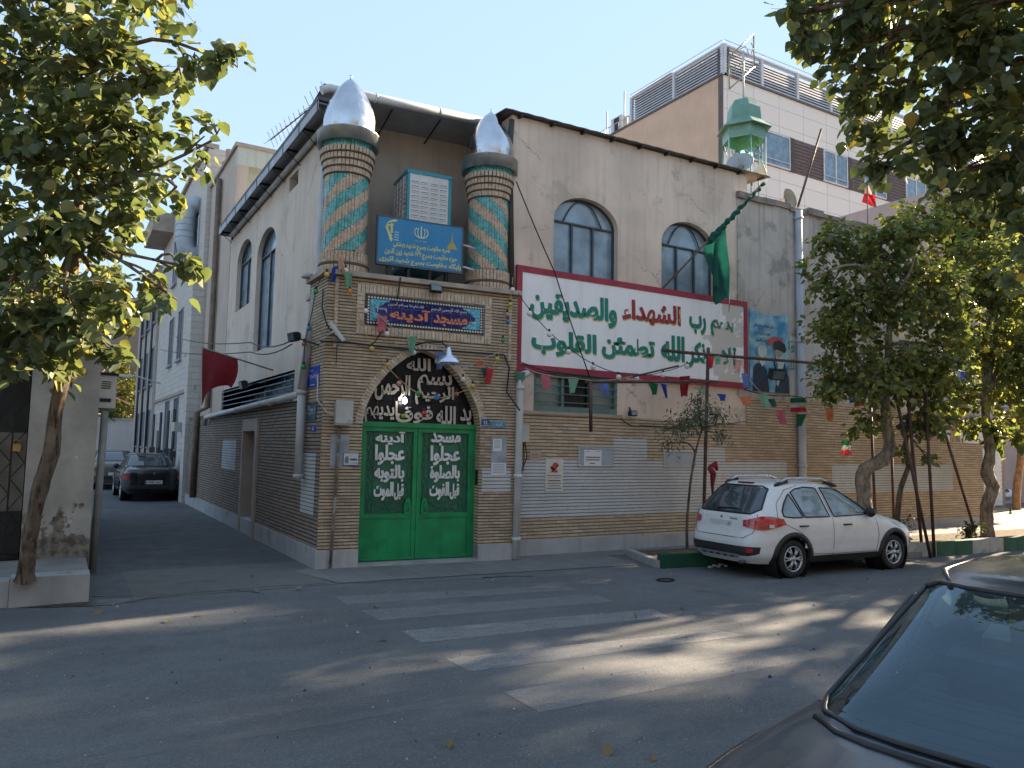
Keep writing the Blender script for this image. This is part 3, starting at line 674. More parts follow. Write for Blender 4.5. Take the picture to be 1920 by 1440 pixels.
for (F, x0, y0, x1, y1, d) in [(PORT, 903, 878, 958, 922, .003), (ALLEY, 415, 825, 443, 878, .003), (ALLEY, 562, 850, 592, 960, .003)]:
    a = F.at(x0, y1, d); b = F.at(x1, y0, d); mb = MB(); mb.quad(F.P(a[0], a[1], d), F.P(b[0], a[1], d), F.P(b[0], b[1], d), F.P(a[0], b[1], d)); kid(mb, 'paint_patch', BRICK_PAINT, brick_wall)
# annex to the right, its grey wall and ragged cap
mb = MB(); mb.poly(MAIN, [[(8.95, 3.05), (14.7, 3.05), (14.7, 7.42), (12.6, 7.5), (11.2, 7.44), (9.9, 7.46), (8.95, 7.38)]], .035)
mb.quad(MAIN.P(8.95, 5.25, .035), MAIN.P(8.95, 5.25, 0), MAIN.P(8.95, 7.38, 0), MAIN.P(8.95, 7.38, .035)); mb.quad(MAIN.P(14.7, 2, .035), MAIN.P(14.7, 2, -6), MAIN.P(14.7, 7.42, -6), MAIN.P(14.7, 7.42, .035))
annex = kid(mb, 'annex_wall', PLASTER_GREY)
mb = MB(); xx = 8.93
while xx < 14.7:
    wv = rng.uniform(.3, .6); mb.fbox(MAIN, xx, min(xx+wv, 14.75), 7.39+rng.uniform(0, .06), 7.52+rng.uniform(-.03, .05), -.3, .07+rng.uniform(0, .05)); xx += wv+.004
kid(mb, 'parapet_cap', pm('old parapet', (.24, .2, .17), .95, 0, .3, 6, .4), annex)
mb = MB(); a = MAIN.at(1478, 630, .04); b = MAIN.at(1560, 760, .04); mb.fbox(MAIN, 10.58, 14.5, 3.1, 4.5, .02, .038); kid(mb, 'white_band', pm('whitewashed band', (.52, .49, .46), .9, 0, .1, 2, 0, 60, .2, streak=.4), annex)
mb = MB()
def wmain(s, x0, x1, y0, y1, d, m=0, bold=.03, F=MAIN):
    a = F.at(x0, (y0+y1)/2, d); b = F.at(x1, (y0+y1)/2, d); xm = (x0+x1)/2; write(mb, F, s, a[0], b[0], F.at(xm, y1, d)[1], F.at(xm, y0, d)[1], d, m, bold)
wmain('وَا', 1478, 1490, 638, 662, .041); wmain('لله', 1476, 1489, 672, 694, .041); wmain('صبر', 1508, 1560, 684, 704, .041)
kid(mb, 'painted_word', pm('faded teal paint', (.08, .26, .22), .85), annex)
# --- alley side
AUP = Frame((.28, 0, 0), (0, -1, 0))     # the plastered upper wall stands back from the brick
az0 = -9.9
w3 = arched_window(AUP, *(lambda q: (min(q[0], q[1]), max(q[0], q[1]), q[2], q[3], q[4]))(win_loop(AUP, 441, 467, 577, 457, 490)), (.5,), .12)
w4 = arched_window(AUP, *(lambda q: (min(q[0], q[1]), max(q[0], q[1]), q[2], q[3], q[4]))(win_loop(AUP, 474, 508, 655, 439, 478)), (.5,), .12)
sa, sb = AUP.at(542, 362), AUP.at(560, 316); slit = [(sa[0], sa[1]), (sa[0], sb[1]), (sb[0], sb[1]), (sb[0], sa[1])]
la, lb = AUP.at(415, 766), AUP.at(553, 690); lowa = [(la[0], ZBR+.1), (la[0], 3.25), (lb[0], 3.25), (lb[0], ZBR+.1)]
mb = MB(); zt = 7.75
mb.poly(AUP, [[(az0, ZBR), (-.85, ZBR), (-.85, zt), (az0, zt)], w3, w4, slit, lowa])
for lp in (w3, w4, slit, lowa): mb.rim(AUP, lp, 0, -.16)
mb.fbox(AUP, -1.98, -.85, ZT, zt, -.14, -.001)
alley_wall = kid(mb, 'alley_wall', PLASTER_ALLEY)
mb = MB(); mb.fbox(AUP, slit[0][0], slit[2][0], slit[0][1], slit[1][1], -.2, -.15); kid(mb, 'slit_window', DARK, alley_wall)
mb = MB(); mb.fbox(AUP, (slit[0][0]+slit[2][0])/2-.03, (slit[0][0]+slit[2][0])/2+.02, slit[0][1], slit[1][1], -.13, -.1); kid(mb, 'slit_frame', PIPE_WHITE, alley_wall)
da, db = ALLEY.at(449, 998)[0], ALLEY.at(477, 1000)[0]; dzt = ALLEY.at(455, 790)[1]
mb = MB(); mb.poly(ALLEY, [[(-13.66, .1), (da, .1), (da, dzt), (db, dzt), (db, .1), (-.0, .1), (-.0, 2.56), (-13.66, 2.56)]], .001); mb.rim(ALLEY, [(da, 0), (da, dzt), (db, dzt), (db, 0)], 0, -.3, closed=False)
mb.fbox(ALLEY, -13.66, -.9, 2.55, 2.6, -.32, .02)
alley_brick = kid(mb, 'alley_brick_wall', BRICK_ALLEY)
mb = MB(); dw = .17
mb.fbox(ALLEY, da-.0, da+dw*.6, 0, dzt, -.28, .05); mb.fbox(ALLEY, db-dw, db, 0, dzt, -.28, .05); mb.fbox(ALLEY, da, db, dzt, dzt+.02, -.2, .05); mb.fbox(ALLEY, da+dw*.6, db-dw, dzt-.22, dzt, -.28, .048)
dr = kid(mb, 'side_door_surround', pm('pinkish door stone', (.42, .34, .29), .7, 0, .12, 2, streak=.4), alley_brick)
mb = MB(); mb.fbox(ALLEY, da+dw*.6, db-dw, 0, dzt-.22, -.3, -.26); kid(mb, 'side_door', pm('side door paint', (.16, .15, .14), .6, .2, .2, 3, streak=.4), alley_brick)
mb = MB(); n = 3; wdt = (lowa[2][0]-lowa[0][0])/n
for i in range(n):
    a = lowa[0][0]+i*wdt; mb.fbox(AUP, a, a+.06, lowa[0][1], 3.25, -.1, -.02)
    for j in range(5): mb.fbox(AUP, a+.06, a+wdt, lowa[0][1]+.05+j*.12, lowa[0][1]+.07+j*.12, -.06, .01)
    for j in range(4): mb.fbox(AUP, a+.06+(wdt-.06)*(j+.5)/4-.008, a+.06+(wdt-.06)*(j+.5)/4+.008, lowa[0][1], 3.25, -.05, -.03)
bars = kid(mb, 'window_bars', pm('blue grey bar paint', (.20, .27, .31), .5, 0, .15, 4))
mb = MB(); mb.fbox(AUP, lowa[0][0], lowa[2][0], lowa[0][1], 3.25, -.16, -.13); kid(mb, 'window', pm('low alley panel', (.26, .33, .37), .5, 0, .1, 3))
# low street window with slatted green shutter frames
mb = MB(); du = (lu1-lu0)
mb.fbox(MAIN, lu0, lu1, lz0, lz0+.1, -.1, .0); mb.fbox(MAIN, lu0, lu1, lz1-.07, lz1, -.1, -.0)
for t in (0, .32, .66, .97): mb.fbox(MAIN, lu0+du*t, lu0+du*t+.06, lz0+.1, lz1-.07, -.1, -.01)
for j in range(5): mb.fbox(MAIN, lu0+.05, lu1-.0, lz0+.17+j*.15, lz0+.185+j*.15, -.03, .012)
g = MB(); g.fbox(MAIN, lu0+.06, lu0+du*.32, lz0+.1, lz1-.07, -.12, -.08); g.fbox(MAIN, lu0+du*.66+.06, lu1, lz0+.1, lz1-.07, -.12, -.08); g.fbox(MAIN, lu0+du*.32+.06, lu0+du*.66, lz0+.1, lz1-.07, -.13, -.1, 1)
lw = kid(g, 'low_window', [glassm('greenish pane', (.16, .22, .215), .3), GLASS_DARK]); kid(mb, 'window_frame', GREEN_FRAME, lw)
mb = MB(); mb.fbox(MAIN, lu0-.3, lu1+.08, lz0-.06, lz0-.005, -.1, .07); kid(mb, 'window_sill', CAPSTONE)
mb = MB(); mb.fbox(MAIN, 3.28, lu0-.1, 2.53, 3.2, -.1, .02); kid(mb, 'plaster_pier', PLASTER)
mb = MB()
for a, b in (((.55, .5, .05), (14.5, 9.8, 4.3)), ((.55, 2.2, 4.3), (9.3, 9.8, 7.5)), ((9.45, .5, 4.3), (14.5, 8, 7.3)), ((3.45, .5, 4.3), (9.3, 2.2, 7.7))):
    mb.box([(p+q)/2 for p, q in zip(a, b)], [q-p-.004 for p, q in zip(a, b)])
kid(mb, 'light_block', PLASTER_GREY)  # unseen solid core added so no sun leaks through the hollow shell
# --- roofs
EO = .06
e0, ez = ALLEY.at(411, 441, EO); e1 = -.72; ez = (ez+ALLEY.at(597, 200, EO)[1])/2+.14      # far end of the eave and the top of its fascia
print('eave', e0, ez, ALLEY.at(597, 182, EO))
RZ = 7.8
mb = MB(); mb.fbox(ALLEY, e0, e1, ez-.05, ez-.02, -.38, EO); mb.fbox(ALLEY, e0, e1+.04, ez, ez+.06, -.4, EO+.02, 1)
mb.add([PORT.P(.02, RZ, -.84), PORT.P(UR+.02, RZ, -.84), PORT.P(UR+.02, RZ, -1.95), PORT.P(.02, RZ, -1.95)], [(0, 1, 2, 3)])
mb.add([PORT.P(-.03, RZ+.12, -.82), PORT.P(UR+.02, RZ+.12, -.82), PORT.P(UR+.02, RZ+.3, -3), PORT.P(-.03, RZ+.3, -3)], [(0, 1, 2, 3)], 1)
mb.fbox(PORT, -.0, UR+.02, RZ+.03, RZ+.11, -.9, -.82, 1)
roof = kid(mb, 'roof', [SOFFIT, ROOF_METAL])
mb = MB(); mb.fbox(ALLEY, e0-.01, e1+.03, ez-.17, ez, EO, EO+.012); n = 8
for i in range(n+1):
    u = e0+(e1-e0)*i/n; mb.fbox(ALLEY, u-.012, u+.012, ez-.18, ez+.005, EO+.012, EO+.02, 1); mb.fbox(ALLEY, u-.015, u+.015, ez-.09, ez-.051, -.3, EO, 1)
mb.fbox(ALLEY, e0-.01, e0, ez-.17, ez, -.4, EO)
kid(mb, 'fascia', [FASCIA, BLACK_IRON], roof)
for i in range(n+1):
    u = e0+(e1-e0)*i/n; mb = MB(); mb.tube([ALLEY.P(u, ez-.08, EO-.03), ALLEY.P(u, ez-.33, -.27)], .01, 4); kid(mb, 'eave_bracket', BLACK_IRON, roof)
for i in range(4):
    u = .3+i*.9; mb = MB(); mb.tube([PORT.P(u, RZ-.02, -.95), PORT.P(u, RZ-.14, -1.85)], .015, 4); kid(mb, 'eave_bracket', BLACK_IRON, roof)
mb = MB(); mb.tube([ALLEY.P(e0+.3, ez-.2, -.2), ALLEY.P(-.95, ez-.2, -.2)], .055, 10); kid(mb, 'gutter_pipe', PIPE_GREY, roof)
mb = MB(); mb.tube([PORT.P(-.08, RZ-.05, -.74), PORT.P(.06, RZ+.02, -.74), PORT.P(UR-.35, RZ+.02, -.74)], .075, 12)
for u in (.85, 2.0): mb.tube([PORT.P(u-.02, RZ+.02, -.74), PORT.P(u+.02, RZ+.02, -.74)], .082, 12, 1)
kid(mb, 'gutter_pipe', [PIPE_WHITE, PIPE_GREY], roof)
mb = MB(); ru0, rz0 = MAIN.at(947, 219, .12)[0], 7.88; ru1, rz1 = 9.88, 8.02; nn = 44
for i in range(nn):                      # corrugated sheet edge
    t0, t1 = i/nn, (i+1)/nn; ua, ub = ru0+(ru1-ru0)*t0, ru0+(ru1-ru0)*t1; h = .009 if i % 2 else 0
    z0, z1 = rz0+(rz1-rz0)*t0+h, rz0+(rz1-rz0)*t1+(0 if i % 2 else .009)
    mb.add([MAIN.P(ua, z0, .14), MAIN.P(ub, z1, .14), MAIN.P(ub, z1+.25, -3), MAIN.P(ua, z0+.25, -3), MAIN.P(ua, z0-.02, .14), MAIN.P(ub, z1-.02, .14), MAIN.P(ub, z1+.2, -3), MAIN.P(ua, z0+.2, -3)], [(0, 1, 2, 3), (0, 4, 5, 1), (4, 7, 6, 5)])
mb.quad(MAIN.P(ru0, rz0, .14), MAIN.P(ru0, rz0+.25, -3), MAIN.P(ru0, rz0+.2, -3), MAIN.P(ru0, rz0-.02, .14))
for i in range(10):
    u = ru0+.35+i*.7; z = rz0+(rz1-rz0)*(u-ru0)/(ru1-ru0); mb.fbox(MAIN, u-.025, u+.025, z-.075, z-.03, -.05, .13, 1)
kid(mb, 'roof_sheet', [pm('rusty corrugated sheet', (.12, .10, .085), .7, .3, .3, 3, streak=.5), BLACK_IRON])
# --- drain pipes
def pipe(name, pts, r, m, clamps=(), par=None):
    b = MB(); b.tube(pts, r, 12)
    for c, ax in clamps: b.tube([Vector(c)-Vector(ax)*.03, Vector(c)+Vector(ax)*.03], r*1.25, 12, 0)
    return kid(b, name, m, par)
up = (0, 0, 1)
pp = ALLEY.at(562, 880, .1); pipe('drain_pipe', [ALLEY.P(-.80, 7.45, -.14), ALLEY.P(-.80, 4.7, -.1), ALLEY.P(-.81, 2.75, .1)], .075, PIPE_GREY, [(ALLEY.P(-.79, 4.6, .1), up)])
pipe('drain_pipe', [ALLEY.P(-.82, 2.78, .1), ALLEY.P(-.82, 1.32, .1)], .068, PIPE_GREY, [(ALLEY.P(-.82, 2.7, .1), up), (ALLEY.P(-.82, 1.36, .1), up)])
pa_, pb_ = ALLEY.at(556, 738, .1), ALLEY.at(386, 776, .1)
pipe('cross_pipe', [ALLEY.P(-.86, 2.68, .1), ALLEY.P(pb_[0], 2.52, .1), ALLEY.P(pb_[0]-.05, 2.3, .1)], .055, PIPE_WHITE, [(ALLEY.P(-3, 2.63, .1), (0, 1, 0)), (ALLEY.P(-6, 2.58, .1), (0, 1, 0))])
q0, q1 = MAIN.at(976, 702, .36), MAIN.at(967, 1045, .36)
pq = lambda z, x=0.0, d=.36: MAIN.P(q0[0]+(q1[0]-q0[0])*(q0[1]-z)/(q0[1]-q1[1])+x, z, d)
pipe('drain_pipe', [MAIN.P(q0[0]+.2, 3.16, .0), MAIN.P(q0[0]+.17, 3.16, .3), pq(3.12), pq(2.98), pq(.02)], .062, PIPE_WHITE, [(pq(2.9), up), (pq(1.4), up), (pq(.35), up)])
b = MB(); b.lathe(pq(3.05), [(.05, -.14), (.11, .1), (.12, .12), (.0, .12)], 4); kid(b, 'hopper', pm('green rag', (.12, .27, .2), .8))
r0, r1 = MAIN.at(1497, 400, .12), MAIN.at(1505, 890, .12)
pipe('drain_pipe', [MAIN.P(r0[0], r0[1]+.06, .12), MAIN.P(r1[0], r1[1], .12), MAIN.P(r1[0], .3, .12)], .085, PIPE_GREY, [(MAIN.P(r0[0], r0[1]-.12, .12), up), (MAIN.P((r0[0]+r1[0])/2, 4.4, .12), up), (MAIN.P(r1[0], 2.6, .12), up), (MAIN.P(r1[0], 1.6, .12), up)])
b = MB(); b.tube([MAIN.P(xl+.04, ZT, .05), MAIN.P(xl-.05, 7.2, .02), MAIN.P(xl-.02, 7.75, .02)], .05, 10); b.tube([MAIN.P(xl-.16, ZT+.1, -.12), MAIN.P(xl-.16, 7.6, -.12)], .045, 8); kid(b, 'drain_pipe', pm('sooty pipe', (.05, .05, .05), .7))
# blank stone panels let into the brick wall, and a smoky patch
for x0, y0, x1, y1 in ((1083, 838, 1152, 876), (1243, 845, 1305, 877)):
    mb = MB(); a = MAIN.at(x0, y1, .03); b = MAIN.at(x1, y0, .03); z0 = a[1]; z1 = b[1]; t = .035
    mb.fbox(MAIN, a[0], b[0], z0, z1, .0, .037, 0)
    for aa, bb, cc, dd in ((a[0], b[0], z0, z0+t), (a[0], b[0], z1-t, z1), (a[0], a[0]+t, z0+t, z1-t), (b[0]-t, b[0], z0+t, z1-t)): mb.fbox(MAIN, aa, bb, cc, dd, .0371, .052, 1)
    kid(mb, 'blank_panel', [pm('blank panel grey', (.33, .36, .39), .7, 0, .1, 3), BRICK_PAINT], brick_wall)
for F, x0, y0, x1, y1 in ((PORT, 618, 815, 655, 875), (PORT, 920, 820, 950, 878)):
    mb = MB(); a = F.at(x0, y1); b = F.at(x1, y0); mb.fbox(F, a[0], b[0], a[1], b[1], 0, .008); kid(mb, 'notice_backing', pm('pale glue patch', (.30, .32, .35), .8, 0, .2, 5), portal)
# ------------------------------------------------------------------ signs and fittings on the facade
WHITE_PAINT = pm('white paint', (.80, .73, .72), .6, 0, .05, 2, streak=.12)
def peelm():
    m, nt, b = _nodes('flaking white board'); o = coords(nt); sx = nt.nodes.new('ShaderNodeSeparateXYZ'); L(nt, o, sx.inputs[0])
    base = mixc(nt, ramp(nt, noise(nt, coords(nt, 'Object', (6, 6, .6)), 1, 4), 0, .35, .5, .8), (.86, .84, .82, 1), (.62, .58, .53, 1))
    g = ramp(nt, sx.outputs[0], -.16, .14, 3.2, 5.2)          # flakes off towards the far end of the board
    ad = nt.nodes.new('ShaderNodeMath'); L(nt, noise(nt, o, 1.7, 7, .68), ad.inputs[0]); L(nt, g, ad.inputs[1])
    L(nt, mixc(nt, ramp(nt, ad.outputs[0], 0, 1, .60, .625), base, (.60, .55, .48, 1)), b.inputs['Base Color']); b.inputs['Roughness'].default_value = .7
    return m
def peel_paint(name, c, x0, x1):
    "lettering paint with gaps where it flaked off"
    m, nt, b = _nodes(name); o = coords(nt); sx = nt.nodes.new('ShaderNodeSeparateXYZ'); L(nt, o, sx.inputs[0]); b.inputs['Base Color'].default_value = rgb(c); b.inputs['Roughness'].default_value = .55
    g = ramp(nt, sx.outputs[0], -.2, .11, x0, x1); ad = nt.nodes.new('ShaderNodeMath'); L(nt, noise(nt, o, 4.5, 6, .7), ad.inputs[0]); L(nt, g, ad.inputs[1])
    t = nt.nodes.new('ShaderNodeBsdfTransparent'); x = nt.nodes.new('ShaderNodeMixShader'); L(nt, ramp(nt, ad.outputs[0], 0, 1, .57, .59), x.inputs[0]); L(nt, b.outputs[0], x.inputs[1]); L(nt, t.outputs[0], x.inputs[2]); L(nt, x.outputs[0], nt.nodes['Material Output'].inputs[0]); return m
b0, b1 = 3.40, 9.19; bz0, bz1 = 3.26, 5.10; bd = .05
ban = thing('wall_sign', 'long white wall sign, crimson border, green and red Arabic lettering, flaking at one end', 'sign', MAIN.P(b0, bz0))
mb = MB(); mb.fbox(MAIN, b0, b1, bz0, bz1, .004, bd); kid(mb, 'sign_board', peelm(), ban)
CRIM = pm('crimson border', (.31, .03, .05), .65, 0, .15, 3, streak=.2)
mb = MB(); t = .095
for a, b, c, d in ((b0-.02, b1+.02, bz0-.03, bz0+t), (b0-.02, b1+.02, bz1-t, bz1+.02), (b0-.02, b0+t, bz0+t, bz1-t), (b1-t, b1+.02, bz0+t, bz1-t)): mb.fbox(MAIN, a, b, c, d, .003, bd+.012)
kid(mb, 'border', CRIM, ban)
GRN = peel_paint('green sign paint', (.0, .21, .15), 3.7, 5.3); YEL = peel_paint('yellow shadow paint', (.55, .50, .16), 3.7, 5.3); RED = peel_paint('red sign paint', (.33, .025, .04), 2.9, 4.2)
def bword(s, x0, x1, y0, y1, mat, nm='lettering'):
    "one painted word: a yellow drop shadow and the letters on it"
    d = bd
    q = [MAIN.at(x0, (y0+y1)/2, d)[0], MAIN.at(x1, (y0+y1)/2, d)[0]]; xm = (x0+x1)/2; zz0, zz1 = MAIN.at(xm, y1, d)[1], MAIN.at(xm, y0, d)[1]
    m = MB(); k_ = 0
    for du_, dz_, mi in ((.03, -.035, 1), (.012, -.03, 1), (.0, .0, 0), (.018, 0, 0), (.012, -.014, 0)):
        write(m, MAIN, s, q[0]+du_, q[1]+du_-.012, zz0+dz_, zz1+dz_-.012, d+.002+.0022*k_, mi, .028, step=.0005); k_ += 1
    kid(m, nm, [mat, YEL], ban)
bword('والصديقين', 993, 1156, 549, 606, GRN); bword('الشهداء', 1166, 1276, 566, 612, RED); bword('رب', 1292, 1323, 590, 626, GRN); bword('بسم', 1332, 1376, 598, 630, GRN)
bword('القلوب', 996, 1118, 620, 668, GRN); bword('تطمئن', 1128, 1227, 632, 675, GRN); bword('الله', 1239, 1283, 628, 676, GRN); bword('بذکر', 1290, 1332, 640, 690, GRN); bword('الا', 1352, 1380, 650, 688, GRN)
# --- blue sign on posts in front of the cooler
BS = Frame(PORT.P(0, 0, -.12), PORT.u)
a = BS.at(706, 495); b = BS.at(868, 425); su0, su1 = a[0], b[0]; sz0, sz1 = BS.at(787, 502)[1], BS.at(787, 415)[1]
bs = thing('office_sign', 'blue office sign with yellow Persian lettering and emblems, on posts before the cooler', 'sign', BS.P((su0+su1)/2, ZT))
mb = MB(); mb.fbox(BS, su0, su1, sz0, sz1, -.06, 0); kid(mb, 'sign_board', pm('blue sign sheet', (.025, .215, .42), .4, 0, .06, 2, streak=.15), bs)
mb = MB()
for a_, b_, c_, d_ in ((su0-.012, su1+.012, sz0-.02, sz0+.015), (su0-.012, su1+.012, sz1-.01, sz1+.012), (su0-.012, su0+.012, sz0, sz1), (su1-.012, su1+.012, sz0, sz1)): mb.fbox(BS, a_, b_, c_, d_, -.07, .006)
kid(mb, 'sign_frame', pm('sign edge', (.07, .10, .13), .5, .3), bs)
for t in (.13, .37, .62, .85):
    m = MB(); m.fbox(BS, su0+(su1-su0)*t-.022, su0+(su1-su0)*t+.022, ZT+.07, sz0-.02, -.06, -.015); kid(m, 'post', BLACK_IRON, bs)
for z in (sz0+.12, sz1-.28):
    m = MB(); m.tube([BS.P(su1+.0, z, -.03), BS.P(su1+.28, z-.02, -.1)], .018, 8); kid(m, 'strut', PIPE_WHITE, bs)
SYEL = pm('sign yellow', (.62, .58, .22), .5); SGOLD = pm('sign gold', (.42, .33, .10), .5); SWHT = pm('sign pale print', (.40, .55, .62), .5)
def rel(x, y): return (su0+(su1-su0)*x, sz1-(sz1-sz0)*y)          # share of the board, from its top left corner
m = MB()
for s, x0, x1, y0, y1 in (('ناحیه مقاومت بسیج شهید بهشتی', .18, .85, .49, .655), ('حوزه مقاومت بسیج ۱۷۹ شهید زین الدین', .085, .94, .655, .825), ('پایگاه مقاومت بسیج شهید اکبری', .03, .99, .815, .985)):
    p, q = rel(x0, y1), rel(x1, y0); write(m, BS, s, p[0], q[0], p[1], q[1], .002, 0, .03, step=.0004)
kid(m, 'lettering', SYEL, bs)
m = MB()
def strip(m, F, pts, wd, d, mi=0):
    for p, q in zip(pts, pts[1:]):
        t = Vector((q[0]-p[0], q[1]-p[1]));
        if t.length < 1e-6: continue
        n = Vector((-t.y, t.x)).normalized()*wd/2; t = t.normalized()*wd*.2
        m.prism(F, [(p[0]-n.x-t.x, p[1]-n.y-t.y), (q[0]-n.x+t.x, q[1]-n.y+t.y), (q[0]+n.x+t.x, q[1]+n.y+t.y), (p[0]+n.x-t.x, p[1]+n.y-t.y)], d, d+.002, mi)
cx, cz = rel(.5, .25); hh = .1
strip(m, BS, [(cx, cz+.105), (cx, cz-.09)], .02, .002)
for sx in (-1, 1):
    for r_, ph in ((.062, .0), (.115, .0)):
        strip(m, BS, [(cx+sx*r_*math.sin(t), cz-.09+.0+(.19*(1-math.cos(t))/2 if 1 else 0)) for t in np.linspace(.25, 2.35, 9)], .015 if r_ < .1 else .018, .0035 if sx > 0 else .0045)
kid(m, 'round_emblem', pm('emblem cream', (.62, .68, .55), .5), bs)
m = MB()
ex, ez = rel(.14, .3)
for poly in ([(-.09, .05), (-.02, .14), (.10, .17), (.13, .2), (.05, .2), (-.03, .16), (-.075, .08)], [(-.08, .06), (-.03, -.06), (-.005, -.13), (.03, -.14), (.035, -.06), (.01, -.05), (-.035, .04), (-.03, .09)], [(.005, .14), (.04, .12), (.045, -.02), (.01, -.04)], [(-.06, .1), (.06, .13), (.05, .1), (-.05, .075)], [(-.02, -.12), (.02, -.18), (.05, -.13), (.02, -.1)]):
    m.prism(BS, [(ex+x, ez+z) for x, z in poly], .002, .004+.0007*poly[0][0])
kid(m, 'rifle_emblem', SYEL, bs)
m = MB(); ex, ez = rel(.87, .33)
for k in range(7): m.prism(BS, [(ex-.006-.004*k, ez+.16-.035*k), (ex+.006+.004*k, ez+.16-.035*k), (ex+.004+.003*k, ez+.135-.035*k), (ex-.004-.003*k, ez+.135-.035*k)], .002, .004)
m.prism(BS, [(ex-.1, ez-.14), (ex-.055, ez-.06), (ex-.03, ez-.03), (ex+.03, ez-.03), (ex+.055, ez-.06), (ex+.1, ez-.14)], .0015, .003)
kid(m, 'dome_emblem', SGOLD, bs)
m = MB()
for j in range(4): p, q = rel(.19, .29+j*.055), rel(.24, .32+j*.055); m.fbox(BS, p[0], q[0], q[1], p[1]-.004, .001, .003)
p, q = rel(.43, .45), rel(.57, .40); write(m, BS, 'جمهوری اسلامی ایران', p[0], q[0], p[1], q[1], .002, 0, .01, step=.0003)
kid(m, 'small_print', SWHT, bs)
# --- evaporative cooler on the terrace
CO = Frame(PORT.P(0, 0, -.62), PORT.u); cu0, cu1 = CO.at(763, 370)[0], CO.at(846, 370)[0]; cz0 = ZT+.5; cz1 = CO.at(805, 330)[1]; cdp = cu1-cu0
ac = thing('evaporative_cooler', 'white louvred evaporative cooler with turquoise corner posts behind the blue sign', 'air cooler', CO.P((cu0+cu1)/2, ZT, -cdp/2))
TQ = pm('turquoise cooler paint', (.02, .27, .33), .4, 0, .1, 3); ACW = pm('cooler white', (.68, .67, .66), .5, 0, .06, 3, streak=.2)
m = MB(); ins = .055
for u in (cu0, cu1-ins):
    for d in (0, -cdp+ins): m.fbox(CO, u, u+ins, cz0, cz1, d-ins, d)
m.fbox(CO, cu0-.01, cu1+.01, cz1, cz1+.06, -cdp-.01, .01); m.fbox(CO, cu0, cu1, cz0-.06, cz0, -cdp, .0)
kid(m, 'cabinet', TQ, ac)
LF = Frame(CO.P(cu0, 0), (PORT.n.x, PORT.n.y, 0))      # the side that faces the alley
assert LF.n.dot(PORT.u) < 0
for F, a0, a1 in ((CO, cu0+ins, cu1-ins), (LF, -cdp+ins, -ins)):
    m = MB(); m.fbox(F, a0, a1, cz0, cz1, -.03, -.006)
    n = 4; w_ = (a1-a0)/n
    for i in range(n):
        for j in range(16):
            z = cz0+.12+(cz1-cz0-.2)*j/16; m.fbox(F, a0+w_*i+.025, a0+w_*(i+1)-.025, z, z+.022, -.006, .006); m.fbox(F, a0+w_*i+.025, a0+w_*(i+1)-.025, z+.022, z+.036, -.0055, -.004, 1)
        m.fbox(F, a0+w_*i-.008, a0+w_*i+.008, cz0, cz1, -.006, .007)
    for t in (.15, .8): m.fbox(F, a0+(a1-a0)*t, a0+(a1-a0)*t+.09, cz0+.03, cz0+.06, -.005, .003, 1)
    pn = kid(m, 'louvre_panel', [ACW, DARK], ac)
    m = MB(); m.fbox(F, (a0+a1)/2-.07, (a0+a1)/2+.08, cz0+.52, cz0+.6, .006, .014); kid(m, 'badge', pm('badge blue', (.01, .03, .22), .4), pn)
m = MB()
for t in (.06, .94):
    for d in (-.08, -cdp+.08): m.fbox(CO, cu0+cdp*t-.02, cu0+cdp*t+.02, ZT, cz0-.06, d-.02, d+.02)
kid(m, 'stand', BLACK_IRON, ac)
# --- glazed tile panel above the arch
tp = thing('tile_sign', 'dark blue glazed tile panel with orange Persian lettering in a dotted border', 'sign', PORT.P((tu0+tu1)/2, tz0))
TB = pm('cobalt glazed tile', (.010, .013, .115), .2, 0, .2, 4, 0, 60, .5); TT = pm('turquoise vine tile', (.10, .38, .48), .25, 0, .5, 28); TD = pm('tile border black', (.012, .02, .022), .3); TW = pm('tile white glaze', (.62, .62, .58), .3); TO = pm('tile orange glaze', (.66, .20, .07), .35, 0, .1, 5)
m = MB(); m.fbox(PORT, tu0, tu1, tz0, tz1, .0, .016, 0); k = kid(m, 'tile_panel', TD, tp)
m = MB(); iu0, iu1, iz0, iz1 = tu0+.075, tu1-.075, tz0+.07, tz1-.07; m.fbox(PORT, iu0, iu1, iz0, iz1, .016, .019); kid(m, 'vine_ground', TT, tp)
m = MB(); cw_, ch = iu1-iu0, iz1-iz0; left = []; n = 14
for i in range(n+1):
    t = i/n; left.append((.03+.14*abs(2*t-1)**1.3+.018*(i % 2), t))
lp = [(iu0+cw_*x, iz0+ch*t) for x, t in left]+[(iu1-cw_*x, iz0+ch*t) for x, t in left[::-1]]
m.prism(PORT, lp, .019, .0215); kid(m, 'cartouche', TB, tp)
def dotm():
    mm, nt_, b_ = _nodes('dotted tile border'); uv = coords(nt_, 'UV'); t_ = nt_.nodes.new('ShaderNodeTexBrick'); L(nt_, uv, t_.inputs['Vector']); t_.offset = 0
    t_.inputs['Scale'].default_value = 1; t_.inputs['Brick Width'].default_value = .048; t_.inputs['Row Height'].default_value = .045; t_.inputs['Mortar Size'].default_value = .009; t_.inputs['Mortar Smooth'].default_value = 0
    t_.inputs['Color1'].default_value = t_.inputs['Color2'].default_value = rgb((.62, .62, .58)); t_.inputs['Mortar'].default_value = rgb((.012, .02, .022)); L(nt_, t_.outputs[0], b_.inputs['Base Color']); b_.inputs['Roughness'].default_value = .3; return mm
m = MB()
for a_, b_, c_, d_ in ((tu0+.012, tu1-.012, tz0+.012, tz0+.058), (tu0+.012, tu1-.012, tz1-.058, tz1-.012), (tu0+.012, tu0+.06, tz0+.058, tz1-.058), (tu1-.06, tu1-.012, tz0+.058, tz1-.058)): m.fbox(PORT, a_, b_, c_, d_, .016, .0185)
kid(m, 'dotted_border', dotm(), tp)
m = MB()
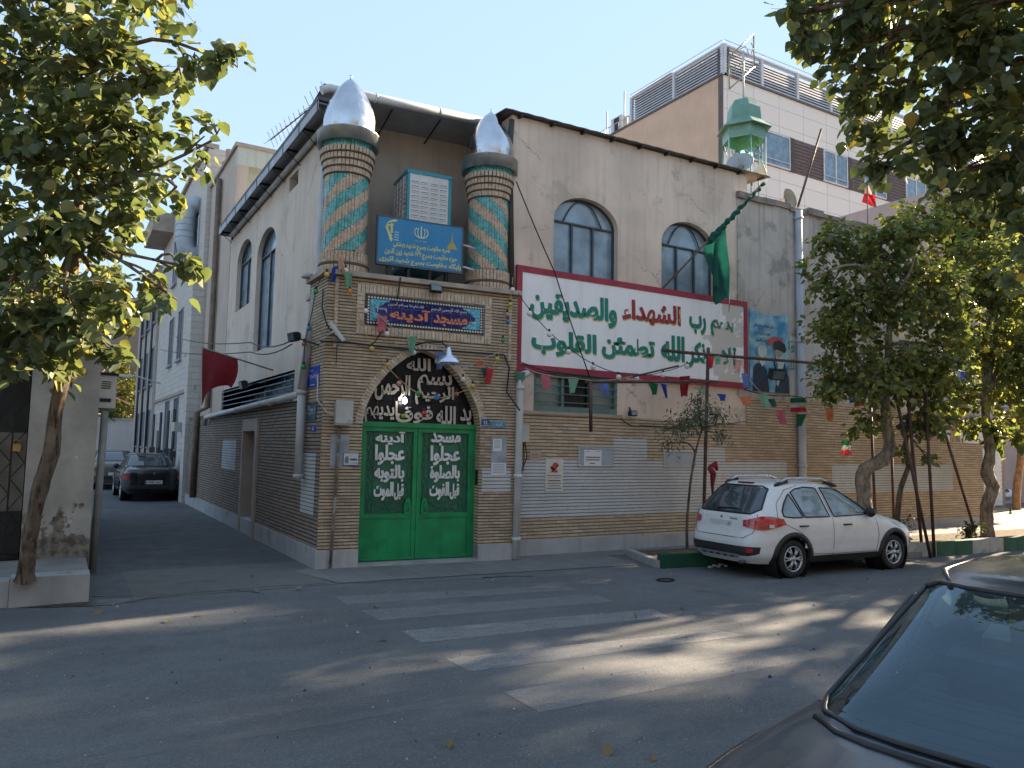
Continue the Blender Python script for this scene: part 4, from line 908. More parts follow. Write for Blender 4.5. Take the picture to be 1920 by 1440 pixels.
for i in range(1, 11): u = iu0+cw_*i/11; m.fbox(PORT, u-.002, u+.002, iz0+ch*.04, iz1-ch*.04, .0215, .0222)
for z in (.34, .67): m.fbox(PORT, iu0+cw_*.07, iu1-cw_*.07, iz0+ch*z-.002, iz0+ch*z+.002, .0216, .0223)
kid(m, 'tile_joint', pm('pale joint', (.12, .14, .3), .6), tp)
m = MB()
def wt(s, x0, x1, y0, y1, bold, mi=0):
    p, q = (iu0+cw_*x0, iz0+ch*(1-y1)), (iu0+cw_*x1, iz0+ch*(1-y0)); write(m, PORT, s, p[0], q[0], p[1], q[1], .0228, mi, bold, step=.0005)
wt('مسجد', .56, .88, .42, .97, .035); wt('آدینه', .17, .53, .30, .93, .035)
kid(m, 'lettering', TO, tp)
m = MB(); wt('بسم الله الرحمن الرحیم', .54, .87, .10, .32, .012); wt('فادخلوها بسلام آمنین', .15, .47, .06, .28, .012); wt('۱۳۳۹', .055, .145, .35, .58, .02); wt('تاسیس', .895, .965, .52, .74, .01)
kid(m, 'white_lettering', TW, tp)
# --- poster with two bearded men between the white sign and the pipe
a, b = MAIN.at(1396, 728, .06), MAIN.at(1480, 590, .06); pu0, pu1, pz0, pz1 = 9.27, 10.52, 3.2, 5.0
po = thing('poster', 'sky blue cloth poster of two bearded men in robes with black lines of writing', 'poster', MAIN.P((pu0+pu1)/2, pz0))
PD = .052
m = MB(); nx, ny = 14, 18
vs = [MAIN.P(pu0+(pu1-pu0)*i/nx, pz0+(pz1-pz0)*j/ny-(.1*math.sin(math.pi*i/nx) if j == ny else 0), PD+.012*math.sin(i*.9+j*.5)) for j in range(ny+1) for i in range(nx+1)]
m.add(vs, [(j*(nx+1)+i, j*(nx+1)+i+1, (j+1)*(nx+1)+i+1, (j+1)*(nx+1)+i) for j in range(ny) for i in range(nx)], 0, True)
m.fbox(MAIN, pu0, pu1, pz0, pz1-.12, .036, .038)
def postm():
    mm, nt, b_ = _nodes('poster sky print'); o = coords(nt)
    L(nt, mixc(nt, ramp(nt, noise(nt, coords(nt, 'Object', (1, 1, 1.6)), 1.9, 3), 0, 1, .4, .62), (.03, .24, .42, 1), (.36, .55, .60, 1)), b_.inputs['Base Color']); b_.inputs['Roughness'].default_value = .6; return mm
kid(m, 'cloth', postm(), po)
def pr(x, y): return (pu0+(pu1-pu0)*x, pz1-(pz1-pz0)*y)
def figp(nm, mat, polys, d):
    mm = MB()
    for i, pl in enumerate(polys): mm.prism(MAIN, [pr(*q) for q in pl], PD+d-.003, PD+d+.0006*i)
    kid(mm, nm, mat, po)
PNAVY = pm('print navy', (.015, .03, .06), .6, 0, .3, 4); PSKIN = pm('print skin', (.36, .28, .22), .6, 0, .15, 6); PWHT = pm('print white', (.52, .56, .54), .6, 0, .12, 5); PBLK = pm('print black', (.02, .022, .025), .6)
ell = lambda cx_, cy_, rx, ry, n=18, a0=0, a1=2*math.pi: [(cx_+rx*math.cos(t), cy_+ry*math.sin(t)) for t in np.linspace(a0, a1, n)]
figp('robe', PNAVY, [[(.06, 1), (.08, .72), (.16, .66), (.32, .66), (.42, .74), (.48, 1)], [(.62, 1), (.70, .78), (.78, .60), (.88, .62), (.98, .8), (1, 1)]], .018)
figp('face', PSKIN, [ell(.30, .575, .10, .085), ell(.72, .52, .085, .075)], .021)
figp('white_beard', PWHT, [[(.21, .58), (.24, .65), (.30, .70), (.36, .65), (.39, .58), (.34, .63), (.26, .63)], ell(.30, .51, .12, .075, 14), [(.64, .53), (.66, .62), (.71, .66), (.77, .60), (.79, .54), (.72, .58)], [(.70, .62), (.80, .56), (.88, .60), (.76, .80), (.70, .92), (.66, .9)]], .024)
figp('turban', PBLK, [[(.58, .42), (.62, .37), (.74, .35), (.88, .39), (.92, .46), (.88, .50), (.70, .47), (.6, .47)]], .027)
figp('red_mark', pm('print red', (.45, .09, .09), .6), [[(.42, .36), (.60, .31), (.80, .32), (.84, .36), (.62, .38), (.5, .42), (.44, .41)]], .021)
m = MB()
for s, x0, x1, y0, y1 in (('برای انقلاب اسلام', .10, .62, .17, .235), ('همه ولایت را', .12, .52, .26, .32), ('رها نکنید', .12, .46, .35, .405)):
    p, q = pr(x0, y1), pr(x1, y0); write(m, MAIN, s, p[0], q[0], p[1], q[1], PD+.02, 0, .02)
kid(m, 'lettering', PBLK, po)

# --- small things fixed to the walls
def paper(nm, F, x0, y0, x1, y1, d, label, cat, mat, draw=None, grp=None):
    p, q = F.at(x0, y1, d), F.at(x1, y0, d); t = thing(nm, label, cat, F.P((p[0]+q[0])/2, p[1], d), grp)
    mm = MB(); mm.fbox(F, p[0], q[0], p[1], q[1], d-.012, d+.003); kid(mm, 'sheet' if cat in ('notice', 'poster') else 'plate', mat, t)
    if draw:
        mm = MB()
        for it in draw:
            x_, y_, xx_, yy_ = it[1:5]; U = lambda s_: p[0]+(q[0]-p[0])*s_; Z = lambda s_: q[1]-(q[1]-p[1])*s_
            if it[0] == 'r': mm.fbox(F, U(x_), U(xx_), Z(yy_), Z(y_), d+.0025, d+.0045, it[5])
            elif it[0] == 'p': mm.prism(F, [(U(a_), Z(b_)) for a_, b_ in it[6]], d+.0025, d+.0052, it[5])
            else: write(mm, F, it[0], U(x_), U(xx_), Z(yy_), Z(y_), d+.0048, it[5], .012, step=.0003)
        kid(mm, 'print', [PBLK, PWHT, pm('notice red', (.5, .07, .05), .6), pm('notice blue', (.02, .06, .25), .6), pm('notice grey ink', (.18, .18, .2), .7)], t)
    return t
NP = pm('notice paper', (.66, .66, .67), .8, 0, .05, 4); NC = pm('cream paper', (.60, .56, .48), .8, 0, .1, 4, stain=((.35, .3, .22), 4, .5, .6))
lines = [('r', .12, .1+.08*i, .88-.1*(i % 3), .125+.08*i, 4) for i in range(8)]
paper('notice_sheet', PORT, 924, 823, 941, 846, .011, 'white typed notice on the grey patch beside the gate', 'notice', NP, [('r', .15, .1+.1*i, .85, .13+.1*i, 4) for i in range(7)])
paper('notice_sheet', PORT, 921, 868, 949, 891, .006, 'white sheet of faint print below the grey patch by the gate', 'notice', NP, [('r', .1, .12+.13*i, .9, .16+.13*i, 4) for i in range(6)])
paper('wall_poster', MAIN, 1022, 861, 1056, 921, .038, 'cream mourning poster with a red and black open book on grey painted brick', 'poster', NC, [('p', 0, 0, 0, 0, 2, [(.28, .3), (.45, .12), (.62, .1), (.75, .2), (.6, .3), (.72, .42), (.4, .42)]), ('p', 0, 0, 0, 0, 0, [(.25, .43), (.75, .2), (.7, .16), (.5, .3), (.3, .22), (.26, .26), (.5, .36)]), ('r', .1, .5, .9, .53, 4), ('مجلس ختم', .12, .55, .88, .62, 0), ('r', .14, .66, .86, .69, 0), ('r', .1, .74, .9, .77, 4), ('r', .2, .82, .8, .85, 4), ('r', .1, .9, .9, .93, 4)])
paper('notice_sheet', MAIN, 1095, 844, 1128, 874, .042, 'white typed notice on the blank stone panel by the small tree', 'notice', NP, [('r', .1, .08, .3, .11, 4), ('r', .65, .08, .92, .11, 4), ('r', .08, .42, .92, .48, 0), ('r', .12, .58, .88, .64, 0), ('r', .32, .8, .62, .85, 0)])
paper('number_plate', MAIN, 993, 845, 1014, 864, .036, 'pinkish stone number plaque low beside the white drain pipe', 'plaque', pm('pink stone', (.45, .33, .26), .7), [('۲۱۷', .2, .25, .8, .75, 4)])
paper('street_sign', ALLEY, 577, 724, 597, 690, .012, 'blue enamel street name sign on the portal corner', 'street sign', pm('enamel blue', (.02, .07, .42), .3), [('کیومرثی', .12, .32, .88, .62, 1), ('r', .3, .1, .7, .14, 1), ('r', .1, .8, .5, .83, 1)])
paper('name_plaque', ALLEY, 577, 788, 592, 758, .012, 'teal plaque with pale calligraphy below the street name sign', 'plaque', pm('teal plaque', (.03, .10, .13), .4, 0, .4, 20), [('یا مهدی', .1, .1, .9, .9, 1)])
paper('number_plate', ALLEY, 584, 809, 591, 797, .012, 'tiny blue number plate near the alley corner', 'plaque', pm('enamel blue', (.02, .07, .42), .3), [('۲', .3, .2, .7, .8, 1)])
paper('number_plate', PORT, 902, 786, 918, 800, .012, 'blue number plate eleven beside the gate arch', 'plaque', pm('enamel dark blue', (.015, .06, .22), .3), [('۱۱', .3, .2, .7, .7, 1), ('r', .0, .82, 1, .87, 1)])
paper('name_plate', PORT, 921, 791, 948, 801, .012, 'light blue name plate beside the number plate', 'plaque', pm('sky plate', (.04, .25, .42), .3), [('آدینه', .3, .15, .75, .85, 1)])
paper('notice_board', PORT, 643, 849, 673, 873, .02, 'white notice sign with a blue edge and a small animal picture by the gate', 'sign', pm('notice edge blue', (.04, .09, .25), .5), [('r', .03, .05, .97, .95, 1), ('p', 0, 0, 0, 0, 4, [(.12, .82), (.1, .5), (.16, .3), (.3, .28), (.36, .5), (.34, .82)]), ('r', .45, .45, .9, .6, 3), ('r', .5, .78, .9, .83, 3), ('r', .68, .3, .78, .33, 3)])
# grey meter box with its conduit
a, b = PORT.at(629, 797, .17), PORT.at(663, 753, .17)
ub = thing('meter_box', 'dusty grey metal box on the brick beside the gate arch', 'meter box', PORT.P((a[0]+b[0])/2, a[1]))
m = MB(); m.fbox(PORT, a[0]+.01, b[0]-.01, a[1], b[1], .0, .15); kid(m, 'box_body', pm('box grey', (.38, .385, .36), .6, 0, .15, 5, stain=((.2, .2, .18), 4, .5, .6)), ub)
m = MB(); m.fbox(PORT, a[0], b[0], a[1]+.03, b[1]+.012, .15, .168); kid(m, 'box_door', pm('box door grey', (.45, .455, .43), .6, 0, .12, 4, stain=((.24, .24, .22), 3, .6, .58)), ub)
m = MB(); uc = (a[0]+b[0])/2-.04; z_ = [PORT.at(635, 800)[1], 1.3, .6, .02]
m.tube([PORT.P(uc-.0-.02*i, zz, .04) for i, zz in enumerate(z_)], .022, 8); kid(m, 'conduit', pm('flaky conduit', (.14, .11, .09), .8, 0, .4, 6, stain=((.38, .36, .32), 7, .8, .55)), ub)
m = MB(); m.tube([ALLEY.P(-.2, 2.95, .03), ALLEY.P(-.12, 2.55, .05), PORT.P(.06, 2.35, .06), PORT.P(.25, 2.33, .06), PORT.P(a[0]+.01, 2.38, .06)], .011, 6); kid(m, 'feed_cable', pm('pale cable', (.5, .5, .48), .6), ub)
m = MB(); m.fbox(PORT, gu1-.004, gu1+.0, 1.25, 1.5, -.17, -.05); kid(m, 'intercom', BLACK_IRON, portal)
# grey box by the white pipe
a, b = MAIN.at(979, 829, .12), MAIN.at(993, 797, .12)
gb = thing('junction_box', 'pale junction box behind the white drain pipe', 'junction box', MAIN.P(a[0], a[1])); m = MB(); m.fbox(MAIN, a[0], b[0], a[1], b[1], .03, .12); kid(m, 'box_body', pm('pale box', (.46, .46, .40), .6), gb)
m = MB()
for i in range(3): m.tube([MAIN.P(a[0]+.03+i*.03, a[1], .07), MAIN.P(a[0]+.02+i*.05, a[1]-.25, .06+.02*i), MAIN.P(a[0]+.05+.02*i, a[1]-.6+i*.1, .05)], .009, 5)
kid(m, 'cable_bundle', CABLE, gb)
# lamps
def floodlight(F, px, py, d, label, sz=(.2, .14, .07), tilt=-25, arm=None, grp=None, glassy=True, turn=0):
    u, z = F.at(px, py, d); p = F.P(u, z, d); rot = Matrix.Rotation(math.atan2(F.u.y, F.u.x)+R(turn), 3, 'Z') @ Matrix.Rotation(R(tilt), 3, 'X')
    t = thing('floodlight', label, 'floodlight', p, grp)
    m = MB(); m.box(p, (sz[0], sz[2], sz[1]), 0, rot)
    for i in range(5): m.box(p+rot @ Vector((sz[0]*(i-2)/5, sz[2]*.7, 0)), (.012, sz[2]*.5, sz[1]*.8), 0, rot)
    kid(m, 'lamp_body', BLACK_IRON, t)
    m = MB(); m.box(p+rot @ Vector((0, -sz[2]*.5-.004, 0)), (sz[0]*.86, .008, sz[1]*.8), 0, rot); kid(m, 'lamp_glass', glassm('lamp glass', (.10, .13, .15), .1), t)
    m = MB(); m.tube([p+rot @ Vector((0, .02, 0)), arm if arm else F.P(u, z+.12, .0)], .014, 6); kid(m, 'bracket', BLACK_IRON, t)
    return t
floodlight(PORT, 817, 541, .12, 'small black floodlight under the cap stone above the tile panel', (.2, .13, .06), -20, PORT.P(PORT.at(817, 541, .12)[0], ZT+.02, .0))
floodlight(ALLEY, 550, 632, .25, 'black floodlight pointing along the alley from the portal corner', (.24, .15, .09), 10, ALLEY.P(-.3, 3.42, .0), turn=10)
floodlight(ALLEY, 455, 722, .5, 'black floodlight under the red flag', (.3, .16, .08), 15, ALLEY.P(ALLEY.at(500, 708)[0], 3.05, 0))
floodlight(MAIN, 1187, 775, .12, 'small black floodlight on the plaster below the low window line', (.16, .1, .07), -10)
u, z = PORT.at(632, 622, .25); p = PORT.P(u, z, .25)
sl_ = thing('solar_lamp', 'white solar street lamp panel on a short arm by the portal corner', 'solar lamp', p)
rot = Matrix.Rotation(R(-20), 3, 'Z') @ Matrix.Rotation(R(52), 3, 'Y') @ Matrix.Rotation(R(15), 3, 'X')
m = MB(); m.box(p, (.34, .15, .03), 0, rot); kid(m, 'lamp_panel', pm('pale lamp panel', (.52, .54, .53), .4, 0, .1, 12), sl_)
m = MB(); m.tube([PORT.P(.03, 3.55, .0), PORT.P(.12, 3.6, .2), p], .018, 8); kid(m, 'arm', PIPE_WHITE, sl_)
u, z = PORT.at(841, 668, .42); p = PORT.P(u, z, .42)
bl = thing('barn_lamp', 'silver barn lamp shade hanging over the arch', 'lamp', p)
m = MB(); m.lathe(p, [(.03, .14), (.045, .08), (.055, .03), (.16, -.03), (.205, -.1), (.205, -.125), (.195, -.12), (.15, -.04), (.04, .01)], 28); kid(m, 'lamp_shade', pm('aluminium shade', (.62, .66, .74), .3, .9, .08, 4), bl)
m = MB(); m.tube([PORT.P(u-.5, z+.17, .0), PORT.P(u-.3, z+.23, .2), PORT.P(u-.1, z+.22, .38), p+Vector((0, 0, .12))], .013, 6); kid(m, 'arm', BLACK_IRON, bl)
m = MB(); m.lathe(p+Vector((0, 0, -.06)), [(.0, -.06), (.03, -.05), (.04, 0), (.02, .06)], 12); kid(m, 'bulb', pm('lamp bulb', (.6, .6, .58), .2), bl)
p = PORT.pt(759, 752, -.5)
p = PORT.pt(759, 752, GD+.09); hb = thing('hanging_bulb', 'lit white bulb before the dark fanlight writing', 'bulb', p); m = MB(); m.lathe(p, [(.0, -.045), (.028, -.035), (.036, 0), (.026, .035), (.014, .06), (.0, .062)], 14); kid(m, 'bulb', emit('lit bulb', (1, .97, .9), 7), hb)
m = MB(); m.tube([p+Vector((0, 0, .06)), p+Vector((.05, -.01, .45))], .006, 5); kid(m, 'wire', CABLE, hb)
# cables
def cable(nm, pts, r, label, sag=0, cat='cable', mat=None, grp=None):
    fine = []
    for a, b in zip(pts, pts[1:]):
        a, b = Vector(a), Vector(b)
        for i in range(6): t = i/6; fine.append(a.lerp(b, t)-Vector((0, 0, sag*4*t*(1-t))))
    fine.append(Vector(pts[-1])); m = MB(); m.tube(fine, r, 5)
    return tag(m.build(nm, mat or CABLE, None, fine[0]), label, cat, grp)
Q = lambda x, y, d=.04: PORT.pt(x, y, d)
cable('cable', [Q(600, 640), Q(648, 641), Q(700, 648), Q(770, 656), Q(850, 658), Q(945, 665), Q(955, 690), Q(950, 735), Q(975, 770, .2)], .014, 'thick black cable run across the brick above the arch')
cable('cable', [Q(606, 543), Q(604, 575), Q(614, 610), Q(640, 640)], .012, 'black cable hanging down the portal corner', .02)
cable('cable', [Q(700, 645), Q(716, 622), Q(722, 610), Q(724, 600)], .008, 'thin black lead below the tile panel')
cable('cable', [Q(745, 560, .03), Q(750, 525, .1), Q(751, 520, .1)], .012, 'black lead over the cap stone by the tile panel')
cable('cable', [Q(632, 645), Q(630, 683)], .006, 'thin wire dangling on the brick above the meter box')
al = lambda x, y, d=.1: ALLEY.pt(x, y, d)
cable('cable', [al(548, 638, .3), al(470, 642, .3), al(330, 632, .5)], .012, 'upper black wire strung along the alley wall', .1)
cable('cable', [al(548, 645, .3), al(470, 660, .3), al(300, 655, .5)], .012, 'lower black wire strung along the alley wall', .1)
a = MAIN.pt(968, 340, .2); b = MAIN.pt(1105, 705, .15); cable('cable', [a, MAIN.pt(1040, 510, .12), b], .012, 'long black wire slanting down across the white sign', .03)
cable('cable', [MAIN.pt(978, 680, .1), MAIN.pt(1020, 695, .12), MAIN.pt(1160, 712, .12)], .012, 'black wire along the bottom of the white sign')
cable('cable', [MAIN.pt(1395, 730, .1), MAIN.pt(1480, 742, .2), MAIN.pt(1560, 740, .15)], .012, 'black wire at the top of the brick below the poster', .05)
cable('cable', [MAIN.pt(1165, 785, .06), MAIN.pt(1200, 798, .06), MAIN.pt(1400, 790, .06)], .01, 'black wire along the plaster edge behind the small tree', .06)
# ------------------------------------------------------------------ flags, roof lantern, loudspeakers, aerial
FG = cloth('green flag cloth', (.012, .10, .075), .25); FR = cloth('red flag cloth', (.24, .008, .014), .3); FW = cloth('white flag cloth', (.55, .52, .48), .3); FO = cloth('orange flag cloth', (.72, .22, .10), .4); FB = cloth('blue flag cloth', (.03, .06, .30), .35); FPK = cloth('pink flag cloth', (.62, .16, .2), .4); FMT = cloth('mint flag cloth', (.20, .42, .28), .4); FDG = cloth('dark green flag cloth', (.01, .13, .05), .35); FBR = cloth('bright red flag cloth', (.55, .03, .04), .4); FPE = cloth('peach flag cloth', (.62, .36, .28), .4); FY = cloth('pale blue flag cloth', (.14, .2, .48), .4)
POLE = pm('wooden pole', (.16, .12, .09), .7, 0, .2, 6)
def drape(mb, a, b, drop, m=0, nx=10, ny=9, amp=.05, taper=1.0, side=None, seed=0, along=(0, 0)):
    "cloth hung from edge a-b, falling by drop, narrowing to taper, with folds"
    a, b = Vector(a), Vector(b); rg = random.Random(seed); sd = side or (b-a).cross(Vector((0, 0, 1))).normalized(); vs = []; ph = rg.uniform(0, 6)
    for j in range(ny+1):
        t = j/ny
        for i in range(nx+1):
            s_ = i/nx; c = .5+(s_-.5)*(1-(1-taper)*t)
            p = a.lerp(b, c)+Vector((0, 0, -drop*t*(1-.08*math.sin(s_*math.pi))))+Vector((along[0]*t, along[1]*t, 0))
            vs.append(p+sd*amp*t**.7*math.sin(s_*7+ph+t*1.5))
    mb.add(vs, [(j*(nx+1)+i, j*(nx+1)+i+1, (j+1)*(nx+1)+i+1, (j+1)*(nx+1)+i) for j in range(ny) for i in range(nx)], m, True); return mb
# red flag over the alley
p0 = ALLEY.pt(511, 694, 0); p1 = ALLEY.pt(380, 652, .95)
t = thing('red_flag', 'plain dark red flag on a pole leaning out over the alley', 'flag', p0)
m = MB(); m.tube([p0, p1], .016, 8); kid(m, 'pole', POLE, t)
m = MB(); a, b = p1.lerp(p0, .0), p1.lerp(p0, .52); nx, ny = 14, 12; vs = []
for j in range(ny+1):
    for i in range(nx+1):
        s_, q = i/nx, j/ny; e = (1.22-.55*s_-.22*math.sin(s_*3))*q
        vs.append(a.lerp(b, s_*(1-.22*q**2))+Vector((.05*math.sin(s_*8+q*2)*q+.10*q*s_, .05*math.cos(s_*6)*q, -e)))
m.add(vs, [(j*(nx+1)+i, j*(nx+1)+i+1, (j+1)*(nx+1)+i+1, (j+1)*(nx+1)+i) for j in range(ny) for i in range(nx)], 0, True); kid(m, 'cloth', FR, t)
# green flag over the white sign: pole leaning out, cloth wound at the top and hanging
p0 = MAIN.pt(1243, 540, .06); p1 = MAIN.pt(1432, 342, 1.25)
t = thing('green_flag', 'long green flag hanging from a pole leaning out above the white sign', 'flag', p0)
m = MB(); m.tube([p0, p1], .022, 8); kid(m, 'pole', POLE, t)
m = MB(); wr = []
for i in range(40):
    s_ = i/39; p = p0.lerp(p1, .46+.54*s_); wr.append(p+Vector((.02*math.sin(i*1.3), .02*math.cos(i*1.7), -.03)))
m.tube(wr, [.07-.045*i/39+.012*math.sin(i*2) for i in range(40)], 8)
a = p0.lerp(p1, .41); b = p0.lerp(p1, .62); nx, ny = 12, 14; vs = []
for j in range(ny+1):
    for i in range(nx+1):
        s_, q = i/nx, j/ny
        vs.append(a.lerp(b, s_*(1-.35*q)+.36*q)+Vector((.07*math.sin(s_*9+q)*min(1, q*2), .12*math.cos(s_*8+q*2)*min(1, q*2), -(.80+.50*s_+.12*math.sin(s_*14))*q-(b-a).z*(s_*(1-.35*q)+.36*q)*q)))
m.add(vs, [(j*(nx+1)+i, j*(nx+1)+i+1, (j+1)*(nx+1)+i+1, (j+1)*(nx+1)+i) for j in range(ny) for i in range(nx)], 0, True); kid(m, 'cloth', FG, t)
# small tricolour on the annex roof
p0 = MAIN.pt(1625, 420, -1); p1 = MAIN.pt(1627, 338, -1)
t = thing('tricolour_flag', 'small green white and red flag on the annex roof above the tree', 'flag', p0)
m = MB(); m.tube([p0-Vector((0, 0, .8)), p1], .015, 6); kid(m, 'pole', POLE, t)
m = MB(); u = Vector((1, -.1, 0))
for k_, (z0, z1) in enumerate(((0, .16), (.16, .40), (.40, .66))): m.add([p1+Vector((.0-.42*z0, 0, -z0)), p1+Vector((.03+.5*z0, -.08, -z0)), p1+Vector((.03+.5*z1, .05, -z1*1.03)), p1+Vector((.0-.42*z1, 0, -z1))], [(0, 1, 2, 3)], k_)
m.add([p1+Vector((.03, -.03, 0)), p1+Vector((.12, -.08, -.1)), p1+Vector((.42, .03, -.70)), p1+Vector((.33, .04, -.66))], [(0, 1, 2, 3)], 0)
kid(m, 'cloth', [FG, FPE, FBR], t)
# green sheet-metal lantern turret on the roof
LB = MAIN.pt(1395, 330, -2.4); lz = 7.9; c = Vector((LB.x, LB.y, 0)); s_ = .56
LG = pm('lantern green', (.13, .27, .21), .45, 0, .12, 3, streak=.3); LGD = pm('lantern green shade', (.045, .10, .08), .5, 0, .15, 4); LGL = pm('lantern pale post', (.45, .50, .47), .5)
ztop = MAIN.at(1392, 186, -2.4)[1]; zev = MAIN.at(1392, 238, -2.4)[1]; znk = MAIN.at(1392, 263, -2.4)[1]
lt = thing('roof_lantern', 'green six sided metal lantern turret with green lamps on the mosque roof', 'lantern turret', (c.x, c.y, lz))
m = MB(); prof = [(s_*1.28, zev-.12), (s_*1.3, zev-.1), (s_*.82, zev+.14), (s_*.80, zev+.3), (s_*.77, zev+.48), (s_*.62, zev+.66), (s_*.34, ztop-.02), (.05, ztop+.03)]
m.lathe(c, prof, 6, 0, False); kid(m, 'dome', LG, lt)
m = MB(); m.lathe(c, [(s_*1.0, zev-.10), (s_*1.02, znk-.05), (s_*.98, znk-.05), (s_*.96, zev-.1)], 6, 0, False); m.lathe(c, [(s_*1.25, zev-.125), (.02, zev-.05)], 6, 1, False); kid(m, 'skirt', [LG, LGD], lt)
for k in range(6):
    a = 2*math.pi*k/6; p = c+Vector((s_*math.cos(a), s_*math.sin(a), 0)); m = MB(); m.tube([p+Vector((0, 0, lz-.3)), p+Vector((0, 0, znk))], .022, 6); kid(m, 'post', LGL if k % 2 else LG, lt)
m = MB()
for k in range(6):
    a, b = 2*math.pi*k/6, 2*math.pi*(k+1)/6; pa_, pb_ = c+Vector((s_*math.cos(a), s_*math.sin(a), 0)), c+Vector((s_*math.cos(b), s_*math.sin(b), 0))
    m.tube([pa_.lerp(pb_, q)+Vector((0, 0, znk-.02-.3*math.sin(math.pi*q))) for q in np.linspace(0, 1, 9)], .011, 5)
kid(m, 'hoop_rail', LGD, lt)
for dx, dz in ((-.16, -.42), (.14, -.4), (-.1, -.62), (.0, -.6)):
    m = MB(); m.lathe(c+Vector((dx, -.1, znk+dz)), [(.0, -.06), (.05, -.04), (.06, .01), (.03, .07), (0, .07)], 12); kid(m, 'green_lamp', emit('green lamp glow', (.10, .9, .18), 2.5), lt)
zpt = MAIN.at(1392, 135, -2.4)[1]
m = MB(); m.tube([c+Vector((0, 0, ztop)), c+Vector((0, 0, zpt+.6))], .028, 8); kid(m, 'mast', LGL, lt)
# emblem frame on the mast, edge on to the street
m = MB(); ef = [MAIN.pt(x, y, -2.4) for x, y in ((1367, 107), (1413, 63), (1414, 125), (1367, 167))]; ev = Vector((.62, .78, 0))
for i in range(4): m.tube([ef[i], ef[(i+1) % 4]], .022, 6)
for pl in ([(1388, 92), (1398, 86), (1403, 98), (1399, 112), (1390, 120)], [(1370, 125), (1372, 148)], [(1378, 122), (1380, 140)], [(1386, 120), (1391, 135), (1394, 120)], [(1408, 80), (1412, 88), (1409, 100)]):
    m.tube([MAIN.pt(x, y, -2.4) for x, y in pl], .014, 5)
kid(m, 'emblem_frame', pm('tarnished brass', (.36, .31, .22), .4, .7), lt)
def horn(px, py, d, r, dirv, label, mat):
    p = MAIN.pt(px, py, d); t = thing('loudspeaker', label, 'loudspeaker', p, 'horn loudspeakers on the roof'); dv_ = Vector(dirv).normalized()
    m = MB(); m.lathe(p, [(r*.18, -r*1.2), (r*.2, -r*.7), (r*.4, -r*.3), (r*.72, -.0), (r, r*.2), (r*.98, r*.22), (r*.6, -r*.05), (r*.2, -r*.35)], 24, 0, True, dv_); kid(m, 'horn', mat, t)
    m = MB(); m.lathe(p, [(0, .02-r*.2), (r*.22, -r*.25), (r*.24, -r*.5)], 14, 0, True, dv_); kid(m, 'throat', pm('horn throat', (.2, .2, .18), .6), t)
    m = MB(); m.tube([p-dv_*r, p-dv_*r-Vector((0, 0, r*1.2))], .02, 6); kid(m, 'bracket', BLACK_IRON, t)
HM = pm('horn grey', (.33, .36, .35), .5, 0, .1, 4)
horn(1388, 308, -1.3, .33, (-.75, -.5, .45), 'big grey horn loudspeaker under the lantern turret', HM); horn(1428, 318, -1.2, .25, (.55, -.6, .3), 'smaller grey horn loudspeaker beside the lantern post', HM)
horn(1478, 374, -.6, .27, (.1, -.95, .1), 'beige horn loudspeaker lying on the annex parapet', pm('horn beige', (.36, .32, .25), .6))
m = MB(); a = MAIN.pt(1496, 388, -.5); b = MAIN.pt(1540, 242, -.5); m.tube([a, b], .03, 6); tag(m.build('roof_pole', PIPE_RUST, None, a), 'bare brown pole leaning on the annex roof', 'pole')
# yagi aerial behind the alley eave
p0, p1 = ALLEY.pt(508, 262, -.3), ALLEY.pt(612, 178, -.3)
ya = thing('tv_aerial', 'spiky metal television aerial above the alley eave', 'aerial', p1)
m = MB(); m.tube([p0, p1], .012, 5)
for i in range(13):
    p = p0.lerp(p1, i/12); h = .26-.012*i if i < 9 else .34; m.tube([p+Vector((-h*.6, 0, -h*.5)), p+Vector((h*.6, 0, h*.5))], .006, 4); m.tube([p+Vector((h*.4, .1, -h*.5)), p-Vector((h*.4, .1, -h*.5))], .006, 4)
kid(m, 'boom', BLACK_IRON, ya); m = MB(); m.tube([p0.lerp(p1, .75), p0.lerp(p1, .75)-Vector((0, 0, 1.6))], .018, 6); kid(m, 'mast', BLACK_IRON, ya)

# ------------------------------------------------------------------ neighbours along the alley
def bld(nm, label, loc): return thing(nm, label, 'building', loc)
TILE_W = brickm('white facing tile', (.62, .58, .52), (.55, .52, .47), (.36, .33, .30), .5, .2, .006, .12)
B2P = pm('pale pinkish plaster', (.52, .43, .35), .9, 0, .08, 1, .2, 30, .2, streak=.3); GREENW = pm('pale green render', (.50, .54, .47), .9, 0, .08, 1, .1, 30, .2, streak=.4)
AW = Frame((.02, 0, 0), (0, -1, 0))
def alley_block(nm, label, y0, y1, zt, mat, brick_to=0, ex=0):
    t = bld(nm, label, (0, y0, 0)); F = Frame((.02+ex, 0, 0), (0, -1, 0)); m = MB(); m.fbox(F, -y1, -y0, 0, zt, -6, 0); kid(m, 'wall', mat, t); return t, F
AUW = Frame((.28, 0, 0), (0, -1, 0)); zr = AUW.at(431, 299)[1]; y2 = -AUW.at(379, 700)[0]; print('house two', zr, y2, AUW.at(431, 299), AUW.at(350, 392))
b2, F2 = alley_block('plaster_house', 'pinkish plaster house with rusty pipe and green walled recess, next to the mosque', 9.95, y2, zr, B2P, 0, .26)
m = MB(); FN = Frame((.28, 9.95, 0), (1, 0, 0)); m.fbox(FN, .3, 5, 7.2, zr-.5, 0, .012, 0); m.fbox(FN, 0, 5, zr-.5, zr, 0, .35, 0); m.fbox(FN, 0, .3, 7.3, zr-.5, 0, .35, 1); kid(m, 'green_recess', [GREENW, B2P], b2)
m = MB(); m.fbox(F2, -y2, -9.55, zr, zr+.1, -6, .07); kid(m, 'roof_edge', CAPSTONE, b2)
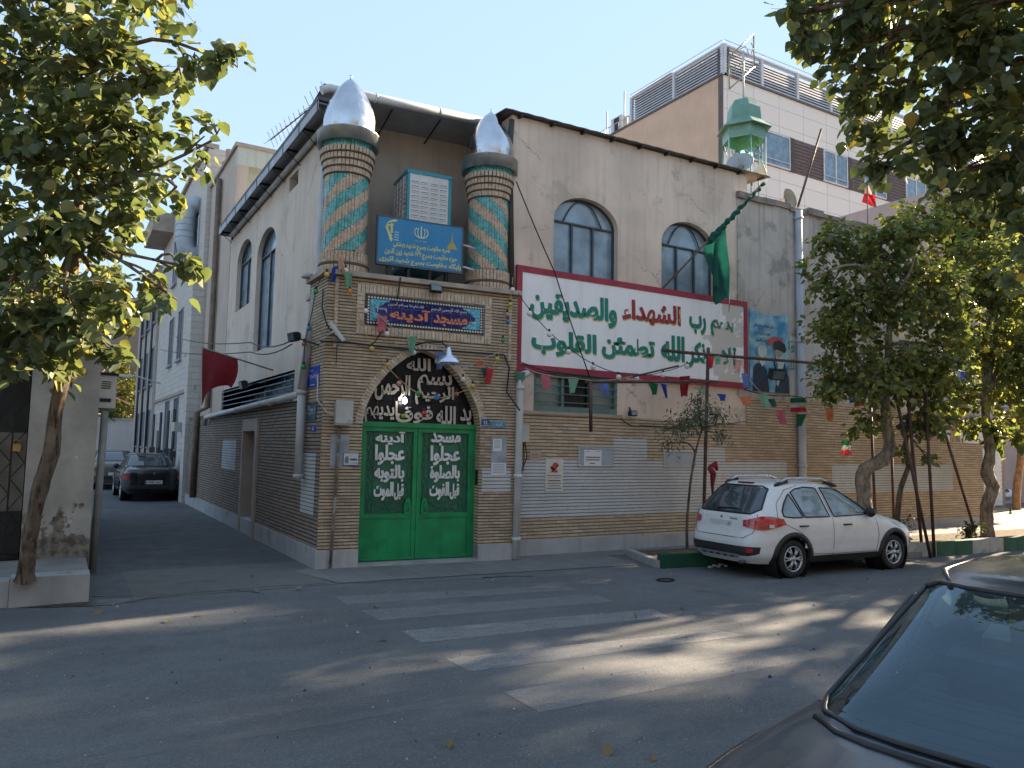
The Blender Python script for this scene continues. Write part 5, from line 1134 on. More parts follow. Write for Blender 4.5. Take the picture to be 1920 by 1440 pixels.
m = MB(); up_ = F2.at(407, 420, .1)[0]; m.tube([F2.P(up_, zr-.3, .1), F2.P(up_, 2.85, .1), F2.P(up_, 2.7, .37), F2.P(up_, .3, .37)], .085, 10); kid(m, 'drain_pipe', pm('rusty brown pipe', (.17, .12, .09), .7, 0, .2, 5), b2)
for y, h in ((12.2, .7), (13.0, 1.1), (14.6, .8)):
    m = MB(); p = Vector((.65, y, zr)); m.lathe(p, [(.17, 0), (.17, h*.55), (.22, h*.55), (.22, h*.62), (.13, h*.62), (.13, h), (.0, h)], 12); kid(m, 'chimney', pm('clay chimney', (.40, .24, .17), .8, 0, .2, 4), b2)
WDARK = glassm('alley window', (.03, .04, .05), .1)
def windows(par, F, us, zs_, w_, h, mat=WDARK, frame=FASCIA, dd=.0, sill=True):
    for u in us:
        for z in zs_:
            m = MB(); m.fbox(F, u, u+w_, z, z+h, dd, dd+.012); wn = kid(m, 'window', mat, par)
            m = MB(); t = .05
            for a, b, c_, d_ in ((u-t, u, z, z+h), (u+w_, u+w_+t, z, z+h), (u-t, u+w_+t, z+h, z+h+t), (u+w_/2-.02, u+w_/2+.02, z, z+h)): m.fbox(F, a, b, c_, d_, dd, dd+.04)
            if sill: m.fbox(F, u-.1, u+w_+.1, z-.08, z, dd, dd+.1)
            kid(m, 'window_frame', frame, wn)
b3, F3 = alley_block('white_tiled_house', 'white tiled three storey house with a big metal air duct in the alley', y2+.05, 25.5, 11.2, TILE_W, 0, .12)
windows(b3, F3, (-y2-2.3, -y2-5.0, -y2-7.6), (1.6, 4.8, 8.0), 1.1, 1.8)
m = MB(); m.fbox(F3, -25.5, -y2-.05, 11.2, 11.35, -.3, .1); kid(m, 'coping', CAPSTONE, b3); m = MB(); m.fbox(F3, -25.5, -y2-.05, 3.5, 3.62, 0, .06); kid(m, 'ledge', CAPSTONE, b3)
m = MB(); m.fbox(F3, -25.5, -22, 10.4, 11.18, .0, .8); kid(m, 'roof_hood', CAPSTONE, b3)
du_, dzt_ = F3.at(355, 385, .3); _, dzb_ = F3.at(355, 468, .3)
dk = [F3.P(du_, dzt_, -.2), F3.P(du_, dzt_+.05, .12), F3.P(du_, dzt_-.05, .3), F3.P(du_, dzt_-.35, .36), F3.P(du_, dzb_+.4, .36), F3.P(du_, dzb_+.1, .3), F3.P(du_, dzb_, .1), F3.P(du_, dzb_, -.1)]
m = MB(); m.tube(dk, .3, 14)
for zz in np.linspace(dzb_+.5, dzt_-.5, 4): m.tube([F3.P(du_, zz, .36), F3.P(du_, zz+.03, .36)], .312, 14)
kid(m, 'air_duct', pm('galvanised duct', (.42, .46, .50), .55, .25, .1, 3), b3)
m = MB(); m.fbox(F3, -y2-.75, -y2-.1, 0, 7.0, 0, .25); m.fbox(F3, -y2-.8, -y2-.05, 7.0, 7.08, 0, .3); kid(m, 'shaft', TILE_W, b3)
for y, x_ in ((17.6, .12), (19.4, .1), (21.6, .12), (24.4, .1)):
    m = MB(); m.tube([F3.P(-y, 3.0, x_), F3.P(-y, .1, x_)], .05, 8); m.fbox(F3, -y-.3, -y+.05, 1.3, 1.6, .0, .2); kid(m, 'gas_pipe', pm('dark alley pipe', (.05, .055, .06), .6, .2), b3)
m = MB(); m.fbox(F3, -16.6, -15.9+.0, 2.2, 2.5, .0, .3); kid(m, 'wall_lamp', pm('cream globe', (.5, .52, .42), .4), b3)
m = MB(); m.fbox(F3, -18.6, -17.6, 0, 2.3, 0, .015); m.fbox(F3, -23.9, -22.9, 0, 2.3, 0, .015); kid(m, 'alley_door', pm('alley door', (.07, .08, .09), .5), b3)
b4, F4 = alley_block('end_house', 'cream three storey house at the far end of the alley', 25.6, 34.5, 9.6, pm('cream stone front', (.52, .47, .41), .8, 0, .1, 1, 0, 60, .2, streak=.3), 0, .0)
windows(b4, F4, (-26.8, -29.4, -32.2), (1.6, 4.4, 7.2), 1.1, 1.6); m = MB(); m.fbox(F4, -34.5, -25.6, 9.6, 9.75, -.3, .14); kid(m, 'coping', CAPSTONE, b4)
m = MB()
for y in (26.2, 28.9, 31.6): m.tube([F4.P(-y, 9.4, .1), F4.P(-y, .1, .1)], .05, 8)
kid(m, 'drain_pipe', pm('dark alley pipe', (.05, .055, .06), .6, .2), b4)
m = MB(); p = AW.P(-22.5, 4.2, 0); m.tube([p, p+Vector((-.9, 0, .25)), p+Vector((-1.1, 0, .25))], .03, 6); sl4 = thing('street_lamp', 'white street lamp arm reaching out over the alley', 'street lamp', p); kid(m, 'arm', PIPE_WHITE, sl4)
m = MB(); m.box(p+Vector((-1.4, 0, .24)), (.7, .2, .1)); kid(m, 'lamp_head', PIPE_WHITE, sl4)
# closing wall of the alley and what stands behind it
ew = bld('alley_end_wall', 'white painted wall with a metal gate closing the alley', (-2, 36, 0)); FE = Frame((0, 36, 0), (1, 0, 0))
m = MB(); m.fbox(FE, -9, 6, 0, 3.0, -.3, 0); m.fbox(FE, -9, 6, 3.0, 3.08, -.35, .05); kid(m, 'wall', pm('white end wall', (.62, .58, .54), .8, 0, .08, 1, streak=.2), ew)
m = MB(); m.fbox(FE, -3.4, -1.9, .05, 2.1, 0, .04); m.fbox(FE, -2.67, -2.63, .05, 2.1, .04, .05); kid(m, 'gate_leaf', pm('white gate', (.66, .64, .62), .5, 0, .05, 2), ew)
m = MB(); m.fbox(FE, -3.7, -1.75, 2.15, 2.85, .02, .2)
for i in range(14): m.fbox(FE, -3.65+i*.135, -3.6+i*.135, 2.17, 2.83, .2, .23)
kid(m, 'awning', pm('tan louvre', (.40, .27, .13), .6), ew)
bb = bld('brick_block', 'tan brick apartment block rising behind the alley end wall', (-6, 40, 0)); FBk = Frame((0, 41, 0), (1, 0, 0))
m = MB(); m.fbox(FBk, -16, 5, 0, 10.5, -8, 0); kid(m, 'wall', brickm('far tan brick', (.42, .30, .22), (.36, .26, .19), (.2, .15, .11), .4, .12, .012, .2), bb)
windows(bb, FBk, (-8, -5.2, -2.4), (4.2, 7.3), 1.3, 1.5)
m = MB(); m.fbox(FBk, -16, 5, 10.5, 10.7, -.3, .15); kid(m, 'coping', CAPSTONE, bb)
# other side of the alley: shop with a folding gate and a patched pillar
sh = thing('corner_shop', 'low dark corner shop with a patchy grey plaster pillar', 'shop', (-3.6, .55, 0)); FS = Frame((0, .55, 0), (1, 0, 0)); FSA = Frame((-2.96, 0, 0), (0, 1, 0))
PATCH = pm('patched grey plaster', (.36, .34, .30), .9, 0, .22, 1.6, .5, 18, .2, stain=((.52, .50, .46), 1.7, .75, .58))
def patchm():
    m, nt, b = _nodes('peeling pillar plaster'); o = coords(nt); sx = nt.nodes.new('ShaderNodeSeparateXYZ'); L(nt, o, sx.inputs[0])
    n1 = noise(nt, o, 1.5, 6, .6); n2 = noise(nt, o, 3.4, 7, .65)
    col = mixc(nt, ramp(nt, n1, 0, 1, .4, .62), (.30, .285, .25, 1), (.42, .40, .36, 1)); col = mixc(nt, ramp(nt, n2, 0, 1, .62, .64), col, (.58, .56, .52, 1))
    ad = nt.nodes.new('ShaderNodeMath'); L(nt, noise(nt, o, 2.6, 7, .62), ad.inputs[0]); L(nt, ramp(nt, sx.outputs[2], .16, -.2, .45, 1.15), ad.inputs[1])
    fz = ramp(nt, ad.outputs[0], 0, 1, .50, .525); col = mixc(nt, fz, col, mixc(nt, ramp(nt, noise(nt, o, 9, 5), 0, 1, .4, .6), (.10, .085, .065, 1), (.24, .215, .18, 1)))
    L(nt, col, b.inputs['Base Color']); b.inputs['Roughness'].default_value = .9; b.inputs['Specular IOR Level'].default_value = .2
    bump(nt, b, mixc(nt, .5, fz, noise(nt, o, 30, 5)), .6, .02); return m
m = MB(); m.fbox(FS, -3.78, -2.98, 0, 3.45, -.5, 0); kid(m, 'pillar', patchm(), sh)
m = MB(); m.fbox(FS, -14, -2.98, 3.45, 3.9, -9, .35); kid(m, 'roof', pm('shop roof', (.09, .09, .09), .8), sh)
m = MB(); m.fbox(FS, -14, -2.98, 0, 3.44, -9, -.55); kid(m, 'wall', pm('shop wall', (.30, .28, .25), .9, 0, .15, 1.5, streak=.3), sh)
m = MB(); m.fbox(FS, -14, -3.8, .0, 3.44, -.54, -.3); kid(m, 'shopfront', pm('dark shopfront', (.03, .035, .04), .5), sh)
m = MB(); m.fbox(FS, -14, -3.8, .9, 1.95, -.3, -.28); kid(m, 'inner_shutter', pm('shutter panel', (.22, .22, .2), .5, .2, .2, 3), sh)
m = MB(); u = -8.0; k = 0; pitch = .155
while u < -3.85:
    m.fbox(FS, u, u+.022, .3, 2.9, -.2, -.17)
    for z in np.arange(.5, 2.8, .42):
        m.tube([FS.P(u+.01, z, -.18), FS.P(u+.01+pitch, z+.21, -.18)], .008, 4, cap=False); m.tube([FS.P(u+.01, z+.42, -.18), FS.P(u+.01+pitch, z+.21, -.18)], .008, 4, cap=False)
    u += pitch
m.fbox(FS, -8, -3.8, .28, .34, -.22, -.14); m.fbox(FS, -8, -3.8, 2.9, 2.98, -.22, -.14); kid(m, 'folding_gate', BLACK_IRON, sh)
m = MB(); m.box(FS.P(-3.9, 1.75, -.12), (.09, .05, .1)); m.tube([FS.P(-3.93, 1.8, -.12), FS.P(-3.93, 1.85, -.12), FS.P(-3.87, 1.85, -.12), FS.P(-3.87, 1.8, -.12)], .01, 5); kid(m, 'padlock', pm('brass padlock', (.35, .24, .1), .4, .7), sh)
m = MB(); m.fbox(FSA, 0, .0, 0, 0, 0, 0) if 0 else None
# shop kerb
kb = MB()
for x0, x1 in ((-9, -6.4), (-6.38, -3.98), (-3.8, -3.02)): kb.box(((x0+x1)/2, -1.05, .15), (x1-x0, .34, .34))
kb.box((-3.89, -1.05, .14), (.17, .3, .3)); tag(kb.build('kerb', KERB_S), None, None, None, 'structure')
st = MB(); st.box((-6, -.2, .14), (5.96, 1.38, .3)); tag(st.build('shop_pavement', pm('shop step concrete', (.22, .21, .2), .9, 0, .2, 2, .3, 30), None), None, None, None, 'structure')
# pole with a meter cabinet at the alley mouth
pb = ground(173, 1075); pt_ = deep(197, 770, depth_of(pb)+.05)
t = thing('meter_post', 'grey post carrying a white meter cabinet at the alley mouth', 'post', pb)
m = MB(); m.tube([pb, pt_], .05, 10); kid(m, 'post', pm('grey post', (.26, .27, .26), .6, 0, .15, 4, streak=.4), t)
dc = depth_of(pb)+.1; a = deep(198, 735, dc)
m = MB(); m.box(a, (.26, .2, .46)); m.box(a+Vector((0, 0, .25)), (.3, .24, .04), 1); m.box(a+Vector((0, -.104, -.12)), (.14, .01, .05), 1)
for i in range(4): m.box(a+Vector((0, -.104, .05+.03*i)), (.12, .008, .012), 1)
kid(m, 'cabinet', [pm('cabinet white', (.50, .50, .48), .5, 0, .08, 4), BLACK_IRON], t)

# ------------------------------------------------------------------ office block behind
OX, OY = 29.6, 20.0; OZ = 24.46
ob = bld('office_building', 'tall cladded office block with a louvred roof fence and one peach coloured side', (OX, OY, 0))
OF = Frame((OX, OY, 0), (1, 0, 0)); OS = Frame((OX, OY, 0), (0, -1, 0))
def cladm():
    m, nt, b = _nodes('pale cladding panels'); uv = coords(nt, 'UV'); t = nt.nodes.new('ShaderNodeTexBrick'); L(nt, uv, t.inputs['Vector']); t.offset = 0
    t.inputs['Scale'].default_value = 1; t.inputs['Brick Width'].default_value = 2.3; t.inputs['Row Height'].default_value = 1.18; t.inputs['Mortar Size'].default_value = .018; t.inputs['Mortar Smooth'].default_value = 0
    t.inputs['Color1'].default_value = rgb((.68, .635, .57)); t.inputs['Color2'].default_value = rgb((.645, .60, .54)); t.inputs['Mortar'].default_value = rgb((.36, .34, .31)); L(nt, t.outputs[0], b.inputs['Base Color']); b.inputs['Roughness'].default_value = .55; return m
m = MB(); m.fbox(OF, 0, 48, 0, OZ, -22, 0); kid(m, 'wall', cladm(), ob)
m = MB(); m.fbox(OS, -22, -.02, 0, OZ-.02, 0, .05); kid(m, 'side_wall', pm('peach render', (.60, .43, .31), .9, 0, .06, .6, 0, 60, .2, streak=.12), ob)
m = MB(); m.fbox(OS, -.35, 0, 0, OZ, .05, .09); m.fbox(OS, -22, 0, OZ-.02, OZ+.12, -.1, .12); m.fbox(OF, 0, 48, OZ, OZ+.12, -.1, .1); kid(m, 'edge_trim', pm('dark trim', (.10, .08, .07), .6), ob)
# window band on the top storey
BRN = pm('brown slat board', (.10, .07, .06), .6, 0, .15, 3); wz0, wz1 = OF.at(1440, 307, .0)[1], OF.at(1440, 249, 0)[1]
u_end = 46
m = MB(); m.fbox(OF, .9, u_end, wz0-.1, wz1+.15, -.05, .03)
for i in range(9): z = wz0+(wz1-wz0)*(i+.3)/9; m.fbox(OF, .9, u_end, z, z+.1, .03, .07)
kid(m, 'slat_band', BRN, ob)
SKYG = glassm('office glass', (.10, .17, .22), .03, 0, 1.0)
for x0, x1 in ((1376, 1480), (1546, 1588), (1622, 1660), (1700, 1735), (1780, 1815)):
    ya_ = 275+(x0-1430)*.27; ua = OF.at(x0, ya_, .1)[0]; ub_ = OF.at(x1, ya_+.27*(x1-x0), .1)[0]
    m = MB(); m.fbox(OF, ua, ub_, wz0, wz1, .03, .09); wn = kid(m, 'window', SKYG, ob)
    m = MB(); t_ = .07
    for a, b, c_, d_ in ((ua-t_, ua, wz0, wz1), (ub_, ub_+t_, wz0, wz1), (ua-t_, ub_+t_, wz1, wz1+t_), (ua-t_, ub_+t_, wz0-t_, wz0), ((ua+ub_)/2-.05, (ua+ub_)/2+.05, wz0, wz1)): m.fbox(OF, a, b, c_, d_, .03, .13)
    m.tube([OF.P(ua, wz0+.3, .2), OF.P(ub_, wz0+.3, .2)], .02, 5)
    kid(m, 'window_frame', pm('white window frame', (.55, .55, .55), .4), wn)
    m = MB(); m.fbox(OF, ub_+t_, ub_+t_+.45, wz0-.1, wz1+.12, .02, .1); kid(m, 'dark_jamb', pm('dark jamb', (.05, .035, .03), .6), wn)
# louvred fence on the roof
LV = pm('louvre grey', (.52, .52, .53), .5, .1, .08, 2); zf0, zf1 = OZ+.2, OZ+1.85
for F, a, b in ((OF, .0, 40), (OS, -8.6, .0)):
    m = MB(); m.fbox(F, a, b, zf0-.1, zf1-.05, -.5, -.35); kid(m, 'dark_screen', pm('dark louvre backing', (.09, .09, .09), .9), ob)
    m = MB(); n = 9
    for i in range(n):
        z = zf0+(zf1-zf0)*i/n
        m.add([F.P(a, z, .0), F.P(b, z, .0), F.P(b, z+.15, -.07), F.P(a, z+.15, -.07)], [(0, 1, 2, 3)])
    kid(m, 'roof_louvre', LV, ob)
    m = MB(); k = int((b-a)/3.2)
    for i in range(k+1): u = a+(b-a)*i/k; m.fbox(F, u-.1, u+.1, OZ, zf1+.1, -.15, .06)
    m.fbox(F, a, b, zf1, zf1+.1, -.1, .05); kid(m, 'fence_post', LV, ob)
    m = MB(); m.tube([F.P(a, zf1+.3, .1), F.P(b, zf1+.3, .1)], .025, 5)
    for i in range(k+1): u = a+(b-a)*i/k; m.tube([F.P(u, zf1, 0), F.P(u, zf1+.3, .1)], .02, 5)
    kid(m, 'guard_wire', LV, ob)
m = MB(); m.add([OS.P(-.2, zf1-.1, -.1), OS.P(-8.4, zf1-.1, -.1), OS.P(-8.6, zf1+.3, -2.6), OS.P(-.2, zf1+.3, -2.6)], [(0, 1, 2, 3)]); kid(m, 'dark_awning', ROOF_METAL, ob)
m = MB(); m.add([OS.P(-4.6, zf1+.25, .0), OS.P(-8.7, zf1+.15, .05), OS.P(-8.9, zf1+.55, -2), OS.P(-4.6, zf1+.6, -2)], [(0, 1, 2, 3)]); kid(m, 'yellow_awning', pm('yellow sheet', (.62, .42, .16), .6), ob)
for u, h in ((-9.6, 2.9), (-11.6, 2.2), (-15.5, 1.6)):
    m = MB(); m.tube([OS.P(u, OZ-.4, -.2), OS.P(u, OZ+h, -.2)], .06, 6); kid(m, 'roof_post', LV, ob)
m = MB(); m.fbox(OS, -11.4, -10.2, OZ, OZ+1.5, -1.6, -.4); m.lathe(OS.P(-9.6, OZ+.1, -.6), [(.38, 0), (.38, .7), (.3, 1.0), (.0, 1.05)], 14); m.fbox(OS, -14.4, -12.6, OZ, OZ+.8, -1.6, -.4); kid(m, 'roof_unit', pm('roof unit pale', (.5, .5, .48), .5), ob)
m = MB(); m.fbox(OS, -11.0, -10.45, OZ+.1, OZ+1.4, -.39, -.36); kid(m, 'unit_grille', BLACK_IRON, ob)
m = MB()
for i in range(8): m.tube([OS.P(-9-i*.5, OZ+.05, .0), OS.P(-9-i*.5, OZ+.75, .0)], .025, 5)
m.tube([OS.P(-9, OZ+.75, 0), OS.P(-16, OZ+.75, 0)], .03, 5); kid(m, 'roof_rail', LV, ob)
# orange roofed kiosk on the annex roof, half in the leaves
kx = MAIN.pt(1590, 405, -1.6); ks = thing('roof_shed', 'little roof shed with an orange corrugated roof behind the tree top', 'shed', (kx.x, kx.y, 7.4)); 
m = MB(); m.box((kx.x+.2, kx.y+.3, 7.75), (1.5, .9, .7)); kid(m, 'wall', pm('shed blue green', (.1, .22, .24), .7), ks)
m = MB()
for i in range(9): m.box((kx.x-.6+i*.2, kx.y+.2, 8.2+.02*(i % 2)), (.19, 1.3, .05), 0, Matrix.Rotation(R(14), 3, 'X'))
kid(m, 'roof', pm('orange sheet', (.55, .28, .10), .6, 0, .1, 3), ks)
# far along the street
fb = bld('pink_brick_house', 'dull pink house seen through the leaves further along the street', (26, 6, 0)); FF = Frame((0, 5, 0), (1, 0, 0))
m = MB(); m.fbox(FF, 27.5, 44, 0, 13, -10, 0); kid(m, 'wall', pm('dull pink wall', (.42, .33, .30), .9, 0, .1, .8), fb); windows(fb, FF, (29, 33, 37, 41), (4, 8), 1.6, 1.8)
sb = bld('roller_door_house', 'white fronted garage house past the garden wall', (30, 4, 0)); FG2 = Frame((0, 3.6, 0), (1, 0, 0))
m = MB(); m.fbox(FG2, 19.5, 26.9, 0, 3.3, -8, 0); kid(m, 'wall', pm('garage reddish stone', (.34, .22, .19), .8, 0, .12, 1), sb)
m = MB(); m.fbox(FG2, 22.6, 26.6, .1, 2.9, 0, .03)
for i in range(18): m.fbox(FG2, 22.6, 26.6, .12+i*.155, .24+i*.155, .03, .05)
kid(m, 'roller_door', pm('white roller door', (.66, .67, .68), .5, 0, .05, 2), sb)
m = MB(); m.fbox(FG2, 19.6, 26.8, 3.3, 7.2, -7.8, -.3); kid(m, 'upper_wall', pm('upper cream wall', (.5, .46, .40), .9, 0, .1, 1), sb); windows(sb, Frame((0, 3.9, 0), (1, 0, 0)), (20.8, 24), (4.2,), 1.5, 1.6)
m = MB(); FB5 = Frame((0, 1.2, 0), (1, 0, 0)); m.fbox(FB5, 48, 70, 0, 9, -10, 0); e5 = bld('far_house', 'sunlit cream house closing the far end of the street', (50, 1, 0)); kid(m, 'wall', pm('far cream wall', (.5, .45, .38), .9, 0, .1, .6), e5); windows(e5, FB5, (50, 54, 58, 62), (2, 5.4), 1.6, 1.8)
# houses on the camera's side of the street
for x0, x1, h, c_, nm, lb in ((-26, -8, 9, (.48, .43, .36), 'terrace_house', 'cream terrace house across the street behind the viewer'), (-7.5, 8, 11, (.42, .38, .33), 'terrace_house', 'grey stone terrace house across the street behind the viewer'), (8.5, 30, 8, (.5, .42, .33), 'terrace_house', 'sandy terrace house across the street further along')):
    F = Frame((0, -17, 0), (-1, 0, 0)); t = bld(nm, lb, ((x0+x1)/2, -17, 0)); m = MB(); m.fbox(F, -x1, -x0, 0, h, -8, 0); kid(m, 'wall', pm('house wall %.2f' % c_[0], c_, .9, 0, .1, .7, streak=.2), t)
    windows(t, F, [-x1+1.5+i*3.2 for i in range(int((x1-x0-2)/3.2))], [1.4+3*j for j in range(int(h/3))], 1.4, 1.5)

# ------------------------------------------------------------------ kerbs, planters, poles at the right
def kerb_run(pts, mats, hgt=.2, wd=.16, seg=.5):
    i = 0
    for a, b in zip(pts, pts[1:]):
        a, b = Vector(a), Vector(b); n = max(1, round((b-a).length/seg)); ang = math.atan2(b.y-a.y, b.x-a.x)
        for k in range(n):
            p, q = a.lerp(b, k/n), a.lerp(b, (k+1)/n); c_ = (p+q)/2; m = MB(); m.box((c_.x, c_.y, hgt/2), ((q-p).length-.008, wd, hgt), 0, Matrix.Rotation(ang, 3, 'Z'))
            tag(m.build('kerb_stone', mats[i % len(mats)], None, (c_.x, c_.y, 0)), None, None, None, 'structure'); i += 1
pk0 = ground(1240, 1062, 0); 
kerb_run([(4.98, -2.02, 0), (8.3, -2.45, 0)], [KERB_DG], .22, .16, 1.1)
kerb_run([(4.98, -2.02, 0), (5.4, -.75, 0)], [KERB_S], .12, .12, .34)
kerb_run([(8.35, -2.46, 0), (9.9, -2.8, 0)], [KERB_G], .24)
kerb_run([(9.95, -2.82, 0), (10.9, -3.0, 0), (12.5, -3.12, 0), (22, -3.3, 0)], [KERB_W, KERB_W, KERB_G, KERB_G, KERB_W, KERB_W, KERB_G, KERB_G], .26, .18, .5)
struct('planter_soil', sheet([(5.05, -1.95), (9.9, -2.7), (22, -3.15), (22, -1.6), (9, -1.2), (5.35, -.85)], .108), SOIL)
BR = thing('pipe_frame', 'brown pipe frame with long cross bars hung with bunting beside the parked car', 'pipe frame', ground(1318, 1040))
g0 = Vector((7.0, -1.05, 0)); dpt = depth_of(g0); PF = Frame((0, -1.05, 0), (1, 0, 0))
m = MB(); m.tube([PF.pt(1318, 1030), PF.pt(1328, 652)], .032, 8); kid(m, 'upright', PIPE_RUST, BR)
m = MB(); m.tube([PF.pt(1243, 657, .06), PF.pt(1328, 665, .06), PF.pt(1640, 690, .06)], .03, 8); kid(m, 'cross_bar', PIPE_RUST, BR)
m = MB(); m.tube([PF.pt(1098, 716, .06), PF.pt(1345, 716, .06)], .026, 8); m.tube([PF.pt(1107, 714, .1), PF.pt(1108, 810, .1)], .03, 8); kid(m, 'cross_bar', PIPE_RUST, BR)
m = MB(); m.tube([PF.pt(1188, 706, .02), PF.pt(1272, 686, .0)], .018, 6); kid(m, 'strut', PIPE_RUST, BR)
floodlight(PF, 1457, 702, .0, 'worn floodlight hanging from the pipe frame before the poster', (.32, .22, .12), 20, PF.pt(1450, 672, .06), turn=-15)
for i, (x0, y0, x1, y1, lb) in enumerate([(1730, 1043, 1706, 790, 'rusty prop pole on the painted kerb, crossed by another'), (1745, 1046, 1692, 800, 'rusty prop pole crossing behind its neighbour on the kerb'), (1752, 1044, 1738, 790, 'rusty upright prop pole on the white kerb stone'), (1826, 990, 1768, 800, 'rusty prop pole leaning strongly by the low bush'), (1641, 968, 1634, 800, 'thin upright prop pole close behind the bent tree trunk'), (1676, 985, 1672, 850, 'thin upright prop pole between the two tree trunks')]):
    a = ground(x0, y0, .1 if i > 2 else .0)
    if i >= 3: a = Vector((a.x, min(a.y, -1.0), .1)) if 0 else deep(x0, y0, 15.2+.3*i)
    b = deep(x1, y1, depth_of(a)+.2); b = b+(b-a)*.25; m = MB(); m.tube([a, b], .03, 7); tag(m.build('prop_pole', PIPE_RUST, None, a), lb, 'pole', 'rusty poles propping the bunting lines')
# litter by the planter
m = MB(); c_ = ground(1248, 1089); m.tube([c_+Vector((.14*math.cos(a), .1*math.sin(a), .015)) for a in np.linspace(0, 6.0, 16)], .012, 5); tag(m.build('scrap_hose', CABLE, None, c_), 'loop of black hose lying on the road by the planter', 'hose')
m = MB(); c_ = ground(1345, 1064); 
for i in range(5): m.box(c_+Vector((.08*i-.15, .03*math.sin(i*3), .02+.02*(i % 2))), (.07, .05, .03), 0, Matrix.Rotation(i, 3, 'Z'))
tag(m.build('crushed_wrapper', pm('white litter', (.5, .5, .5), .5), None, c_), 'crushed white wrapper lying under the parked car', 'litter')
# ------------------------------------------------------------------ cars: a body of level outlines, glass and trim laid on its surface
def smooth_tab(tab):
    zs_ = np.array([t[0] for t in tab]); vs = np.array([t[1] for t in tab])
    d = np.gradient(vs, zs_)
    for i in range(len(zs_)-1):
        s_ = (vs[i+1]-vs[i])/(zs_[i+1]-zs_[i])
        if s_ == 0: d[i] = d[i+1] = 0
        else:
            for j in (i, i+1):
                if d[j]/s_ < 0: d[j] = 0
                elif abs(d[j]/s_) > 3: d[j] = 3*s_
    def f(z):
        z = min(max(z, zs_[0]), zs_[-1]); i = min(int(np.searchsorted(zs_, z, side='right'))-1, len(zs_)-2); h = zs_[i+1]-zs_[i]; t = (z-zs_[i])/h
        return (vs[i]*(1+2*t)*(1-t)**2+h*d[i]*t*(1-t)**2+vs[i+1]*t*t*(3-2*t)+h*d[i+1]*t*t*(t-1))
    return f
class Body:
    def __init__(s, rear, front, width, n=5.5):
        s.r, s.f, s.w = smooth_tab(rear), smooth_tab(front), smooth_tab(width); s.z0, s.z1 = width[0][0], width[-1][0]; s.n0 = n
    def n(s, z): return s.n0 if z < .9 else max(3.2, s.n0-(z-.9)*3.0)
    def pt(s, th, z, off=0.0):
        n = s.n(z); a = (s.f(z)-s.r(z))/2; xc = (s.f(z)+s.r(z))/2; w_ = s.w(z); c, d = math.cos(th), math.sin(th)
        x = xc+a*math.copysign(abs(c)**(2/n), c); y = w_*math.copysign(abs(d)**(2/n), d)
        if off:
            gx = abs((x-xc)/max(a, .01))**(n-1)/max(a, .01); gy = abs(y/max(w_, .01))**(n-1)/max(w_, .01); l = math.hypot(gx, gy) or 1
            x += off*math.copysign(gx/l, c); y += off*math.copysign(gy/l, d)
        return Vector((x, y, z))
    def side(s, x, z, off=0.0, sgn=1):
        n = s.n(z); a = (s.f(z)-s.r(z))/2; xc = (s.f(z)+s.r(z))/2; q = min(1, abs((x-xc)/a)); return Vector((x, sgn*(s.w(z)*(1-q**n)**(1/n)+off), z))
    def end(s, y, z, off=0.0, rear=True):
        n = s.n(z); a = (s.f(z)-s.r(z))/2; xc = (s.f(z)+s.r(z))/2; q = min(1, abs(y/s.w(z))); dx = a*(1-q**n)**(1/n)+off; return Vector((xc-dx if rear else xc+dx, y, z))
def rows(poly, nz):
    zs_ = [p[1] for p in poly]; lo, hi = min(zs_), max(zs_); out = []
    for j in range(nz+1):
        z = lo+(hi-lo)*(j/nz)*.998+(hi-lo)*.001; xs = []
        for i in range(len(poly)):
            (x0, y0), (x1, y1) = poly[i], poly[(i+1) % len(poly)]
            if (y0 <= z < y1) or (y1 <= z < y0): xs.append(x0+(x1-x0)*(z-y0)/(y1-y0))
        out.append((z, min(xs), max(xs)))
    return out
def patch(mb, fn, poly, nx=14, nz=12, m=0):
    "sheet over a convex outline, carried onto the body by fn(a, z)"
    vs = []
    for z, a, b in rows(poly, nz): vs += [fn(a+(b-a)*i/nx, z) for i in range(nx+1)]
    mb.add(vs, [(j*(nx+1)+i, j*(nx+1)+i+1, (j+1)*(nx+1)+i+1, (j+1)*(nx+1)+i) for j in range(nz) for i in range(nx)], m, True)
def inside(poly, x, z):
    c = False
    for i in range(len(poly)):
        (x0, y0), (x1, y1) = poly[i], poly[(i+1) % len(poly)]
        if (y0 > z) != (y1 > z) and x < (x1-x0)*(z-y0)/(y1-y0)+x0: c = not c
    return c
RUBBER = pm('tyre rubber', (.018, .018, .019), .8, 0, .2, 10); TRIM = pm('black trim', (.02, .021, .023), .55, 0, .15, 6); WELL = pm('wheel well', (.006, .006, .006), .95)
ALLOY = pm('alloy silver', (.50, .51, .53), .35, .8, .08, 5); RLIGHT = pm('tail light red', (.42, .008, .012), .12, 0, .2, 12, 0, 60, .8, coat=.6); CLEAR = pm('clear lamp', (.55, .55, .55), .12, 0, .1, 8, coat=.6)
PLATE_W = pm('plate white', (.62, .62, .6), .5); PLATE_K = pm('plate ink', (.03, .03, .04), .5); SEAL = pm('window seal', (.008, .008, .009), .4)
CARGLASS = glassm('car glass', (.035, .05, .06), .04, 0, 1.0); SIDEGLASS = glassm('pale side glass', (.20, .26, .28), .05, .02, 1.0)
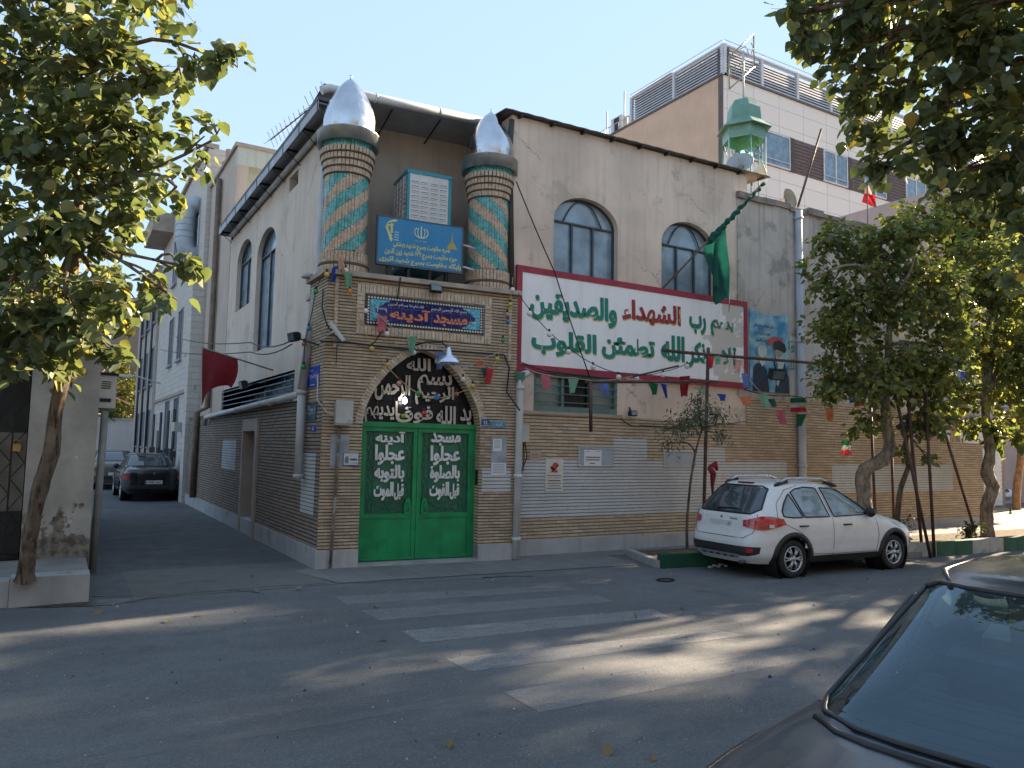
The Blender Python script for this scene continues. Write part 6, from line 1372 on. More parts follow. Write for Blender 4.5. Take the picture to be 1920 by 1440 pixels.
def clearglass():
    m, nt, b = _nodes('see through car glass'); t = nt.nodes.new('ShaderNodeBsdfTransparent'); t.inputs[0].default_value = (.62, .70, .70, 1)
    g = nt.nodes.new('ShaderNodeBsdfGlossy'); g.inputs['Roughness'].default_value = .03; g.inputs[0].default_value = (.66, .84, .94, 1); d = nt.nodes.new('ShaderNodeBsdfDiffuse'); d.inputs[0].default_value = (.22, .33, .40, 1)  # bluish diffuse film: dust, with some sky reflection put into the colour
    f = nt.nodes.new('ShaderNodeFresnel'); f.inputs[0].default_value = 1.7; x1 = nt.nodes.new('ShaderNodeMixShader'); x2 = nt.nodes.new('ShaderNodeMixShader'); o = coords(nt)
    L(nt, ramp(nt, noise(nt, o, 2.2, 5), .03, .10, .35, .7), x1.inputs[0]); L(nt, t.outputs[0], x1.inputs[1]); L(nt, d.outputs[0], x1.inputs[2])
    L(nt, f.outputs[0], x2.inputs[0]); L(nt, x1.outputs[0], x2.inputs[1]); L(nt, g.outputs[0], x2.inputs[2]); L(nt, x2.outputs[0], nt.nodes['Material Output'].inputs[0]); return m
def wheel(par, c, sgn, r, paint=None, spokes=6):
    "tyre, rim and hub, axis along y"
    ax = (0, sgn, 0); m = MB(); wv = .19
    m.lathe(c, [(r*.66, -wv+.01), (r*.86, -wv), (r*.97, -wv+.02), (r, -wv+.05), (r, -.035), (r*.975, -.012), (r*.87, .0), (r*.70, -.004), (r*.66, -.02)], 40, 0, True, ax); t = kid(m, 'wheel', RUBBER, par)
    m = MB(); rr_ = r*.68
    m.lathe(c, [(rr_*.99, -.03), (rr_, -.004), (rr_*.93, .0), (rr_*.88, -.03), (rr_*.86, -.08)], 36, 0, True, ax)
    q = Vector((0, 0, 1)).rotation_difference(Vector(ax))
    for k in range(spokes):
        for da in (-.12, .12):
            a = 2*math.pi*k/spokes; pts = [q @ Vector((rr_*f_*math.cos(a+da*g_), rr_*f_*math.sin(a+da*g_), h)) for f_, g_, h in ((.2, .5, -.01), (.55, .8, -.008), (.93, 1.6, -.02))]
            m.tube([Vector(c)+p for p in pts], [rr_*.085, rr_*.075, rr_*.06], 5, 0)
    m.lathe(c, [(0, .008), (rr_*.2, .004), (rr_*.3, -.02), (rr_*.3, -.06)], 18, 0, True, ax)
    kid(m, 'rim', ALLOY, t)
    m = MB(); m.lathe(c, [(0, -.085), (rr_*.9, -.08)], 24, 0, True, ax); kid(m, 'brake_disc', WELL, t)
def make_car(nm, label, O, yaw, spec, paint, grp=None):
    """spec: body tables, wheels (x positions, radius), windows (side outlines), rear and front glass outlines"""
    root = thing(nm, label, 'car', (0, 0, 0), grp); B = Body(spec['rear'], spec['front'], spec['width'], spec.get('n', 5.5)); nzv, nth = spec.get('res', (110, 120))
    cut = spec.get('open', False); ra = spec['wr']+.055; zc = spec['wr']
    zs_ = [B.z0+(B.z1-B.z0)*i/(nzv-1) for i in range(nzv)]; vs = [B.pt(2*math.pi*(j+.5)/nth, z) for z in zs_ for j in range(nth)]; fs = []
    for i in range(nzv-1):
        for j in range(nth):
            f = (i*nth+j, i*nth+(j+1) % nth, (i+1)*nth+(j+1) % nth, (i+1)*nth+j); c = sum((vs[k] for k in f), Vector())/4
            if any((c.x-wx)**2+(c.z-zc)**2 < ra**2 for wx in spec['wx']) and abs(c.y) > .4: continue
            if cut:
                if any(inside(p, c.x, c.z) for p in spec['side']) and abs(c.y) > B.w(c.z)*.8: continue
                if inside(spec['rg'], c.y, c.z) and c.x < B.r(c.z)+.25: continue
                if inside(spec['fg'], c.y, c.z) and c.x > B.f(c.z)-.25: continue
            fs.append(f)
    m = MB(); m.add(vs, fs, 0, True); m.add([vs[-nth+j] for j in range(nth)], [tuple(range(nth))], 0, True); body = kid(m, 'body', paint, root)
    m = MB(); m.add([vs[j] for j in range(nth)], [tuple(range(nth))]); kid(m, 'underside', WELL, root)
    for sg in (1, -1):
        for wx in spec['wx']:
            yo = B.side(wx, zc+.2).y; wheel(root, Vector((wx, sg*(yo-.015), zc)), sg, spec['wr'])
            m = MB(); m.lathe(Vector((wx, sg*(yo-.03), zc)), [(ra+.03, 0), (ra+.02, -.3), (.0, -.32)], 28, 0, True, (0, sg, 0)); kid(m, 'wheel_well', WELL, root)
            m = MB(); k = 26; vs2 = []
            for i in range(k+1):
                a = math.pi*(1.13-1.26*i/k)
                for rr_, of in ((ra-.015, -.03), (ra-.012, .016), (ra+spec['clad'], .016), (ra+spec['clad']+.006, -.01)):
                    x, z = wx+rr_*math.cos(a), max(zc+rr_*math.sin(a), B.z0); vs2.append(B.side(x, z, of, sg))
            m.add(vs2, [(i*4+j, i*4+j+1, i*4+j+5, i*4+j+4) for i in range(k) for j in range(3)], 0, True); kid(m, 'arch_trim', TRIM if spec['clad'] > .04 else paint, root)
        x0, x1 = spec['wx'][0]+ra+.02, spec['wx'][1]-ra-.02
        m = MB(); patch(m, lambda x, z: B.side(x, z, .012, sg), [(x0, B.z0), (x1, B.z0), (x1, B.z0+spec['sill']), (x0, B.z0+spec['sill'])], 14, 4); kid(m, 'sill_trim', TRIM, root)
        for p in spec['side']:
            m = MB(); patch(m, lambda x, z: B.side(x, z, .004 if not cut else .0, sg), p, 16, 14); w_ = kid(m, 'side_window', spec['sg'], root)
            m = MB(); ring = []
            for i in range(len(p)):
                a, b = p[i], p[(i+1) % len(p)]
                for k in range(6): t = k/6; ring.append(B.side(a[0]+(b[0]-a[0])*t, a[1]+(b[1]-a[1])*t, .004, sg))
            m.tube(ring+[ring[0]], .012, 5, cap=False); kid(m, 'window_seal', SEAL, w_)
        for ln in spec['lines']:
            m = MB(); pts = [B.side(x, z, .0, sg) for x, z in ln]; fine = []
            for i in range(len(ln)-1):
                for k in range(5): t = k/5; fine.append(B.side(ln[i][0]+(ln[i+1][0]-ln[i][0])*t, ln[i][1]+(ln[i+1][1]-ln[i][1])*t, .0005, sg))
            m.tube(fine+[pts[-1]], .0045, 4); kid(m, 'door_gap', SEAL, root)
        for hx, hz in spec['handles']:
            m = MB(); p = B.side(hx, hz, .0, sg); m.tube([p+Vector((-.09, sg*.0, 0)), p+Vector((-.07, sg*.03, .004)), p+Vector((.07, sg*.03, .004)), p+Vector((.09, sg*.0, 0))], .014, 6); kid(m, 'door_handle', TRIM, root)
        mx, mz = spec['mirror']; p = B.side(mx, mz, .0, sg); m = MB(); q = Matrix.Rotation(R(-8*sg), 3, 'Z')
        m.lathe(p+Vector((0, sg*.11, .02)), [(.0, -.07), (.06, -.06), (.085, -.0), (.07, .05), (0, .075)], 12, 0, True, (1, 0, 0)); m.tube([p-Vector((0, sg*.02, 0)), p+Vector((0, sg*.1, .0))], .025, 6); kid(m, 'wing_mirror', spec['mm'], root)
    for key, rear in (('rg', True), ('fg', False)):
        m = MB(); patch(m, lambda y, z: B.end(y, z, .005 if not cut else .0, rear), spec[key], 22, 16); w_ = kid(m, 'rear_window' if rear else 'windscreen', spec['gg'], root)
        m = MB(); ring = []; p = spec[key]
        for i in range(len(p)):
            a, b = p[i], p[(i+1) % len(p)]
            for k in range(10): t = k/10; ring.append(B.end(a[0]+(b[0]-a[0])*t, a[1]+(b[1]-a[1])*t, .003, rear))
        m.tube(ring+[ring[0]], spec.get('seal', .014), 6, cap=False); kid(m, 'window_seal', SEAL, w_)
    spec['extra'](root, B)
    # stand it on the road
    mw = Matrix.Translation(Vector(O)) @ Matrix.Rotation(R(yaw), 4, 'Z'); root.location = O; root.rotation_euler = (0, 0, R(yaw)); return root
def wrap(mb, B, th0, th1, zl, zh, off, n=14, nz=8, m=0):
    vs = []
    for i in range(n+1):
        t = i/n; th = th0+(th1-th0)*t; lo, hi = zl(t), zh(t)
        for j in range(nz+1): vs.append(B.pt(th, lo+(hi-lo)*j/nz, off))
    mb.add(vs, [(i*(nz+1)+j, i*(nz+1)+j+1, (i+1)*(nz+1)+j+1, (i+1)*(nz+1)+j) for i in range(n) for j in range(nz)], m, True)
def plate_at(par, B, z, txt, w_=.5, h=.11, rear=True, y0=0.0, off=.012):
    p = B.end(y0, z, off, rear); F = Frame((p.x, p.y, 0), (0, -1, 0) if rear else (0, 1, 0)); m = MB(); m.fbox(F, -w_/2, w_/2, z-h/2, z+h/2, -.02, .0); pl = kid(m, 'number_plate', PLATE_W, par)
    if txt: m = MB(); write(m, F, txt, -w_*.44, w_*.44, z-h*.32, z+h*.32, .0015, 0, .03, keep=False); m.fbox(F, -w_/2, -w_/2+.03, z-h/2, z+h/2, 0, .001); kid(m, 'plate_print', PLATE_K, pl)
# --- white hatchback
WHITE = pm('white car paint', (.70, .70, .685), .28, 0, .03, 1, 0, 60, .5, coat=.5)
rgW = [(-.53, .985), (-.62, 1.06), (-.50, 1.37), (-.40, 1.405), (.40, 1.405), (.50, 1.37), (.62, 1.06), (.53, .985)]
def white_extra(root, B):
    for sg in (1, -1):
        m = MB(); wrap(m, B, math.pi-sg*1.02*1, math.pi-sg*1.43, lambda t: .77-.02*math.sin(t*3)+.05*t**2, lambda t: .875+.085*math.sin(min(1, t*1.3)*1.57)-.09*max(0, t-.6)*2, .016) if 0 else None
        th_a, th_b = (math.pi-.20, math.pi-1.22)
        f = (lambda th: th) if sg > 0 else (lambda th: -th)
        m = MB(); wrap(m, B, f(th_a), f(th_b), lambda t: .80-.05*math.sin(t*math.pi)+.09*max(0, t-.55)**1.2, lambda t: .885+.075*min(1, t*2)-.0*t-.06*max(0, t-.75)*4*.6, .014); tl = kid(m, 'tail_light', RLIGHT, root)
        m = MB(); wrap(m, B, f(math.pi-.86), f(math.pi-.97), lambda t: .785, lambda t: .835, .019, 5, 3); kid(m, 'reversing_lens', CLEAR, tl)
        m = MB(); wrap(m, B, f(.42), f(1.1), lambda t: .66+.06*t, lambda t: .77+.05*t, .01); kid(m, 'headlight', CLEAR, root)
        # roof rail
        rr_ = [(.75, 1.435), (.95, 1.475), (1.3, 1.485), (1.75, 1.475), (2.05, 1.43)]
        pts = [Vector((x, sg*.53, z+.055)) for x, z in rr_]; pts[0].z -= .05; pts[-1].z -= .06
        m = MB(); m.tube(pts, [.012, .024, .024, .024, .012], 8); rl = kid(m, 'roof_rail', ALLOY, root)
        m = MB(); m.tube([pts[0]+Vector((-.06, 0, -.02)), pts[0], pts[0]+Vector((.22, 0, .045))], [.015, .034, .03], 8); m.tube([pts[-1]+Vector((.08, 0, -.02)), pts[-1], pts[-1]+Vector((-.22, 0, .05))], [.015, .034, .03], 8); kid(m, 'rail_foot', TRIM, rl)
        m = MB(); m.fbox(Frame((0, sg*0, 0), (1, 0, 0)), 0, 0, 0, 0, 0, 0) if 0 else None
        m = MB(); wrap(m, B, f(math.pi-.36), f(math.pi-.52), lambda t: .40, lambda t: .465, .02, 8, 4); kid(m, 'fog_light', RLIGHT, root)
    m = MB(); patch(m, lambda y, z: B.end(y, z, .012), [(-.58, .345), (-.70, .38), (-.715, .49), (.715, .49), (.70, .38), (.58, .345)], 26, 6); kid(m, 'bumper_insert', TRIM, root)
    m = MB(); patch(m, lambda y, z: B.end(y, z, .018), [(-.40, .295), (-.46, .36), (.46, .36), (.40, .295)], 16, 4); kid(m, 'skid_plate', pm('skid grey', (.33, .35, .37), .45, .3), root)
    for i in range(5): p = B.end(-.3+.15*i, .315, .018); m = MB(); m.box(p, (.02, .07, .022)); kid(m, 'skid_slot', WELL, root)
    m = MB(); ln = [(-.62, .98), (-.66, .9), (-.62, .70), (-.5, .615), (.5, .615), (.62, .70), (.66, .9), (.62, .98)]; fine = []
    for a, b in zip(ln, ln[1:]):
        for k in range(6): fine.append(B.end(a[0]+(b[0]-a[0])*k/6, a[1]+(b[1]-a[1])*k/6, .001))
    m.tube(fine, .005, 4); kid(m, 'tailgate_gap', SEAL, root)
    plate_at(root, B, .80, None, .46, .12, True, .0, .006)
    m = MB(); p = B.end(-.19, .80, .008); F = Frame((p.x, p.y, 0), (0, -1, 0)); write(m, F, '۲۰', -.03, .03, .775, .825, .003, 0, .02); kid(m, 'plate_print', PLATE_K, root)
    m = MB(); p = B.end(-.26, .895, .004); F = Frame((p.x, p.y, 0), (0, -1, 0)); write(m, F, 'Quick', -.08, .08, .875, .915, .004, 0, .02, ar=False); kid(m, 'badge', pm('badge chrome', (.2, .2, .2), .3, .8), root)
    m = MB(); p = B.end(0, .905, .006); m.prism(Frame((p.x, p.y, 0), (0, -1, 0)), [(-.03, .885), (0, .93), (.03, .885), (0, .90)], 0, .006); kid(m, 'emblem', pm('badge chrome', (.2, .2, .2), .3, .8), root)
    m = MB(); p = B.end(0, 1.435, .0); m.box(p+Vector((.02, 0, .012)), (.05, .32, .028)); kid(m, 'brake_light', pm('dark red lamp', (.13, .005, .01), .2), root)
    m = MB(); m.tube([B.end(.12, 1.0, .012), B.end(.16, 1.045, .02), B.end(-.22, 1.055, .02), B.end(-.34, 1.035, .015)], [.016, .012, .009, .006], 6); kid(m, 'wiper', TRIM, root)
    m = MB(); m.tube([Vector((.06, -.5, .25)), Vector((-.02, -.5, .25))], .03, 10); kid(m, 'exhaust', pm('exhaust', (.15, .14, .13), .4, .8), root)
    for x, z in ((1.62, .62),):
        pass
hatch = dict(rear=[(.22, .12), (.30, .045), (.40, .0), (.52, .0), (.62, .02), (.72, .055), (.85, .085), (.95, .115), (1.0, .15), (1.2, .33), (1.34, .47), (1.41, .56), (1.46, .74), (1.485, 1.0), (1.5, 1.5)],
    front=[(.22, 3.80), (.35, 3.90), (.5, 3.94), (.62, 3.92), (.72, 3.83), (.80, 3.62), (.87, 3.36), (.93, 3.08), (.97, 2.90), (1.1, 2.66), (1.25, 2.38), (1.38, 2.12), (1.44, 1.95), (1.475, 1.78), (1.5, 1.52)],
    width=[(.22, .74), (.32, .80), (.5, .826), (.7, .832), (.85, .822), (.93, .80), (1.0, .772), (1.2, .705), (1.35, .645), (1.42, .60), (1.465, .52), (1.487, .40), (1.5, .06)],
    wx=(.80, 3.20), wr=.295, clad=.065, sill=.11, side=[[(.62, .955), (.80, .935), (1.02, .935), (.84, 1.30), (.70, 1.16), (.62, 1.04)], [(1.06, .935), (1.62, .935), (1.48, 1.385), (1.22, 1.40), (1.02, 1.375), (.89, 1.32)], [(1.72, .935), (2.60, .955), (2.52, 1.05), (2.12, 1.30), (1.88, 1.375), (1.58, 1.39)]],
    lines=[[(1.20, .42), (.96, .70), (.62, .84), (.5, .95), (.56, 1.15), (.8, 1.36), (1.1, 1.43)], [(1.68, .34), (1.68, .93), (1.53, 1.41)], [(2.72, .34), (2.78, .6), (2.72, .94), (2.66, 1.0)], [(1.2, .36), (1.68, .345), (2.72, .345)]],
    handles=[(1.0, .80), (2.0, .80)], mirror=(2.52, .97), mm=TRIM, sg=SIDEGLASS, gg=CARGLASS, rg=rgW, fg=[(-.66, 1.0), (-.5, 1.38), (.5, 1.38), (.66, 1.0)], extra=white_extra)
make_car('parked_car', 'white hatchback with roof rails and red tail lights parked by the planter', (5.48, -2.78, 0), -3, hatch, WHITE).scale = (.97, 1, .965)
# --- dark saloon in front of the viewer
def sedan_extra(txt, lampmat=RLIGHT, inside_=False):
    def ex(root, B):
        for sg in (1, -1):
            f = (lambda th: th) if sg > 0 else (lambda th: -th)
            m = MB(); wrap(m, B, f(math.pi-.5), f(math.pi-1.12), lambda t: .68, lambda t: .83, .008); kid(m, 'tail_light', lampmat, root)
            m = MB(); wrap(m, B, f(.45), f(1.1), lambda t: .58, lambda t: .70, .008); kid(m, 'headlight', CLEAR, root)
        m = MB(); patch(m, lambda y, z: B.end(y, z, .02), [(-.8, .40), (-.8, .52), (.8, .52), (.8, .40)], 24, 3); kid(m, 'bumper_strip', TRIM, root)
        m = MB(); patch(m, lambda y, z: B.end(y, z, .012, False), [(-.34, .56), (-.34, .68), (.34, .68), (.34, .56)], 14, 3); kid(m, 'radiator_grille', TRIM, root)
        plate_at(root, B, .60, txt, .5, .11); plate_at(root, B, .47, None, .5, .11, False)
        m = MB(); p = B.end(0, .88, .004); m.prism(Frame((p.x, p.y, 0), (0, -1, 0)), [(-.025, .855), (-.02, .9), (.02, .9), (.025, .855), (0, .84)], 0, .005); kid(m, 'emblem', ALLOY, root)
        if inside_:
            UPH = pm('grey upholstery', (.10, .11, .12), .9, 0, .15, 8); m = MB(); m.box((1.52, 0, .72), (.16, 1.25, .66), 0, Matrix.Rotation(R(-14), 3, 'Y'))
            for y in (-.36, .36): m.box((1.42, y, 1.10), (.1, .27, .17), 0, Matrix.Rotation(R(-14), 3, 'Y'))
            kid(m, 'rear_seat', UPH, root)
            for y in (-.36, .36):
                m = MB(); m.box((2.30, y, .82), (.15, .48, .62), 0, Matrix.Rotation(R(-16), 3, 'Y')); m.box((2.18, y, 1.17), (.09, .26, .18), 0, Matrix.Rotation(R(-10), 3, 'Y')); kid(m, 'front_seat', pm('bright patch seat', (.45, .47, .38), .9, 0, .1, 14), root)  # sunlit brightness behind the rear glass put into a pale seat colour
            m = MB(); m.box((1.14, 0, 1.0), (.72, 1.28, .03)); kid(m, 'parcel_shelf', UPH, root); m = MB(); m.box((3.0, 0, .9), (.5, 1.35, .14)); kid(m, 'dashboard', UPH, root)
            m = MB(); m.box((2.0, 0, .26), (2.6, 1.45, .03)); kid(m, 'cabin_floor', UPH, root)
            m = MB(); m.lathe((2.78, .36, .98), [(.17, -.012), (.19, 0), (.17, .012), (.155, 0)], 24, 0, True, (-.9, 0, .45)); kid(m, 'steering_wheel', TRIM, root)
            m = MB(); W_ = [(-.50, 1.09), (-.44, 1.30), (.44, 1.30), (.50, 1.09)]
            for k in range(9):
                z = 1.09+.024*k; hw = .60-.5*(z-1.09)*.62; m.tube([B.end(-hw+2*hw*i/14, z, -.003) for i in range(15)], .0016, 3, cap=False)
            kid(m, 'heater_wire', pm('heater wire', (.05, .04, .03), .5), root)
            # roof drip channel and boot lid gap, bright edge strips
            for sg in (1, -1):
                m = MB(); pts = [B.side(x, z, .004, sg) for x, z in ((1.36, 1.415), (1.6, 1.44), (2.0, 1.445), (2.4, 1.40))]; m.tube(pts, .011, 5); kid(m, 'drip_channel', SEAL, root)
                m = MB(); m.tube([B.side(x, .985+.012*min(1, (x-.12)*2), .006, sg) for x in np.linspace(.05, .62, 8)], .007, 5); kid(m, 'boot_gap', SEAL, root)
            m = MB(); m.tube([B.end(y, 1.058, .006) for y in np.linspace(-.66, .66, 14)], .012, 5); kid(m, 'boot_gap', SEAL, root)
    return ex
def sedan(paintn, txt, inside_=False, res=(70, 80), gg=CARGLASS, sg=CARGLASS):
    d = dict(rear=[(.24, .0), (.34, -.09), (.45, -.12), (.6, -.12), (.8, -.12), (.93, -.1), (.99, -.06), (1.015, .04), (1.035, .30), (1.055, .57), (1.08, .64), (1.15, .77), (1.27, 1.0), (1.38, 1.23), (1.435, 1.40), (1.465, 1.6), (1.485, 2.15)],
        front=[(.24, 4.34), (.4, 4.42), (.58, 4.40), (.68, 4.32), (.76, 4.05), (.84, 3.55), (.90, 3.2), (.94, 3.08), (1.1, 2.84), (1.27, 2.58), (1.38, 2.40), (1.445, 2.30), (1.485, 2.18)],
        width=[(.24, .76), (.36, .83), (.6, .85), (.8, .845), (.92, .825), (1.0, .785), (1.04, .765), (1.09, .742), (1.2, .69), (1.35, .625), (1.43, .585), (1.465, .49), (1.485, .06)],
        wx=(.88, 3.52), wr=.30, clad=.012, sill=.05, n=6.0, res=res, side=[[(1.06, .98), (1.68, .98), (1.68, 1.355), (1.40, 1.355)], [(1.76, .98), (2.86, .98), (2.44, 1.34), (1.76, 1.355)]],
        lines=[[(1.30, .40), (1.16, .75), (1.0, .97)], [(1.72, .32), (1.72, .97)], [(2.95, .32), (2.95, .95)]], handles=[(1.3, .86), (2.0, .86)], mirror=(2.72, 1.0), mm=TRIM, sg=sg, gg=gg,
        rg=[(-.685, 1.09), (-.565, 1.40), (-.52, 1.42), (.52, 1.42), (.565, 1.40), (.685, 1.09), (.64, 1.074), (-.64, 1.074)], fg=[(-.66, .96), (-.56, 1.37), (.56, 1.37), (.66, .96)], extra=sedan_extra(txt, RLIGHT, inside_))
    if inside_: d['open'] = True; d['seal'] = .010
    return d
CG = clearglass()
DARKP = pm('dark blue grey car paint', (.022, .031, .042), .3, .1, .1, 1.2, 0, 60, .5, coat=.35)
make_car('dark_car', 'dark blue grey saloon seen from behind over its boot and rear window', (-1.90, -10.60, 0), 12, sedan('d', '۱۲', True, (170, 220), CG, CG), DARKP)
make_car('black_car', 'black saloon with a white number plate parked in the alley', (-.84, 14.5, 0), 91, sedan('k', '۵۱۸ ۲۵۲ ۱۰'), pm('black car paint', (.012, .013, .016), .2, .1, .1, 1, 0, 60, .5, coat=.5), 'saloons parked in the alley')
make_car('grey_car', 'beige grey saloon parked in front of the black one in the alley', (-1.5, 21.0, 0), 91, sedan('g', None), pm('beige grey car paint', (.16, .15, .13), .3, .3, .05, 1, coat=.4), 'saloons parked in the alley')
make_car('grey_car', 'bluish car facing this way deep in the alley', (-2.45, 33, 0), -90, sedan('b', None), pm('blue grey car paint', (.05, .06, .08), .3, .3, .05, 1, coat=.4), 'saloons parked in the alley')
fp = ground(1893, 952); make_car('silver_car', 'silver car standing before the white roller door beyond the garden wall', (fp.x+.6, fp.y+4.6, 0), -97, sedan('s', None), pm('silver car paint', (.42, .43, .45), .3, .4, .05, 1, coat=.4))
# ------------------------------------------------------------------ strings of bulbs and pennants
BULB = {'white': pm('white bulb', (.66, .65, .62), .2), 'orange': pm('orange bulb', (.70, .24, .03), .25), 'green': pm('green bulb', (.03, .27, .07), .25), 'blue': pm('blue bulb', (.03, .20, .48), .25), 'yellow': pm('yellow bulb', (.50, .36, .06), .3), 'coral': pm('coral bulb', (.55, .25, .2), .25), 'red': pm('red bulb', (.6, .02, .03), .25), 'brick': pm('brick red bulb', (.38, .11, .05), .25), 'olive': pm('olive bulb', (.22, .30, .03), .25)}
CORDY = pm('yellow cord', (.42, .32, .12), .7); CORDB = pm('dark cord', (.03, .03, .03), .6); CORDW = pm('pale cord', (.4, .38, .34), .7)
SOCK = pm('bulb socket', (.02, .02, .02), .6)
PEN = dict(pink=FPK, mint=FMT, blue=FY, peach=FPE, green=FDG, navy=FB, maroon=FR, orange=FO, red=FBR, dkgreen=FG)
def garland(nm, label, F, pts, cord, bulbs=(), pens=(), d=.1, r=.007, br=.042):
    "pts (px,py[,d]) along the cord; bulbs (px,py,colour); pennants (px,py,colour,width px,height px)"
    P_ = [F.pt(p[0], p[1], p[2] if len(p) > 2 else d) for p in pts]; t = thing(nm, label, 'garland', P_[0])
    fine = []
    for a, b in zip(P_, P_[1:]):
        sg = .03*(b-a).length
        for i in range(5): q = i/5; fine.append(a.lerp(b, q)-Vector((0, 0, sg*4*q*(1-q))))
    fine.append(P_[-1]); m = MB(); m.tube(fine, r, 5); kid(m, 'cord', cord, t)
    for px, py, c in bulbs:
        p = F.pt(px, py, d+.01); m = MB(); m.lathe(p, [(.0, -br), (br*.7, -br*.75), (br, 0), (br*.75, br*.7), (br*.3, br), (0, br)], 14); b = kid(m, 'bulb', BULB[c], t)
        m = MB(); m.lathe(p+Vector((0, 0, br*.9)), [(.0, 0), (.018, 0), (.018, .05), (0, .05)], 8); kid(m, 'socket', SOCK, b)
    rg = random.Random(len(pts)*7+int(pts[0][0]))
    for k, (px, py, c, w_, h) in enumerate(pens):
        a = F.pt(px-w_/2, py, d+.02); b = F.pt(px+w_/2, py+rg.uniform(-2, 2), d+.02+rg.uniform(-.08, .08)); hh = h*depth_of(a)/FPX
        m = MB(); drape(m, a, b, hh, 0, 7, 6, .03, rg.uniform(.25, .75), None, k+int(px), (rg.uniform(-.06, .1), rg.uniform(-.05, .02))); kid(m, 'pennant', PEN[c] if c in PEN else c, t)
    return t
garland('light_string', 'yellow cord of coloured bulbs swagged across the arch from the portal corner', PORT, [(628, 470, .25), (640, 500, .2), (655, 535), (668, 575), (684, 622), (700, 652), (724, 684), (752, 714), (784, 737), (820, 747), (858, 737), (890, 723), (920, 700), (934, 668), (944, 630), (952, 590), (957, 565), (962, 520)], CORDY,
    [(656, 546, 'orange'), (648, 507, 'white'), (613, 515, 'yellow'), (748, 719, 'coral'), (783, 738, 'green'), (819, 746, 'blue'), (856, 739, 'brick'), (886, 724, 'yellow'), (932, 673, 'yellow'), (943, 638, 'green'), (952, 603, 'blue'), (957, 571, 'yellow'), (961, 543, 'white'), (951, 590, 'coral'), (697, 654, 'yellow'), (726, 684, 'yellow')],
    [(635, 480, 'peach', 14, 30), (630, 500, 'navy', 12, 32), (653, 512, 'mint', 16, 30)], .09)
garland('light_string', 'dark cord of bulbs down the alley edge of the portal', ALLEY, [(600, 525, .06), (592, 545), (586, 580), (578, 614), (571, 645), (569, 690)], CORDB, [(592, 547, 'green'), (579, 616, 'blue'), (570, 645, 'brick'), (569, 688, 'green')], [], .12)
garland('pennant_string', 'thin cord with a few pennants and clear bulbs just over the arch', PORT, [(684, 580), (712, 592), (740, 618), (776, 632), (830, 655), (872, 690), (905, 672), (935, 660)], CORDW, [(686, 583, 'white'), (725, 626, 'white'), (776, 661, 'white'), (820, 678, 'white'), (868, 711, 'white')],
    [(716, 592, 'pink', 20, 32), (773, 632, 'mint', 18, 36), (826, 662, 'blue', 18, 34), (900, 676, 'orange', 22, 10), (908, 690, 'dkgreen', 14, 24), (919, 690, 'red', 14, 30)], .1)
garland('hanging_bulbs', 'red and olive bulbs hanging inside the arch before the iron writing', PORT, [(756, 776), (775, 772), (796, 770)], CORDB, [(756, 780, 'olive'), (796, 775, 'red')], [], .03)
garland('light_string', 'black cord of clear bulbs sagging across the white sign to the pipe frame', MAIN, [(972, 550), (993, 580), (1028, 620), (1066, 652), (1112, 682), (1160, 700), (1195, 704), (1243, 697), (1290, 681), (1326, 666)], CORDB, [(993, 588, 'white'), (1030, 627, 'white'), (1066, 660, 'white'), (1112, 689, 'white'), (1160, 707, 'white'), (1194, 710, 'white'), (1243, 703, 'white'), (1288, 687, 'white'), (1325, 677, 'white')], [], .55, .008, .05)
garland('pennant_string', 'bunting of pale pennants under the white sign before the low window', MAIN, [(985, 690), (1020, 702), (1075, 708), (1130, 713), (1185, 705), (1225, 718), (1245, 720), (1285, 712), (1320, 728)], CORDW, [], [(1023, 703, 'pink', 18, 28), (1075, 710, 'mint', 20, 30), (1130, 714, 'blue', 18, 28), (1183, 708, 'peach', 24, 16), (1224, 718, 'green', 19, 24), (1244, 719, 'navy', 11, 28), (1284, 706, 'maroon', 20, 40), (1318, 728, 'mint', 14, 16)], .6)
garland('pennant_string', 'bunting of bright pennants and small tricolours from the pipe frame to the trees', PF, [(1328, 668), (1340, 672), (1388, 672), (1400, 705), (1432, 740), (1465, 772), (1505, 775), (1555, 760), (1600, 738), (1650, 700), (1690, 668), (1760, 680), (1815, 698), (1845, 668), (1880, 690)], CORDW, [],
    [(1333, 668, 'red', 12, 24), (1346, 668, 'mint', 14, 18), (1386, 674, 'peach', 15, 26), (1397, 700, 'blue', 14, 28), (1352, 738, 'navy', 18, 14), (1397, 744, 'orange', 20, 16), (1429, 738, 'mint', 20, 28), (1445, 748, 'dkgreen', 14, 16), (1462, 768, 'pink', 18, 28), (1503, 777, 'green', 20, 24), (1555, 764, 'orange', 16, 26), (1597, 736, 'navy', 16, 22), (1690, 660, 'red', 13, 10), (1842, 664, 'red', 10, 10), (1814, 697, 'navy', 24, 16), (1848, 712, 'orange', 10, 20)], .12)
for px, py, w_, lb in ((1498, 746, 30, 'small green white and red flag hung on the bunting line'), (1588, 826, 18, 'small tricolour flag dangling by the bent tree trunk'), (1612, 735, 20, 'tricolour flag tangled in the lower leaves of the bent tree')):
    a = PF.pt(px-w_/2, py, .14); b = PF.pt(px+w_/2, py, .14); t = thing('small_flag', lb, 'flag', a); h = 9*depth_of(a)/FPX; m = MB()
    for k in range(3):
        n0 = len(m.v); vs = []
        for j in range(3):
            for i in range(9): q = i/8; vs.append(a.lerp(b, q)+Vector((.03*j*.3, .035*math.sin(q*7+j), -h*(k+j/2))))
        m.add(vs, [(j*9+i, j*9+i+1, (j+1)*9+i+1, (j+1)*9+i) for j in range(2) for i in range(8)], k, True)
    kid(m, 'cloth', [FDG, FW, FBR], t)
